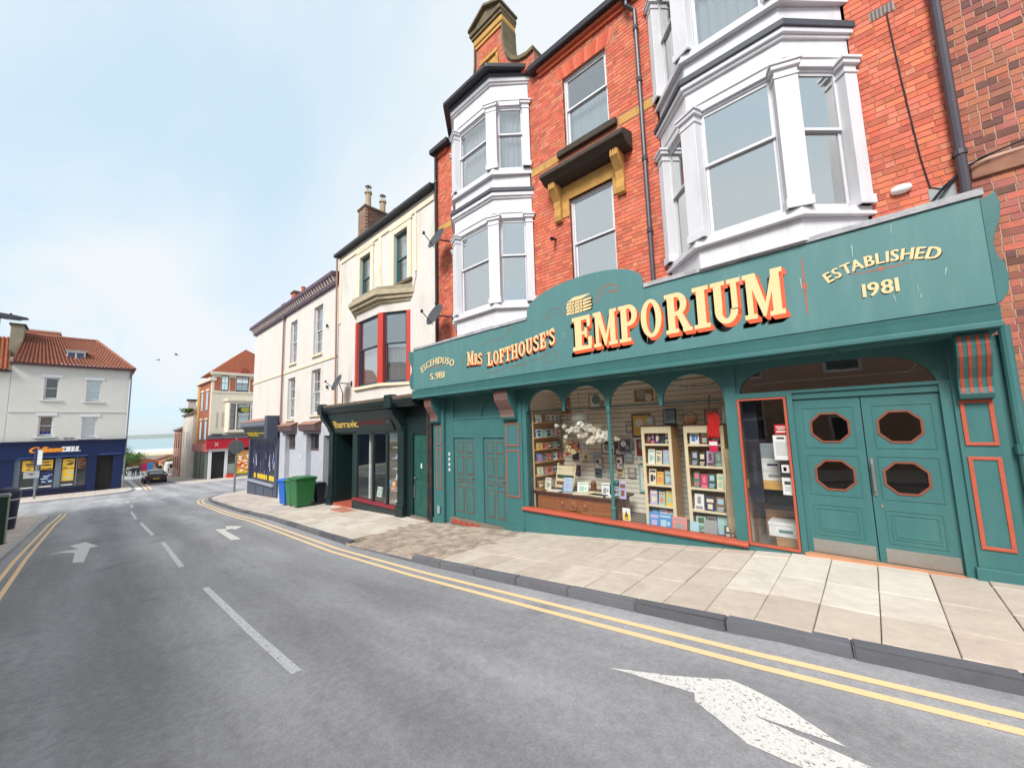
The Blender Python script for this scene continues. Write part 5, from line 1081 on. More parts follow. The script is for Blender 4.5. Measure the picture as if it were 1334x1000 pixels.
# ================================================================ 3. CREAM HOUSE WITH THE RED-FRAMED BAY
CM = building('cream_house', 'cream rendered house with red framed bay above a dark green shopfront', (-12.5, .1, -1))
WA = (-14.02, -13.18, 6.74, 8.46); WB = (-11.50, -10.66, 6.66, 8.48)
wall(CM, 'wall', render_c, -16.0, -9.13, 2.4, 9.12, .10, .32, [WA, WB, (-14.15, -10.55, 3.3, 6.0)])
win_g = mat('teal_window_paint', srgb(70, 108, 106), .45, .1, 5)
for x0, x1, z0, z1 in (WA, WB):
    s = MB(); s.box(x0-.22, x0, .05, .1, z0, z1+.2); s.box(x1, x1+.22, .05, .1, z0, z1+.2); s.box(x0, x1, .05, .1, z1, z1+.2); s.box(x0-.26, x1+.26, .03, .1, z1+.2, z1+.27); S_ = s.build('window_surround', render_s, CM)
    MB().box(x0-.26, x1+.26, .0, .25, z0-.10, z0).build('stone_sill', stone_d, CM, bevel=.01)
    w = MB().box(x0, x1, .29, .32, z0, z0+.03).build('window', win_g, CM); sash(w, Matrix.Identity(4), x0+.002, x1-.002, z0+.032, z1-.002, win_g, glass_up, meet=.5, y=.17, net=(.0, .95), nf=8)
interior_box(CM, -15.8, -9.3, .33, 3.2, 6.1, 8.9, room); interior_box(CM, -15.8, -9.3, .33, 3.2, 3.1, 5.98, room)
MB().box(-15.9, -9.2, .06, .1, 8.78, 8.95).build('frieze_band', render_s, CM); 
for a, c in ((-15.9, -15.7), (-12.6, -12.4), (-10.25, -10.15)): MB().box(a, c, .07, .1, 6.2 if a < -15 else 6.8, 8.78).build('pilaster_strip', render_s, CM)
MB().box(-16.1, -9.14, -.12, .12, 9.121, 9.25).build('gutter', black_m, CM, bevel=.02)
MB().prism([(-.02, 9.252), (4.2, 11.8), (8.4, 9.252)], 'x', -16.0, -9.15).build('roof', slate, CM)
# bay
xc, hf, ho, d, yw = -12.35, .85, 1.80, .42, .10
BYo = MB().prism(plan(xc, hf, ho, d, yw, -.02), 'z', 2.78, 3.18).build('bay_window', render_c, CM); MB().prism(plan(xc, hf, ho, d, yw, .0), 'z', 5.62, 5.92).build('entablature', render_c, BYo)
MB().prism(plan(xc, hf, ho, d, yw, .07), 'z', 3.182, 3.28).build('sill', render_s, BYo, bevel=.01)
b = MB(); b.prism(plan(xc, hf, ho, d, yw, .08), 'z', 5.922, 6.02); b.prism(plan(xc, hf, ho, d, yw, .18), 'z', 6.02, 6.14); b.prism(plan(xc, hf, ho, d, yw, .26), 'z', 6.14, 6.30); b.build('cornice', mat('cream_stone', srgb(176, 164, 138), .9, .2, 5, .3, 40, dirt=.4, dirtcol=srgb(110, 100, 80), dscale=2), BYo, bevel=.015)
MB().prism(plan(xc, hf, ho, d, yw, .16), 'z', 6.302, 6.46).build('cornice_top', mat('mossy_stone', srgb(150, 142, 122), .95, .3, 4, .5, 20), BYo, bevel=.03)
P = plan(xc, hf, ho, d, yw)
for i in range(3):
    a, c = Vector((*P[i], 0)), Vector((*P[i+1], 0)); T = frame(a, math.atan2((c-a).y, (c-a).x)); ln = (c-a).length
    sash(BYo, T, .12, ln-.12, 3.282, 5.618, mat('slate_blue_paint', srgb(62, 74, 86), .45, .1, 5), glass_up, meet=.56, y=.05, net=(0, .55), nf=8)
for (px_, py_), ang in zip(((P[0][0]+.06, P[0][1]-.03), P[1], P[2], (P[3][0]-.06, P[3][1]-.03)), (-.5, -.25, .25, .5)):
    hw = .12 if abs(ang) < .3 else .08; MB(frame(Vector((px_, py_+.05, 0)), ang)).box(-hw, hw, -.06, .08, 3.281, 5.619).build('post', red_w, BYo, bevel=.006)
# party-wall chimney
chx = mat('chimney_brick', srgb(112, 88, 76), .9, .3, 6, .4, 30)
ch = MB().box(-16.32, -15.68, 1.05, 3.9, 8.6, 11.75).build('chimney', mortar_b, CM)
bricks(ch, 1.05, -16.32, -15.68, 9.9, 11.74, [], [srgb(*c) for c in ((150, 120, 100), (136, 110, 94), (160, 132, 112))], brick_b, 8, limit=0)  # narrow front face in paler bricks than the flank, its light painted in
b = MB(); rnd = random.Random(2)
for k in range(24):
    y = 1.06+(.12 if k % 2 else 0)
    while y < 3.85:
        w = rnd.choice((.21, .21, .1)); b.box(-15.68, -15.672, y, min(y+w, 3.89), 9.82+k*.08, 9.82+k*.08+.07); y += w+.01
o = b.build('chimney_brickwork', brick_b, ch, kind='stuff'); ca = o.data.color_attributes.new('Col', 'FLOAT_COLOR', 'POINT'); 
for i in range(0, len(o.data.vertices), 8):
    c = (*srgb(*rnd.choice(((112, 82, 70), (96, 74, 66), (128, 92, 76)))), 1)  # long flank in darker bricks than the front, shade put into the colour
    for j in range(8): ca.data[i+j].color = c
MB().box(-16.38, -15.62, 1.0, 3.95, 11.752, 11.85).build('chimney_cap', stone_d, ch, bevel=.02)
for k in range(4):
    b = MB(); hh = (.75, .62, .5, .42)[k]; b.lathe((-16, 1.35+k*.72, 11.85), [(.17, 0), (.16, .08), (.13, .12), (.125, hh), (.17, hh+.02), (.17, hh+.10), (.12, hh+.12)], 12); b.build('chimney_pot', mat('pot_clay', srgb(176, 156, 128), .9, .2, 6), ch)
    if k < 2: 
        b = MB(); 
        for a in range(6): w = a*math.pi/3; b.tube([(-16+.13*math.cos(w), 1.35+k*.72+.13*math.sin(w), 11.85+hh+.1), (-16+.10*math.cos(w), 1.35+k*.72+.10*math.sin(w), 11.85+hh+.34)], .01, 4)
        b.lathe((-16, 1.35+k*.72, 11.85+hh+.34), [(.12, 0), (.15, .02), (.06, .1)], 10); b.build('chimney_cowl', galv, ch)
b = MB(); b.tube([(-15.95, -.02, 9.1), (-15.92, .02, 2.6)], .04, 8); b.build('drainpipe', mat('cream_pipe', srgb(150, 112, 100), .6, .2, 5), CM)
b = MB(); b.tube([(-10.2, .085, 9.0), (-10.19, .085, 6.6), (-10.3, .07, 6.3)], .012, 6); b.build('cable', mat('cable_grey', srgb(150, 138, 120), .8), CM)
# dark green shopfront
dg = mat('shop_dark_green', srgb(22, 42, 43), .4, .12, 4); dgb = mat('shop_blackish_green', srgb(40, 54, 54), .45, .1, 3)
b = MB(); b.prism([(.10, 2.46), (-.36, 2.46), (-.40, 2.52), (-.48, 2.58), (-.50, 2.68), (-.44, 2.70), (-.42, 2.76), (.10, 2.84)], 'x', -16.45, -9.55); CN = b.build('shop_cornice', dg, CM, bevel=.006)
MB().prism([(-.44, 2.702), (-.42, 2.765), (.098, 2.85), (.098, 2.90), (-.50, 2.79)], 'x', -16.5, -9.5).build('lead_flashing', mat('old_flashing', srgb(158, 142, 126), .9, .3, 6), CM)
FB = MB().prism([(-.02, 1.74), (-.33, 2.44), (-.28, 2.455), (.06, 1.74)], 'x', -15.75, -11.25).build('sign_board', dgb, CM)
# tilted frame for text on the leaning board
tilt = math.atan2(.31, .70); T = Matrix.Translation((-13.5, -.175, 2.09)) @ Matrix.Rotation(tilt, 4, 'X')
gold = flat('sign_gold', 232, 196, 96); dred = flat('sign_dark_red', 122, 38, 42)
put_text(FB, 'Barravic', gold, T @ Matrix.Translation((-1.05, -.003, -.19)), .42, width=1.95, gap=.05, shadow=(.03, -.02, black_s), bold=.02)
put_text(FB, 'nuntinonofit', dred, T @ Matrix.Translation((.95, -.003, -.12)), .34, width=1.75, gap=.05)
put_text(FB, '.', gold, T @ Matrix.Translation((2.02, -.003, -.08)), .4)
for x0 in (-16.25, -11.02): # pilasters with scroll brackets
    zb = g(x0); b = MB(); b.box(x0, x0+.36, -.06, .2, zb-.2, 1.9); b.box(x0-.04, x0+.40, -.12, .2, zb-.2, zb+.30); b.box(x0-.02, x0+.38, -.09, .2, zb+.30, zb+.42); pl_ = b.build('pilaster', dg, CM, bevel=.012)
    MB().prism([(.1, 2.46), (-.42, 2.46), (-.46, 2.36), (-.40, 2.22), (-.26, 2.06), (-.16, 1.92), (-.10, 1.76), (.1, 1.72)], 'x', x0+.02, x0+.34).build('bracket', dg, pl_, bevel=.012)
    MB().box(x0-.02, x0+.38, -.54, -.3, 2.44, 2.86).build('cornice_block', dg, pl_, bevel=.02)
b = MB(); b.box(-15.89, -14.2, .02, .2, 1.70, 2.46); b.box(-10.66, -9.42, .05, .2, 1.95, 2.46); b.box(-14.2, -11.02, .05, .2, 1.76, 2.46); b.build('shop_header', dg, CM)
# shop window with leaning panes
zs = -.62
b = MB(); b.box(-13.95, -11.02, -.03, .12, g(-14)-.3, zs-.08); b.build('stall_riser', dgb, CM); MB().box(-14.05, -10.98, -.10, .12, zs-.08, zs).build('window_sill', flat('maroon_sill', 128, 40, 52), CM, bevel=.01)
SWc = MB(); 
for xx in (-13.95, -12.72, -11.78, -11.06): SWc.box(xx-.045, xx+.045, .0, .09, zs, 1.76)
SWc.box(-13.9, -11.1, .0, .08, 1.66, 1.758); SWo2 = SWc.build('shop_window', dgb, CM)
for a, c in ((-13.905, -12.765), (-12.675, -11.825), (-11.735, -11.105)): MB().box(a, c, .04, .046, zs, 1.66).build('glass_pane', glass('barr_glass', (.95, .96, .95), .06), SWo2)
interior_box(CM, -14.1, -10.7, .13, 2.4, g(-12)-.05, 1.9, mat('shop_room', srgb(196, 192, 184), .9, .1, 2), 'shop_room')
# display: white shelves at the right, white column, goods
us = thing('shelf_unit', 'white shelf unit of trinkets at the right end of the dark green shop window', 'shelves', (-11.45, .5, -.9)); T = Matrix.Translation((11.45, -.5, .9))
for z in (-.55, -.2, .15, .5, .85, 1.2): MB(T).box(-11.95, -11.1, .3, .6, z-.03, z).build('shelf', white_d, us)
MB(T).box(-11.14, -11.11, .28, .6, -.9, 1.5).build('side', white_d, us)
for k, z in enumerate((-.2, .15, .5, .85)):
    for i in range(3): b = MB(); hh = random.uniform(.1, .2); b.lathe((0, 0, 0), [(.04, 0), (.06, hh*.3), (.03, hh*.7), (.05, hh)], 10); c = random.choice(('white', 'pale blue', 'grey', 'mint', 'brown')); place(b.mesh('trinket', cmat(c)), 'trinket', None, (-11.8+i*.24, .42, z+.001), label=f'{c} trinket {ORD[i]} from left on the {("lowest","second lowest","third lowest","highest")[k]} filled shelf of the white unit', category='ornament', group='trinkets on the white shelves')
b = MB(); b.box(-.06, .06, 0, .1, 0, 2.3); place(b.mesh('white_post', white_d), 'white_post', None, (-13.5, .3, -.66), label='white post inside the left pane of the dark green shop', category='post')
for i, (x, c) in enumerate(((-13.2, 'white'), (-12.4, 'orange'), (-12.2, 'brown'), (-13.0, 'bright blue'), (-12.5, 'teal'))):
    book(x, .5+.1*i, -.6+.25*(i % 2), .3, .35, .05, c, f'{c} card on display in the dark green shop window, place {ORD[i]}', 'card')
# recessed lobby with panelled side, tiled step
zb = g(-15)
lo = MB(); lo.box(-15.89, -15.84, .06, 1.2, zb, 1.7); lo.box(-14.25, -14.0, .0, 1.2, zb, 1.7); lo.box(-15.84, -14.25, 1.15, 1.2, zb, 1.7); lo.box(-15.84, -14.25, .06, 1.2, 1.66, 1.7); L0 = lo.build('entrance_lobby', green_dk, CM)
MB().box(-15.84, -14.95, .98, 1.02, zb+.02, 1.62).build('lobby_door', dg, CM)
for z0, z1 in ((-.35, .95), (-.85, -.45)):
    b = MB(); t = .02; x0, x1 = -15.05, -14.35; y = 1.14; b.box(x0, x1, y-.012, y, z0, z0+t); b.box(x0, x1, y-.012, y, z1-t, z1); b.box(x0, x0+t, y-.012, y, z0+t, z1-t); b.box(x1-t, x1, y-.012, y, z0+t, z1-t); b.build('panel_moulding', flat('lobby_red', 150, 44, 46), CM)
MB().box(-15.85, -14.2, -.02, 1.15, zb-.2, zb+.06).build('red_step', flat('red_tile', 168, 84, 64, .7, .15), CM)
MB().box(-14.6, -12.9, -.62, -.16, g(-13.8)-.1, g(-13.8)+.012).build('red_tile_mat', flat('red_tile2', 178, 120, 100, .8, .15), CM)
# dark green house door
zb = g(-9.9)
b = MB(); b.box(-10.62, -10.32, .05, .2, zb-.2, 1.95); b.box(-9.50, -9.40, .05, .2, zb-.2, 1.95); b.box(-10.32, -9.50, .05, .2, 1.64, 1.95); b.build('door_frame', dg, CM)
DD_ = MB().box(-10.31, -9.51, .10, .15, zb+.06, 1.63).build('house_door', mat('door_green', srgb(36, 84, 76), .4, .1, 4), CM)
for z0, z1 in ((1.1, 1.5), (.3, 1.0), (-.5, .05)):
    for a, c in ((-10.22, -9.95), (-9.87, -9.60)): MB().box(a, c, .088, .0995, z0, z1).build('panel', MATS['door_green'], DD_, bevel=.012)
MB().box(-9.93, -9.89, .08, .0995, .62, .76).build('number_plate', paper, DD_); b = MB(); b.box(-10.27, -10.24, .06, .0995, -.25, .1); b.box(-10.26, -10.16, .05, .0995, .30, .34); b.build('handle', steel, DD_)
MB().box(-10.30, -9.52, .10, .14, 1.66, 1.92).build('transom_glass', glass_dk, CM)
MB().box(-10.34, -9.46, -.02, .3, zb-.2, zb+.055).build('door_step', MATS['step_concrete'], CM)
b = MB(); b.tube([(-9.36, -.05, 2.46), (-9.36, -.05, zb+.1)], .05, 8); b.tube([(-9.22, -.06, 2.6), (-9.22, -.06, zb)], .045, 8)
for z in (-.2, .9, 1.9): b.lathe((-9.22, -.06, z), [(.045, 0), (.06, 0), (.06, .08), (.045, .08)], 8)
b.build('drainpipe', mat('rusty_pipe', srgb(44, 44, 46), .6, .3, 6, dirt=.5, dirtcol=srgb(120, 80, 56), dscale=2), CM)

# ================================================================ 4. LONG PALE BUILDING ON THE CORNER
CW = building('pale_building', 'long pale painted brick building on the corner with dark toothed cornice', (-22, .1, -1.5))
wp = mat('pale_brick_paint', srgb(216, 211, 204), .9, .05, 2, .2, 40, dirt=.42, dirtcol=srgb(188, 176, 158), dscale=.6, stretch=(1.5, 1.5, .6))
def brickbump(M):
    t = M.node_tree; n = t.nodes; l = t.links; bs_ = n['Principled BSDF']; ge = n.new('ShaderNodeNewGeometry'); sp = n.new('ShaderNodeSeparateXYZ'); l.new(ge.outputs['Position'], sp.inputs[0]); cb = n.new('ShaderNodeCombineXYZ'); l.new(sp.outputs[0], cb.inputs[0]); l.new(sp.outputs[2], cb.inputs[1])
    br = n.new('ShaderNodeTexBrick'); br.inputs['Scale'].default_value = 1; br.inputs['Brick Width'].default_value = .23; br.inputs['Row Height'].default_value = .078; br.inputs['Mortar Size'].default_value = .008; l.new(cb.outputs[0], br.inputs['Vector'])
    bp2 = n.new('ShaderNodeBump'); bp2.invert = True; bp2.inputs['Strength'].default_value = .6; bp2.inputs['Distance'].default_value = .01; l.new(br.outputs['Fac'], bp2.inputs['Height']); l.new(bp2.outputs[0], bs_.inputs['Normal'])
brickbump(wp)
WH = [(-21.82, -20.85, 5.28, 7.50), (-18.66, -17.62, 5.28, 7.55), (-21.95, -20.92, 2.45, 4.55), (-18.78, -17.72, 2.55, 4.60)]
wall(CW, 'wall', wp, -28.4, -16.005, 2.05, 8.0, .10, .35, WH); MB().box(-28.4, -28.15, .352, 9, -2.2, 8.0).build('end_wall', wp, CW)
interior_box(CW, -28.0, -16.2, .36, 3, 2.1, 4.9, room); interior_box(CW, -28.0, -16.2, .36, 3, 5.0, 7.9, room)
for x0, x1, z0, z1 in WH:
    MB().box(x0-.06, x1+.06, .02, .3, z0-.09, z0).build('sill', render_s, CW); w = MB().box(x0, x1, .32, .35, z0, z0+.03).build('window', white_d, CW)
    sash(w, Matrix.Identity(4), x0+.002, x1-.002, z0+.032, z1-.002, white_d, glass_up, meet=.5, y=.20, bars=(3, 2), net=(.0, .95), nf=8, fw=.06)
MB().box(-28.45, -16.01, .06, .1, 4.86, 4.96).build('string_course', render_s, CW)
cn = mat('plum_cornice', srgb(92, 74, 92), .6, .15, 4)
b = MB(); b.box(-28.5, -16.01, -.02, .35, 8.002, 8.08); b.box(-28.5, -16.01, .04, .35, 8.08, 8.34); b.box(-28.6, -16.01, -.22, .35, 8.34, 8.50); CNW = b.build('cornice', cn, CW)
me = MB().prism([(.038, 8.085), (-.06, 8.12), (-.18, 8.335), (.038, 8.335)], 'x', -.055, .055).mesh('bracket', mat('pale_bracket', srgb(206, 192, 186), .8))
for k in range(44): place(me, 'bracket', CNW, (-28.35+k*.284, 0, 0))
MB().prism([(-.2, 8.502), (4, 9.4), (9, 8.502)], 'x', -28.5, -16.01).build('roof', slate, CW)
b = MB(); b.tube([(-22.7, .02, 8.0), (-22.66, .02, 2.3)], .045, 8); b.build('drainpipe', MATS['cream_pipe'], CW); MB().box(-22.78, -22.6, -.05, .1, 7.86, 8.0).build('rain_hopper', cn, CW)
for k, (x, h, c) in enumerate(((-27.6, .9, (150, 140, 120)), (-26.9, .8, (170, 160, 140)), (-25.9, 1.3, (190, 104, 80)))):
    cs = MB().box(x-.28, x+.28, 1.4, 2.6, 8.4, 9.2+h).build('chimney', flat('stack_%d' % k, *c, rough=.9, var=.2), CW); MB().box(x-.34, x+.34, 1.34, 2.66, 9.2+h, 9.3+h).build('chimney_cap', stone_d, cs); MB().lathe((x, 2.0, 9.3+h), [(.15, 0), (.12, .1), (.12, .4), (.15, .44)], 10).build('chimney_pot', terr, cs)
for x, z in ((-17.0, 6.3), (-16.85, 3.6)): MB().lathe((x, .04, z), [(.03, 0), (.06, .03), (.06, .12), (.03, .14)], 8, sy=.7).build('wall_fitting', black_m, CW)
# grey-blue ground floor with two boarded bays and a doorway
GH = [(-22.0, -20.55, -2.2, 1.72), (-19.1, -17.65, -2.2, 1.72), (-17.15, -16.35, -2.2, 1.62)]
wall(CW, 'ground_floor_wall', grey_blue, -22.85, -16.005, -2.2, 2.05, .08, .35, GH)
for x0, x1 in ((-22.0, -20.55), (-19.1, -17.65)):
    MB().box(x0, x1, .30, .36, -2.2, .95).build('boarded_panel', grey_blue, CW); gw = MB().box(x0, x1, .28, .32, .95, 1.72).build('high_window', brown_p, CW)
    for i in range(4): a = x0+.08+(x1-x0-.1)*i/4; MB().box(a, a+(x1-x0-.1)/4-.07, .272, .279, 1.05, 1.64).build('glass_pane', glass_dk, gw)
    MB().prism([(.08, 1.78), (-.16, 1.86), (-.20, 2.10), (-.14, 2.16), (.08, 2.24)], 'x', x0-.35, x1+.2).build('door_hood', brown_p, CW, bevel=.01); MB().prism([(-.22, 2.11), (-.14, 2.17), (.08, 2.25), (.08, 2.28), (-.22, 2.14)], 'x', x0-.37, x1+.22).build('hood_flashing', mat('hood_tile', srgb(150, 112, 98), .9, .2, 5), CW)
MB().box(-17.15, -16.35, .55, .6, -1.5, 1.62).build('dark_door', flat('door_maroon', 60, 34, 36), CW); interior_box(CW, -17.15, -16.35, .352, .56, -1.4, 1.62, room_dk, 'doorway')
MB().box(-19.75, -19.62, .05, .08, .55, .75).build('wall_plate', white_d, CW)
# corner shop
b = MB(); b.box(-28.4, -22.86, .0, .35, -2.3, -1.02); b.box(-28.4, -28.15, .0, .35, -1.02, 1.5); b.box(-23.25, -22.86, -.02, .35, -1.02, 2.5); b.box(-28.15, -23.25, .05, .35, 1.38, 2.05); CS = b.build('corner_shopfront', navy_gr, CW)
MB().box(-28.45, -23.2, -.12, .1, -1.02, -.93).build('window_sill', flat('pale_sill', 150, 156, 168), CS)
for i in range(3): MB().box(-28.0+i*1.6, -26.6+i*1.6, -.02, -.001, -1.7+.08*i, -1.15).build('panel', navy_gr, CS, bevel=.01)
MB().prism([(.02, 1.42), (-.42, 2.12), (-.36, 2.16), (.04, 1.6)], 'x', -28.3, -23.4).build('sign_board', dgb, CS)
MB().prism([(.05, 2.10), (-.46, 2.14), (-.52, 2.24), (-.52, 2.40), (-.44, 2.46), (.09, 2.60)], 'x', -28.4, -23.3).build('cornice', flat('grey_cornice', 108, 118, 132), CS, bevel=.01); MB().box(-23.3, -22.86, -.55, .08, 1.5, 2.7).build('end_bracket', navy_gr, CS, bevel=.03); MB().prism([(-.53, 2.41), (-.44, 2.47), (.09, 2.61), (.09, 2.66), (-.54, 2.46)], 'x', -28.4, -23.3).build('flashing', mat('hood_tile', srgb(150, 112, 98), .9, .2, 5), CS)
ygold = flat('sign_yellow', 226, 192, 40)
sb2 = CS; T = Matrix.Translation((-25.9, -.20, 1.77)) @ Matrix.Rotation(math.atan2(.44, .70), 4, 'X')
put_text(CS, 'VOIBIXOIBIC', ygold, T @ Matrix.Translation((-.95, -.006, -.17)), .42, width=2.2, gap=.05, bold=.03); MB(T).box(.2, 1.9, -.008, -.004, .0, .07).build('sign_line', ygold, CS)
for i in range(3):
    a = -28.1+i*1.63; pn = MB().box(a, a+1.55, .08, .10, -.92, 1.36).build('poster_pane', mat('poster_navy', srgb(40, 44, 66), .25, .35, 1.6), CS)
    r = random.Random(i+3); b = MB(); tint = [flat('poster_pale', 186, 196, 222, .3), flat('poster_mid', 104, 110, 150, .3), flat('poster_grey', 78, 80, 104, .3)]
    for k in range(16 if i == 2 else 9):
        xx = a+r.uniform(.2, 1.35); z0 = r.uniform(-.6, .5); h = r.uniform(.2, .75); w = r.uniform(.03, .16); s = r.uniform(-.2, .2); b.add([(xx, .078-.0003*k, z0), (min(xx+w, a+1.53), .078-.0003*k, z0+.05), (min(max(xx+w*.6+s, a+.03), a+1.53), .078-.0003*k, z0+h), (max(a+.03, min(xx+s, a+1.5)), .078-.0003*k, z0+h*.9)], [(0, 1, 2, 3)], r.randrange(3))
    b.build('poster_print', tint, CS)
b = MB()
for i, (a, w) in enumerate(((-27.3, .35), (-26.6, .35), (-26.2, .3), (-25.85, .42), (-25.38, .3), (-25.0, .24), (-24.4, .5), (-23.85, .35))): b.box(a, a+w, .068, .072, -.78, -.52)
b.build('poster_lettering', ygold, CS)

# ================================================================ 5. BUILDINGS ACROSS THE JUNCTION
# red corner shop: front faces the camera (+X), side faces the street to the sea (-Y)
PZ = building('corner_shop_building', 'cream and brick corner building with red fast food shopfront', (-53, 3, -2.9))
FX = -51.5; TF = frame(Vector((FX, 0, 0)), math.pi/2)   # local x = world y, outside = +X
def fbox(T, name, m, parent, *bx, **k):
    b = MB(T)
    for q in bx: b.box(*q)
    return b.build(name, m, parent, **k)
crm = mat('corner_cream', srgb(214, 204, 186), .85, .06, 2); obr = mat('orange_brick_far', srgb(166, 100, 76), .9, .22, 5, .4, 14)
b = MB(TF)
for q in rects_minus(1.8, 9.5, 1.4, 8.3, [(2.55, 3.24, 6.5, 8.2), (3.88, 5.10, 6.5, 8.2), (6.0, 7.2, 6.5, 8.2), (3.0, 6.2, 2.3, 5.1)]): b.box(q[0], q[1], 0, .3, q[2], q[3])
b.build('front_wall', crm, PZ)
for a, c in ((1.95, 2.5), (3.3, 3.82), (5.2, 5.9)): fbox(TF, 'brick_panel', obr, PZ, (a, c, -.03, -.001, 6.55, 8.0))
for a, c in ((2.55, 3.24), (3.88, 5.10), (6.0, 7.2)):
    w = fbox(TF, 'window', mat('far_window_frame', srgb(64, 64, 72), .5), PZ, (a, c, .2, .25, 6.5, 6.56)); sash(w, TF, a+.002, c-.002, 6.562, 8.198, MATS['far_window_frame'], glass_up, y=.1, bars=(2, 1), net=(0, .6) if a > 3 else None)
fbox(TF, 'string_course', crm, PZ, (1.75, 9.5, -.06, -.001, 6.3, 6.42)); fbox(TF, 'cornice', crm, PZ, (1.6, 9.6, -.25, .3, 8.302, 8.55), (1.65, 9.6, -.15, .3, 8.2, 8.301))
# oriel
b = MB(TF); b.prism([(3.0, 0), (3.25, -.5), (5.9, -.5), (6.2, 0)], 'z', 2.0, 2.3); b.prism([(3.0, 0), (3.25, -.5), (5.9, -.5), (6.2, 0)], 'z', 5.1, 5.4); b.prism([(2.8, 0), (3.1, -.65), (6.05, -.65), (6.4, 0)], 'z', 5.4, 5.6); OR = b.build('oriel_window', crm, PZ)
for a, c in ((3.3, 3.85), (4.0, 5.2), (5.3, 5.85)): sash(OR, TF @ Matrix.Translation((0, -.5, 0)), a, c, 2.32, 5.08, MATS['far_window_frame'], glass_up, y=.05, net=(0, .6))
MB(TF).add([(3.0, 0, 2.3), (3.25, -.5, 2.3), (3.25, -.5, 5.1), (3.0, 0, 5.1)], [(0, 1, 2, 3)]).build('side_panel', crm, OR)
for a in (3.25, 3.87, 5.21): fbox(TF, 'post', crm, OR, (a, a+.12, -.52, -.38, 2.301, 5.099))
for a in (2.25, 2.75): fbox(TF, 'pilaster_strip', mat('taupe', srgb(176, 162, 150), .8), PZ, (a, a+.08, -.05, -.001, 2.6, 4.2))
fbox(TF, 'oval_sign_arm', black_m, PZ, (5.0, 5.04, -.9, -.5, 4.5, 4.55))
b = MB(TF @ Matrix.Translation((4.62, -.95, 4.45)) @ Matrix.Rotation(math.pi/2, 4, 'X')); b.lathe((0, 0, -.03), [(.46, 0), (.46, .06)], 24, sy=.72); b.lathe((0, 0, .03), [(.40, 0), (.40, .012)], 24, 1, sy=.68); os_ = b.build('oval_sign', [black_m, flat('olive_sign', 150, 150, 60)], PZ)
# red shopfront
fbox(TF, 'shop_cornice', mat('grey_canopy', srgb(92, 92, 100), .6, .1, 3), PZ, (1.5, 9.4, -.45, .0, 1.36, 1.62), (1.6, 9.4, -.3, .0, 1.62, 1.75), (1.9, 2.8, -.5, -.05, 1.75, 1.9))
RS = fbox(TF, 'red_sign', red_p, PZ, (1.5, 9.4, -.38, -.02, .30, 1.355)); 
put_text(RS, 'FO', paper, TF @ Matrix.Translation((4.05, -.385, .62)), .55, bold=.04); put_text(RS, "C'", paper, TF @ Matrix.Translation((5.55, -.385, .62)), .55, bold=.04); put_text(RS, 'X', flat('sign_pale', 220, 200, 190), TF @ Matrix.Translation((2.35, -.385, .58)), .55)
fbox(TF, 'shop_frame', white_d, PZ, (1.8, 2.05, -.05, .2, -2.9, .3), (3.2, 3.45, -.05, .2, -2.9, .3), (2.05, 3.2, -.05, .2, .0, .3))
fbox(TF, 'open_doorway', room_dk, PZ, (2.05, 3.2, .9, .95, -2.9, .0)); fbox(TF, 'shop_door', flat('door_grey', 120, 128, 124), PZ, (2.06, 2.10, .25, .85, -2.85, -.02))
fbox(TF, 'stall_panel', flat('grey_green', 132, 146, 138), PZ, (3.45, 4.15, -.02, .2, -2.9, -1.4)); fbox(TF, 'shop_pane', glass_dk, PZ, (3.45, 4.1, .05, .06, -1.4, .3))
fbox(TF, 'dark_mullion', flat('mull', 54, 50, 58), PZ, (4.1, 4.25, -.06, .2, -2.9, .3)); fbox(TF, 'grey_riser', flat('riser_green', 110, 124, 108), PZ, (4.25, 9.3, -.02, .2, -2.95, -2.55)); interior_box(PZ, -53, -51.8, 2, 9, -2.9, .3, room_dk, 'shop_room')
pz_ = fbox(TF, 'food_poster', flat('poster_orange', 206, 140, 70), PZ, (4.25, 6.6, -.02, .1, -2.5, -.0)); r = random.Random(5); b = MB(TF)
for k in range(120): b.ball((r.uniform(4.35, 6.5), -.022, r.uniform(-2.3, -.15)), r.uniform(.06, .2), 8, 5, r.randrange(4), (1, .05, r.uniform(.5, .8)))
b.build('food_print', [flat('food_cream', 250, 232, 206), flat('food_red', 196, 58, 40), flat('food_gold', 226, 170, 70), flat('food_white', 246, 240, 230)], pz_); fbox(TF, 'poster_band', ygold, pz_, (4.25, 6.6, -.035, -.021, -2.5, -2.3))
# side wall towards the sea
TS_ = frame(Vector((-58.5, 1.6, 0)), math.atan2(.2, 7.0))
b = MB(TS_); b.box(0, 7.0, 0, .3, .6, 7.6); b.build('side_wall', obr, PZ); fbox(TS_, 'side_cornice', crm, PZ, (-.1, 7.1, -.25, .3, 7.602, 7.95)); fbox(TS_, 'stone_quoin', stone_y, PZ, (.2, 1.4, -.06, -.001, .7, 7.5)); fbox(TS_, 'cream_corner', crm, PZ, (6.5, 7.0, -.05, -.001, .7, 7.6))
for a in (2.0, 4.4):
    for z in (1.2, 4.4): w = fbox(TS_, 'window', MATS['far_window_frame'], PZ, (a, a+1.1, -.02, -.001, z, z+2.2)); fbox(TS_, 'glass_pane', glass_up, w, (a+.1, a+1.0, -.03, -.021, z+.1, z+2.1)); fbox(TS_, 'lintel', render_s, w, (a-.1, a+1.2, -.06, -.001, z+2.22, z+2.45))
fbox(TS_, 'shop_side', flat('side_grey', 108, 118, 112), PZ, (0, 6.6, -.03, .2, -3.6, .0)); fbox(TS_, 'faded_sign', flat('faded_red', 190, 110, 108), PZ, (-.1, 6.9, -.2, .2, .0, .85))
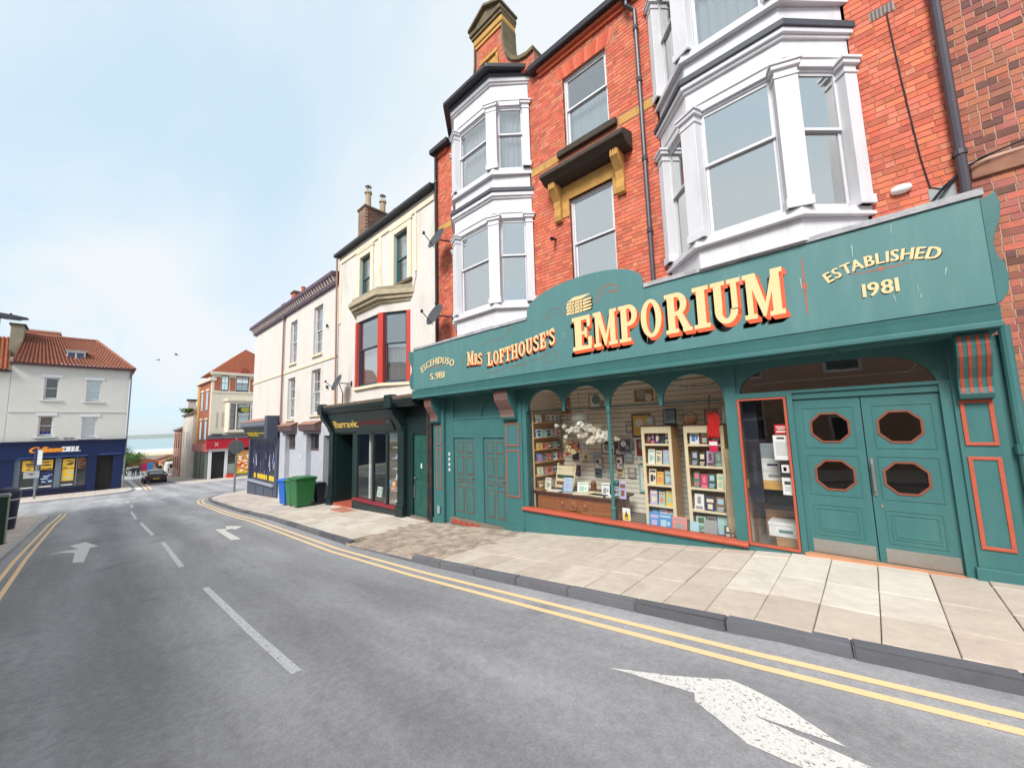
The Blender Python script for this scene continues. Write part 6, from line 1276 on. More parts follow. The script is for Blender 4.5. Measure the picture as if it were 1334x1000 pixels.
for a in (1.6, 3.3, 5.0): fbox(TS_, 'mullion', flat('mull2', 70, 76, 78), PZ, (a, a+.08, -.06, -.031, -3.4, .0))
b = MB(); b.prism([(1.6, 8.55), (9.6, 8.55), (9.6, 9.0), (4.6, 11.3)], 'x', -58, -51.3); b.build('roof_gable', mat('gable_brick_far', srgb(170, 98, 72), .9, .2, 5, .4, 14), PZ)
b = MB(TF); b.lathe((0, 0, 0), [(.01, 0), (.02, .01)], 8); fbox(TF, 'gable_roundel_base', flat('roundel', 150, 66, 52), PZ, (4.2, 5.0, -.26, -.2, 8.56, 8.75), (4.35, 4.85, -.26, -.2, 8.75, 9.1))
# narrow white house and the house with red windows down the hill
def simple_house(name, label, x0, x1, y0, dep, z1, roofh, wm, rm, wins, wfm, ang=0):
    H_ = building(name, label, ((x0+x1)/2, y0+1, g((x0+x1)/2))); zb = min(g(x0), g(x1))-.5; b = MB()
    for q in rects_minus(x0, x1, zb, z1, wins): b.box(q[0], q[1], y0, y0+.25, q[2], q[3])
    b.build('wall', wm, H_); [MB().box(q, q+.2, y0+.252, y0+dep, zb, z1).build('side_wall', wm, H_) for q in (x0, x1-.2)]
    MB().prism([(y0-.2, z1), (y0+dep/2, z1+roofh), (y0+dep, z1)], 'x', x0-.1, x1+.1).build('roof', rm, H_); MB().box(x0-.1, x1+.1, y0-.22, y0-.08, z1-.12, z1-.005).build('gutter', black_m, H_)
    for (a, c, d_, e) in wins: w = MB().box(a, c, y0+.2, y0+.24, d_, d_+.05).build('window', wfm, H_); sash(w, Matrix.Identity(4), a+.002, c-.002, d_+.052, e-.002, wfm, glass_up, y=y0+.06, net=(0, .5))
    return H_
WHs = simple_house('white_house', 'narrow white rendered house with plants at its gutter, beyond the red corner shop', -66, -58.6, 1.3, 7, 4.4, 2.2, mat('white_render', srgb(226, 220, 210), .9, .08, 2, dirt=.4, dirtcol=srgb(150, 140, 126), dscale=.7), mat('brown_roof', srgb(128, 92, 80), .9, .2, 4), [(-65, -64.2, .2, 2.2), (-62.6, -61.8, .2, 2.2)], white_d)
MB().box(-66.0, -65.2, 1.6, 2.4, 4.4, 6.3).build('chimney', flat('stack_white', 210, 206, 200, .9), WHs); MB().box(-66.1, -65.1, 1.5, 2.5, 6.3, 6.5).build('chimney_cap', stone_dk, WHs)
RH = simple_house('red_window_house', 'small pale house with tall red window frames farthest down on the right', -72.5, -66.3, 1.2, 6, 2.6, 1.6, mat('pink_brick_far', srgb(200, 160, 142), .9, .1, 3), MATS['brown_roof'], [(-72, -71, -2.6, -1.0), (-70.4, -69.4, -2.6, -1.0), (-68.4, -67.4, -2.6, -1.0), (-72, -71, .1, 2.1), (-70.4, -69.4, .1, 2.1), (-68.4, -67.4, .1, 2.1)], flat('far_red', 150, 52, 52))

# ---- bookmaker's house on the left, and its neighbour
def pantiles(name, parent, A, B_, Cc, Dd, cols, rows, m, amp=.075, step=.09):
    """A eave-left, B eave-right, C ridge-right, D ridge-left"""
    A, B_, Cc, Dd = map(Vector, (A, B_, Cc, Dd)); nrm = (B_-A).cross(Dd-A).normalized(); b = MB(); S = 6; pts = []; rr = []
    for j in range(rows):
        for tt in (0, .999): rr.append(((j+tt)/rows, (step*(1-tt))))
    nx = cols*S
    for v, lift in rr:
        for i in range(nx+1):
            u = i/nx; p = (A*(1-u)+B_*u)*(1-v)+(Dd*(1-u)+Cc*u)*v; pts.append(tuple(p+nrm*(lift+amp*math.sin(2*math.pi*(i % S)/S))))
    w = nx+1; b.add(pts, [(j*w+i, j*w+i+1, (j+1)*w+i+1, (j+1)*w+i) for j in range(len(rr)-1) for i in range(nx)])
    return b.build(name, m, parent, kind='stuff')
tile_m = mat('pantile', srgb(148, 96, 78), .85, .28, 5, .2, 30, dirt=.5, dirtcol=srgb(118, 88, 58), dscale=.8); tile_o = mat('orange_pantile', srgb(172, 108, 76), .85, .25, 4, .2, 30, dirt=.5, dirtcol=srgb(150, 110, 64), dscale=.7)
BH = building('bookmaker_house', 'white rendered house with red pantile roof over a navy blue betting shop', (-54, -8, -2.8))
BX = -50.6; TB = frame(Vector((BX, 0, 0)), math.pi/2); wr = mat('white_house_render', srgb(204, 202, 196), .9, .04, 2, .1, 20, dirt=.2, dirtcol=srgb(206, 200, 186), dscale=.7)
HB = [(-9.65, -8.84, 5.12, 7.0), (-7.25, -6.36, 5.05, 6.93), (-9.76, -8.96, 2.05, 3.77), (-7.33, -6.45, 1.85, 3.66)]
b = MB(TB)
for q in rects_minus(-11.4, -4.6, 1.6, 8.05, HB): b.box(q[0], q[1], 0, .3, q[2], q[3])
b.build('front_wall', wr, BH); [MB().box(*q).build('side_wall', wr, BH) for q in ((-60, -50.9, -4.9, -4.6, -3.2, 8.05), (-60, -50.9, -11.4, -11.1, -3.2, 8.0), (-60.3, -60, -11.4, -4.6, -3.2, 8.05))]
for k, (a, c, d_, e) in enumerate(HB):
    fbox(TB, 'lintel', white_d, BH, (a-.18, c+.18, -.05, -.001, e, e+.24)); fbox(TB, 'sill', white_d, BH, (a-.2, c+.2, -.12, .2, d_-.12, d_)); w = fbox(TB, 'window', white_d, BH, (a, c, .25, .3, d_, d_+.05)); sash(w, TB, a+.002, c-.002, d_+.052, e-.002, white_d, glass_up if k else glass_dk, y=.12, fw=.07, net=(None, (0, 1), (.35, 1), (0, 1))[k]); 
    if k == 2:
        for j in range(3): fbox(TB, 'blue_card', flat('blue_card', 30, 50, 130), w, (a+.12+j*.21, a+.28+j*.21, .16, .165, d_+.18, d_+.42))
interior_box(BH, -53.5, -50.92, -11.0, -5.0, 1.7, 4.4, room); interior_box(BH, -53.5, -50.92, -11.0, -5.0, 4.6, 7.9, room)
fbox(TB, 'string_course', wr, BH, (-11.4, -4.6, -.06, -.001, 4.05, 4.2)); fbox(TB, 'gutter', mat('maroon_gutter', srgb(70, 40, 46), .5), BH, (-11.5, -4.4, -.40, -.02, 7.94, 8.13)); b = MB(); b.tube([(-50.5, -4.5, 7.9), (-50.5, -4.5, -2.7)], .06, 8); b.build('drainpipe', mat('grey_drain', srgb(120, 122, 130), .6), BH)
pantiles('roof_tiles', BH, (-50.25, -11.45, 8.06), (-50.25, -4.35, 8.06), (-53.8, -6.9, 10.95), (-53.8, -11.2, 10.95), 30, 15, tile_m)
pantiles('roof_tiles', BH, (-50.3, -4.3, 8.06), (-60, -4.3, 8.06), (-56.5, -6.9, 10.95), (-53.8, -6.9, 10.95), 34, 15, tile_m)
b = MB(); b.tube([(-50.25, -4.35, 8.16), (-53.8, -6.9, 11.05)], .12, 8); b.tube([(-53.8, -6.9, 11.05), (-53.8, -11.2, 11.05)], .12, 8); b.build('ridge_tiles', tile_m, BH)
chm = MB().box(-54.4, -52.6, -11.9, -11.2, 8.3, 11.55).build('chimney', mat('grey_chimney', srgb(140, 130, 112), .9, .15, 3), BH); MB().box(-54.5, -52.5, -12.0, -11.1, 11.55, 11.7).build('chimney_cap', stone_dk, chm)
# dormer
dm = MB(); dm.box(-52.4, -51.2, -8.62, -7.52, 8.45, 9.45); dmo = dm.build('dormer', white_d, BH); fbox(frame(Vector((-51.2, 0, 0)), math.pi/2), 'dormer_frame', white_d, dmo, (-8.65, -7.5, -.05, -.001, 8.45, 8.6), (-8.65, -7.5, -.05, -.001, 9.35, 9.48), (-8.12, -8.04, -.05, -.001, 8.6, 9.35)); 
for a, c in ((-8.55, -8.13), (-8.03, -7.6)): fbox(frame(Vector((-51.2, 0, 0)), math.pi/2), 'glass_pane', flat('dormer_glass', 70, 74, 92, .1), dmo, (a, c, -.03, -.002, 8.6, 9.35))
MB().box(-53, -51.05, -8.72, -7.42, 9.481, 9.55).build('dormer_roof', lead, dmo)
# navy shopfront
NB = fbox(TB, 'fascia', blue_n, BH, (-11.9, -4.55, -.20, .3, .22, 1.52)); fbox(TB, 'fascia_cornice', blue_n2, BH, (-11.9, -4.45, -.34, .3, 1.522, 1.66)); fbox(TB, 'fascia_mould', flat('pale_navy', 60, 90, 150), NB, (-10.6, -6.8, -.24, -.201, .30, .36), (-6.1, -4.7, -.24, -.201, .34, .40))
put_text(NB, 'Callinum', flat('sign_amber', 240, 152, 40), TB @ Matrix.Translation((-9.22, -.205, .74)), .66, width=1.75, gap=.03, slant=.35, bold=.05, shadow=(.02, -.04, flat('amber_dark', 150, 60, 30))); put_text(NB, 'DELL', paper, TB @ Matrix.Translation((-7.82, -.205, .72)), .62, width=1.0, gap=.05, slant=.1, bold=.06)
[fbox(TB, 'shop_pillar', blue_n, BH, q) for q in ((-11.9, -10.75, -.12, .3, -3.2, .22), (-6.85, -6.25, -.12, .3, -3.2, .22), (-5.25, -4.6, -.12, .3, -3.2, .22))]; fbox(TB, 'plinth', blue_n2, BH, (-10.75, -6.85, -.14, .3, -3.2, -2.35)); fbox(TB, 'plinth_mould', blue_n, BH, (-10.75, -6.85, -.20, .3, -2.349, -2.25))
gsl = flat('slate_frame', 104, 116, 132); shw = fbox(TB, 'shop_window', gsl, BH, (-10.75, -10.45, .0, .2, -2.25, .22), (-9.70, -9.45, .0, .2, -2.25, .22), (-8.62, -8.28, -.02, .2, -2.25, .22), (-7.45, -7.38, .02, .2, -2.25, .22))
for a, c in ((-10.45, -9.70), (-9.45, -8.62), (-8.28, -7.45), (-7.38, -6.85)): fbox(TB, 'glass_pane', glass_dk, shw, (a, c, .10, .11, -2.25, .22))
interior_box(BH, -53, -50.8, -10.7, -5.0, -2.8, .22, room_dk, 'shop_room')
for i, (a, c, z0, z1, cs) in enumerate(((-10.35, -9.75, -.75, .1, ('yellow', 'black')), (-9.4, -8.75, -.7, .1, ('yellow', 'black')), (-8.22, -7.55, -.7, .1, ('yellow', 'black')), (-7.35, -6.9, -.8, .1, ('brown', 'black')), (-9.4, -8.7, -1.85, -.85, ('navy', 'pale blue')), (-8.22, -7.55, -1.75, -.75, ('yellow', 'mint')))):
    pnl = fbox(TB, 'window_poster', cmat(cs[0]), shw, (a, c, .06, .07, z0, z1)); b = MB(TB); r = random.Random(i)
    for k in range(7): xx = r.uniform(a+.03, c-.15); zz = r.uniform(z0+.03, z1-.15); MB(TB).box(xx, min(c-.02, xx+r.uniform(.1, .4)), .055-.0005*k, .0595, zz, zz+r.uniform(.03, .11)).build('poster_print', cmat(cs[1]), shw)
for a in (-10.35, -9.4, -8.22): fbox(TB, 'white_strip', paper, shw, (a, a+.66, .05, .07, -2.12, -2.04))
fbox(TB, 'doorway', room_dk, BH, (-6.25, -5.25, .8, .85, -3.0, .22)); fbox(TB, 'entrance_door', glass_dk, BH, (-5.7, -5.28, .35, .36, -2.75, .1)); fbox(TB, 'vent_plate', flat('vent_grey', 130, 120, 120), BH, (-8.3, -8.05, -.02, -.001, 1.76, 1.9), (-7.98, -7.73, -.02, -.001, 1.76, 1.9))
BN = building('orange_roof_house', 'cream house with mossy orange pantile roof at the far left edge', (-54, -15, -3)); b = MB(TB); b.box(-22, -11.42, .02, .3, -3.2, 7.4); b.build('front_wall', wr, BN); fbox(TB, 'gutter', MATS['maroon_gutter'], BN, (-22, -11.45, -.25, -.02, 7.28, 7.42)); fbox(TB, 'fascia', blue_n, BN, (-22, -11.95, -.18, .0, .1, 1.6)); fbox(TB, 'shopfront', blue_n2, BN, (-22, -11.95, -.12, .0, -3.2, .1))
pantiles('roof_tiles', BN, (-50.25, -22, 7.42), (-50.25, -11.5, 7.42), (-54.4, -12.0, 10.75), (-54.4, -22, 10.75), 44, 16, tile_o); b = MB(); b.box(-51.5, -51.1, -11.6, -11.35, 8.0, 8.6); b.build('verge_flashing', lead, BN); b = MB(); b.box(-60, -54.5, -22, -12, 7, 10.7); b.build('rear_mass', wr, BN)
RBk = building('rear_brick_building', 'reddish brick wall top showing behind the pantile ridge', (-62, -11, -3)); MB().box(-66, -60.5, -12.6, -9.6, -4, 12.6).build('wall', mat('far_brick_wall', srgb(196, 122, 96), .9, .2, 4), RBk); MB().box(-66.1, -60.4, -12.7, -9.5, 12.6, 12.75).build('coping', flat('coping', 190, 150, 130), RBk)

# terrace across the street behind the camera (seen in the window reflections)
OT = building('opposite_terrace', 'brick terrace across the street mirrored in the shop windows', (-8, -12, -.6)); TO = frame(Vector((0, -11.2, 0)), math.pi)
HO = [(x, x+1.1, z, z+1.8) for x in (-12, -9, -6, -3, 0, 3, 6, 9, 12, 15, 18, 21, 24, 27) for z in (.9, 3.4)]
b = MB(TO)
for q in rects_minus(-14, 30, -3, 5.8, HO): b.box(q[0], q[1], 0, .3, q[2], q[3])
b.build('wall', mat('opposite_brick', srgb(170, 140, 122), .9, .15, 3), OT)
for h in HO: fbox(TO, 'window', white_d, OT, (h[0], h[0]+.1, .1, .2, h[2], h[3]), (h[1]-.1, h[1], .1, .2, h[2], h[3]), (h[0]+.1, h[1]-.1, .1, .2, h[3]-.1, h[3]), (h[0]+.1, h[1]-.1, .1, .2, h[2], h[2]+.1), (h[0]+.1, h[1]-.1, .1, .2, (h[2]+h[3])/2-.04, (h[2]+h[3])/2+.04)); fbox(TO, 'glass_pane', flat('opp_glass', 60, 66, 74, .1), OT, (h[0]+.1, h[1]-.1, .15, .16, h[2]+.1, h[3]-.1))
MB(TO).prism([(-.2, 5.8), (4, 7.6), (8, 5.8)], 'x', -14, 30).build('roof', slate, OT)
# ================================================================ 6. STREET FURNITURE, VEHICLES, PEOPLE, FAR LAND
def dish(x, z, label, ydrop=.12, wally=.1, ang=-.75, arm=1):
    t = thing('satellite_dish', label, 'satellite dish', (x, -.34, z)); Td = Matrix.Rotation(ang, 4, 'Z') @ Matrix.Rotation(-.42, 4, 'X')
    b = MB(Td @ Matrix.Rotation(math.pi/2, 4, 'X')); b.lathe((0, 0, 0), [(.02, 0), (.15, .008), (.26, .03), (.335, .055), (.345, .058), (.335, .062), (.25, .04), (.14, .018), (.02, .01)], 24); b.build('reflector', mat('dish_grey', srgb(66, 66, 72), .5, .1, 4), t, smooth=True)
    b = MB(); p = Td @ Vector((0, -.42, -.16)); q = Td @ Vector((0, .02, -.30)); b.tube([tuple(q), tuple(p)], .012, 6); b.lathe((p.x, p.y, p.z-.03), [(.035, 0), (.04, .03), (.03, .08)], 8); b.build('receiver_arm', black_m, t)
    b = MB(); b.tube([(0, .06, 0), (.22, wally+.34-.04, -.02+ydrop*0), (.22, wally+.34, -.02)], .02, 6); b.box(.17, .27, wally+.32, wally+.339, -.12, .08); b.build('wall_bracket', black_m, t)
    return t
dish(-8.46, 7.08, 'dark satellite dish high on the brick edge, upper of the pair', ang=-.05)
dish(-8.56, 4.90, 'dark satellite dish just above the teal sign, lower of the pair', ang=-.05)
d3 = dish(-14.85, 3.62, 'dark satellite dish on a pole above the dark green shopfront', ang=-.05)
b = MB(); b.tube([(-14.85, -.28, 3.58), (-14.72, -.2, 3.2), (-15.1, -.05, 2.72)], .022, 6); o = b.build('pole', mat('rusty_pole', srgb(110, 60, 52), .7), None); o.parent = d3; o.matrix_parent_inverse = Matrix.Translation(d3.location).inverted()
# wheelie bins
def wheelie(x, y, col, label, h=1.06, w=.58, d=.72, rz=0):
    t = thing('wheelie_bin', label, 'wheelie bin', (x, y, g(x)+.004), rz, 'bins against the pale building'); m_ = flat('bin_'+'_'.join(map(str, col)), *col, rough=.42)
    b = MB(); k = .80; z0 = .05
    V = [(-w/2*k, -d/2*k, z0), (w/2*k, -d/2*k, z0), (w/2*k, d/2*k, z0), (-w/2*k, d/2*k, z0), (-w/2, -d/2, h-.09), (w/2, -d/2, h-.09), (w/2, d/2, h-.09), (-w/2, d/2, h-.09)]
    b.add(V, [(0, 3, 2, 1), (4, 5, 6, 7), (0, 1, 5, 4), (1, 2, 6, 5), (2, 3, 7, 6), (3, 0, 4, 7)]); b.build('body', m_, t, bevel=.03)
    b = MB(); b.box(-w/2-.02, w/2+.02, -d/2-.02, d/2+.02, h-.089, h-.05); b.build('rim', m_, t, bevel=.012)
    b = MB(); b.prism([(-d/2-.05, h-.049), (-d/2-.04, h-.01), (-d/4, h+.03), (d/2, h+.02), (d/2+.03, h-.049)], 'x', -w/2-.03, w/2+.03); b.build('lid', m_, t, bevel=.012); MB().tube([(-w/2+.05, d/2+.05, h-.06), (w/2-.05, d/2+.05, h-.06)], .018, 8).build('handle', m_, t)
    for s in (-1, 1): MB(Matrix.Translation((s*w*.42, d/2*.8, .1)) @ Matrix.Rotation(math.pi/2, 4, 'Y')).lathe((0, 0, -.025), [(.06, 0), (.1, .005), (.1, .045), (.06, .05)], 14).build('wheel', black_m, t)
wheelie(-18.95, -.62, (26, 100, 190), 'bright blue wheelie bin, leftmost against the pale building', 1.08, .62, .7, rz=.1); wheelie(-18.10, -.62, (44, 110, 62), 'green wheelie bin in the middle, between blue bin and larger green bin', 1.08)
wheelie(-17.15, -.70, (40, 106, 58), 'large green wheelie bin nearest the dark green shop', 1.16, .82, .76); wheelie(-17.12, -.06, (38, 46, 62), 'dark wheelie bin half hidden behind the large green bin', .86, .46, .34)
# sign posts
def post(x, y, z1, label, name='sign_post', cat='sign'):
    t = thing(name, label, cat, (x, y, g(x))); h = z1-g(x); b = MB(); b.lathe((0, 0, 0), [(.06, 0), (.06, 1.1), (.04, 1.14), (.04, h), (.02, h+.03)], 12); b.build('pole', galv, t); return t, h
t, h = post(-30.2, -.27, 1.52, 'grey pole with the plain back of a round sign at the corner'); T = Matrix.Translation((.06, 0, 2.86)) @ Matrix.Rotation(math.pi/2, 4, 'Y') @ Matrix.Rotation(math.pi/8, 4, 'Z')
b = MB(T); b.lathe((0, 0, -.01), [(.46, 0), (.46, .012), (.43, .016)], 8); b.build('sign_plate', mat('sign_back', srgb(96, 100, 102), .6, .1, 4), t)
for z in (2.62, 3.06): MB().box(.02, .055, -.3, .3, z, z+.04).build('sign_rail', galv, t)
t, h = post(-46.8, -9.35, 1.05, 'thin grey pole with a narrow blade sign before the navy shop'); 
b = MB(frame(Vector((0, 0, 0)), .5)); b.box(-.02, .0, -.22, .22, 2.5, 3.65); b.build('blade_sign', flat('blade_blue', 70, 72, 120), t); b = MB(frame(Vector((.01, .0, 0)), -.75)); b.box(.03, .06, -.0, .34, 2.52, 3.62); b.build('blade_sign', flat('blade_grey', 186, 194, 190), t)
b = MB(); b.box(.05, .08, -.62, .14, 1.55, 2.05); b.build('grey_plate', flat('plate_grey', 168, 176, 176), t); MB().prism([(-.45, 1.92), (-.03, 1.92), (-.24, 1.75)], 'x', .081, .085).build('plate_mark', flat('mark_brown', 120, 92, 90), t)
# street lamp at the left edge
t = thing('street_lamp', 'grey street lamp with a flat head at the top left edge', 'street lamp', (-27, -9.66, g(-27))); h = 7.15-g(-27)
MB().lathe((0, 0, 0), [(.09, 0), (.09, 1.2), (.06, 1.25), (.05, h), (.03, h+.05)], 12).build('column', galv, t); b = MB(); b.prism([(-.05, h-.10), (.22, h-.14), (.45, h-.12), (.80, h-.06), (.78, h+.0), (.4, h+.06), (-.05, h+.10)], 'x', -.14, .14); b.build('lamp_head', mat('lamp_grey', srgb(74, 76, 88), .5, .1, 4), t, bevel=.02); MB().lathe((0, .30, h+.07), [(.04, 0), (.04, .06), (.02, .07)], 8).build('photocell', black_m, t); MB().box(-.1, .1, .2, .6, h-.145, h-.135).build('lens', flat('lens', 190, 196, 200, .2), t)
# cabinet and litter bin
t = thing('utility_cabinet', 'dark green utility cabinet cut by the left edge', 'cabinet', (-20.2, -8.75, g(-20.2))); cab = flat('cabinet_green', 30, 60, 50); 
MB().box(-.2, .2, -.5, .46, 0, 1.46).build('body', cab, t, bevel=.015); b = MB(); b.prism([(-.54, 1.46), (.50, 1.46), (.46, 1.54), (-.5, 1.54)], 'x', -.24, .24); b.build('lid', flat('cabinet_lid', 128, 140, 132), t); MB().box(.201, .215, -.45, .0, .15, 1.4).build('door', cab, t, bevel=.004); MB().box(-.21, .21, .461, .475, .05, 1.42).build('side_panel', flat('cabinet_side', 120, 134, 112), t); MB().box(-.24, .24, -.54, .5, -.3, -.0).build('base', MATS['step_concrete'], t)
t = thing('litter_bin', 'navy litter bin with silver bands beside the green cabinet', 'litter bin', (-25.1, -8.72, g(-25.1))); nb = flat('bin_navy', 40, 40, 66, .4)
MB().lathe((0, 0, 0), [(.22, 0), (.25, .05), (.30, 1.1), (.30, 1.18)], 18).build('body', nb, t, smooth=False); MB().lathe((0, 0, 1.18), [(.30, 0), (.33, .02), (.33, .22), (.30, .32), (.2, .40), (.05, .43)], 18).build('hood', nb, t)
for z in (.42, 1.12): MB().lathe((0, 0, z), [(.285 if z < 1 else .306, 0), (.285 if z < 1 else .31, .05)], 18).build('silver_band', flat('silver', 200, 202, 206, .3), t)
# red crate and sandwich board by the corner shop
b = MB(); b.box(-.35, .35, -.3, .3, 0, .35); b.box(-.31, .31, -.26, .26, .36, .38, 1); place(b.mesh('red_crate', [flat('crate_red', 206, 56, 40), flat('crate_dark', 120, 40, 30)]), 'red_crate', None, (-51.0, 3.65, g(-51)+.001), label='small red crate outside the red corner shop door', category='crate')

# the dark car driving away
car = thing('hatchback_car', 'dark purple hatchback car driving away down to the sea', 'car', (-58.5, -1.75, g(-58.5)-.1)); paint = mat('car_paint', srgb(44, 30, 52), .25, .05, 3, coat=.6); cg = flat('car_glass', 30, 34, 42, .08); tyre = flat('tyre', 26, 26, 28, .8)
def loft(secs, name, m, parent, caps=True):
    n = len(secs[0]); b = MB(); pts = [p for s_ in secs for p in s_]
    b.add(pts, [(i*n+k, i*n+(k+1) % n, (i+1)*n+(k+1) % n, (i+1)*n+k) for i in range(len(secs)-1) for k in range(n)]+[tuple(range(n-1, -1, -1)), tuple((len(secs)-1)*n+k for k in range(n))]); o = b.build(name, m, parent, smooth=True); o.modifiers.new('sub', 'SUBSURF').levels = 1; o.modifiers['sub'].render_levels = 2; return o
def sec(x, hw, z0, z1, r=.12): return [(x, -hw+r, z0), (x, hw-r, z0), (x, hw, z0+r), (x, hw, z1-r), (x, hw-r, z1), (x, -hw+r, z1), (x, -hw, z1-r), (x, -hw, z0+r)]
body = loft([sec(2.0, .74, .32, .78), sec(1.95, .84, .25, .92), sec(1.5, .87, .22, .98), sec(.5, .88, .2, .98), sec(-.8, .88, .2, .95), sec(-1.7, .86, .22, .86), sec(-2.0, .78, .28, .68)], 'body', paint, car)
gh = loft([sec(1.86, .70, .90, 1.0, .05), sec(1.45, .66, .92, 1.36, .1), sec(1.0, .64, .92, 1.47, .12), sec(-.1, .64, .92, 1.48, .12), sec(-1.05, .70, .90, 1.02, .05)], 'cabin', paint, car)
MB().add([(1.90, -.56, 1.0), (1.90, .56, 1.0), (1.60, .52, 1.32), (1.60, -.52, 1.32)], [(0, 1, 2, 3)]).build('rear_window', flat('rear_glass', 150, 160, 170, .08), car)
for s in (-1, 1):
    MB().add([(1.2, s*.70, 1.02), (-.7, s*.72, 1.0), (-.1, s*.665, 1.38), (1.0, s*.665, 1.38)], [(0, 1, 2, 3)]).build('side_window', cg, car); MB().box(1.86, 2.0, s*.62-.17, s*.62+.17, .74, .92).build('tail_light', flat('tail_red', 140, 20, 26, .2), car, bevel=.02); MB().box(-.45, -.25, s*.92-.09, s*.92+.09, .95, 1.08).build('wing_mirror', paint, car, bevel=.02)
    for xx in (1.25, -1.3): wl = MB(Matrix.Translation((xx, s*.80, .30)) @ Matrix.Rotation(math.pi/2, 4, 'X')).lathe((0, 0, -.11), [(.2, 0), (.30, .01), (.31, .05), (.31, .17), (.30, .21), (.2, .22)], 20).build('wheel', tyre, car); MB(Matrix.Translation((xx, s*.92, .30)) @ Matrix.Rotation(math.pi/2, 4, 'X')).lathe((0, 0, -.01), [(.19, 0), (.19, .02)], 16).build('rim', galv, wl)
MB().box(1.9, 2.06, -.80, .80, .30, .55).build('bumper', paint, car, bevel=.05); MB().box(2.061, 2.07, -.26, .26, .50, .62).build('number_plate', flat('plate_yellow', 232, 200, 60), car); MB().box(2.02, 2.07, -.5, .5, .2, .29).build('exhaust_trim', flat('trim_dark', 30, 30, 34), car)
# far vehicles and hoardings down the street
def van(x, y, w, h, l_, m_, label, kind='van'):
    t = thing('parked_'+kind, label, kind, (x, y, g(x))); b = MB(); b.prism([(l_/2, .3), (l_/2, h), (-l_*.25, h), (-l_*.42, h*.62), (-l_/2, h*.55), (-l_/2, .3)], 'y', -w/2, w/2); b.build('body', m_, t, bevel=.08); MB().box(l_/2+.005, l_/2+.02, -w*.36, w*.36, h*.62, h*.9).build('rear_window', cg, t)
    for s in (-1, 1):
        for xx in (l_*.3, -l_*.3): MB(Matrix.Translation((xx, s*w*.46, .3)) @ Matrix.Rotation(math.pi/2, 4, 'X')).lathe((0, 0, -.1), [(.2, 0), (.3, .02), (.3, .18), (.2, .2)], 14).build('wheel', tyre, t)
        MB().box(l_/2+.005, l_/2+.02, s*w*.43-.06, s*w*.43+.06, h*.4, h*.55).build('tail_light', flat('tail_red', 140, 20, 26, .2), t)
van(-99, -1.35, 1.7, 1.35, 4.2, flat('silver_car', 176, 174, 168, .3), 'pale silver car parked beyond the walkers', 'car'); van(-78, 1.9, 1.7, 1.9, 4.4, flat('white_van', 226, 226, 224, .3), 'white van parked below the red window house')
for i, (y0, y1, z0, z1, c, lb) in enumerate(((-.2, .62, -4.45, -3.22, (214, 30, 110), 'bright pink hoarding panel showing above the dark car'), (.66, 1.42, -4.45, -3.05, (58, 140, 206), 'sky blue hoarding panel beside the pink one'))):
    t = thing('hoarding', lb, 'hoarding', (-100, (y0+y1)/2, g(-100)), group='hoardings beyond the car'); o = Vector(t.location); T = Matrix.Translation(-o); MB(T).box(-100.06, -100, y0, y1, z0, z1).build('panel', flat('hoard_%d' % i, *c), t); 
    for yy in (y0+.08, y1-.08): MB(T).box(-100.12, -100.061, yy-.03, yy+.03, g(-100), z1).build('post', wood_d, t)
# two walkers in dark coats
def skinfig(name, label, pts, edges, radii, m_, loc, rz=0):
    me = bpy.data.meshes.new(name); me.from_pydata(pts, edges, []); o = bpy.data.objects.new(name, me); COL.objects.link(o); o.location = loc; o.rotation_euler = (0, 0, rz); me.materials.append(m_); o['label'] = label; o['category'] = 'person'
    sk = o.modifiers.new('skin', 'SKIN'); sk.use_smooth_shade = True
    for i, r in enumerate(radii): me.skin_vertices[0].data[i].radius = (r if isinstance(r, tuple) else (r, r)); me.skin_vertices[0].data[i].use_root = (i == 0)
    o.modifiers.new('sub', 'SUBSURF').levels = 1; o.modifiers['sub'].render_levels = 2; return o
def person_mat(name, coat, legs, skin, hair):
    M = bpy.data.materials.new(name); M.use_nodes = True; n = M.node_tree.nodes; l = M.node_tree.links; tcn = n.new('ShaderNodeTexCoord'); s = n.new('ShaderNodeSeparateXYZ'); l.new(tcn.outputs['Object'], s.inputs[0]); dvd = n.new('ShaderNodeMath'); dvd.operation = 'DIVIDE'; dvd.inputs[1].default_value = 1.8; l.new(s.outputs[2], dvd.inputs[0]); r = n.new('ShaderNodeValToRGB'); r.color_ramp.interpolation = 'CONSTANT'; l.new(dvd.outputs[0], r.inputs[0])
    e = r.color_ramp.elements; e[0].position = 0; e[0].color = (*srgb(*legs), 1); e[1].position = .42; e[1].color = (*srgb(*coat), 1)
    for p, c in ((.82, skin), (.90, hair)): x = e.new(p); x.color = (*srgb(*c), 1)
    l.new(r.outputs[0], n['Principled BSDF'].inputs['Base Color']); n['Principled BSDF'].inputs['Roughness'].default_value = .85; return M
FP = [(0, 0, .92), (0, 0, 1.12), (0, 0, 1.36), (0, 0, 1.47), (0, 0, 1.56), (0, .0, 1.68), (0, .20, 1.36), (.02, .27, 1.10), (-.06, .28, .86), (0, -.20, 1.36), (-.02, -.27, 1.10), (.06, -.28, .86), (0, .10, .86), (.06, .11, .48), (-.02, .11, .08), (.10, .11, .03), (0, -.10, .86), (-.10, -.11, .48), (-.14, -.11, .08), (-.02, -.11, .03)]
FE = [(0, 1), (1, 2), (2, 3), (3, 4), (4, 5), (2, 6), (6, 7), (7, 8), (2, 9), (9, 10), (10, 11), (0, 12), (12, 13), (13, 14), (14, 15), (0, 16), (16, 17), (17, 18), (18, 19)]
FR = [(.15, .18), (.14, .17), (.13, .19), .06, .085, .08, .075, .055, .04, .075, .055, .04, (.12, .12), .07, .045, .04, (.12, .12), .07, .045, .04]
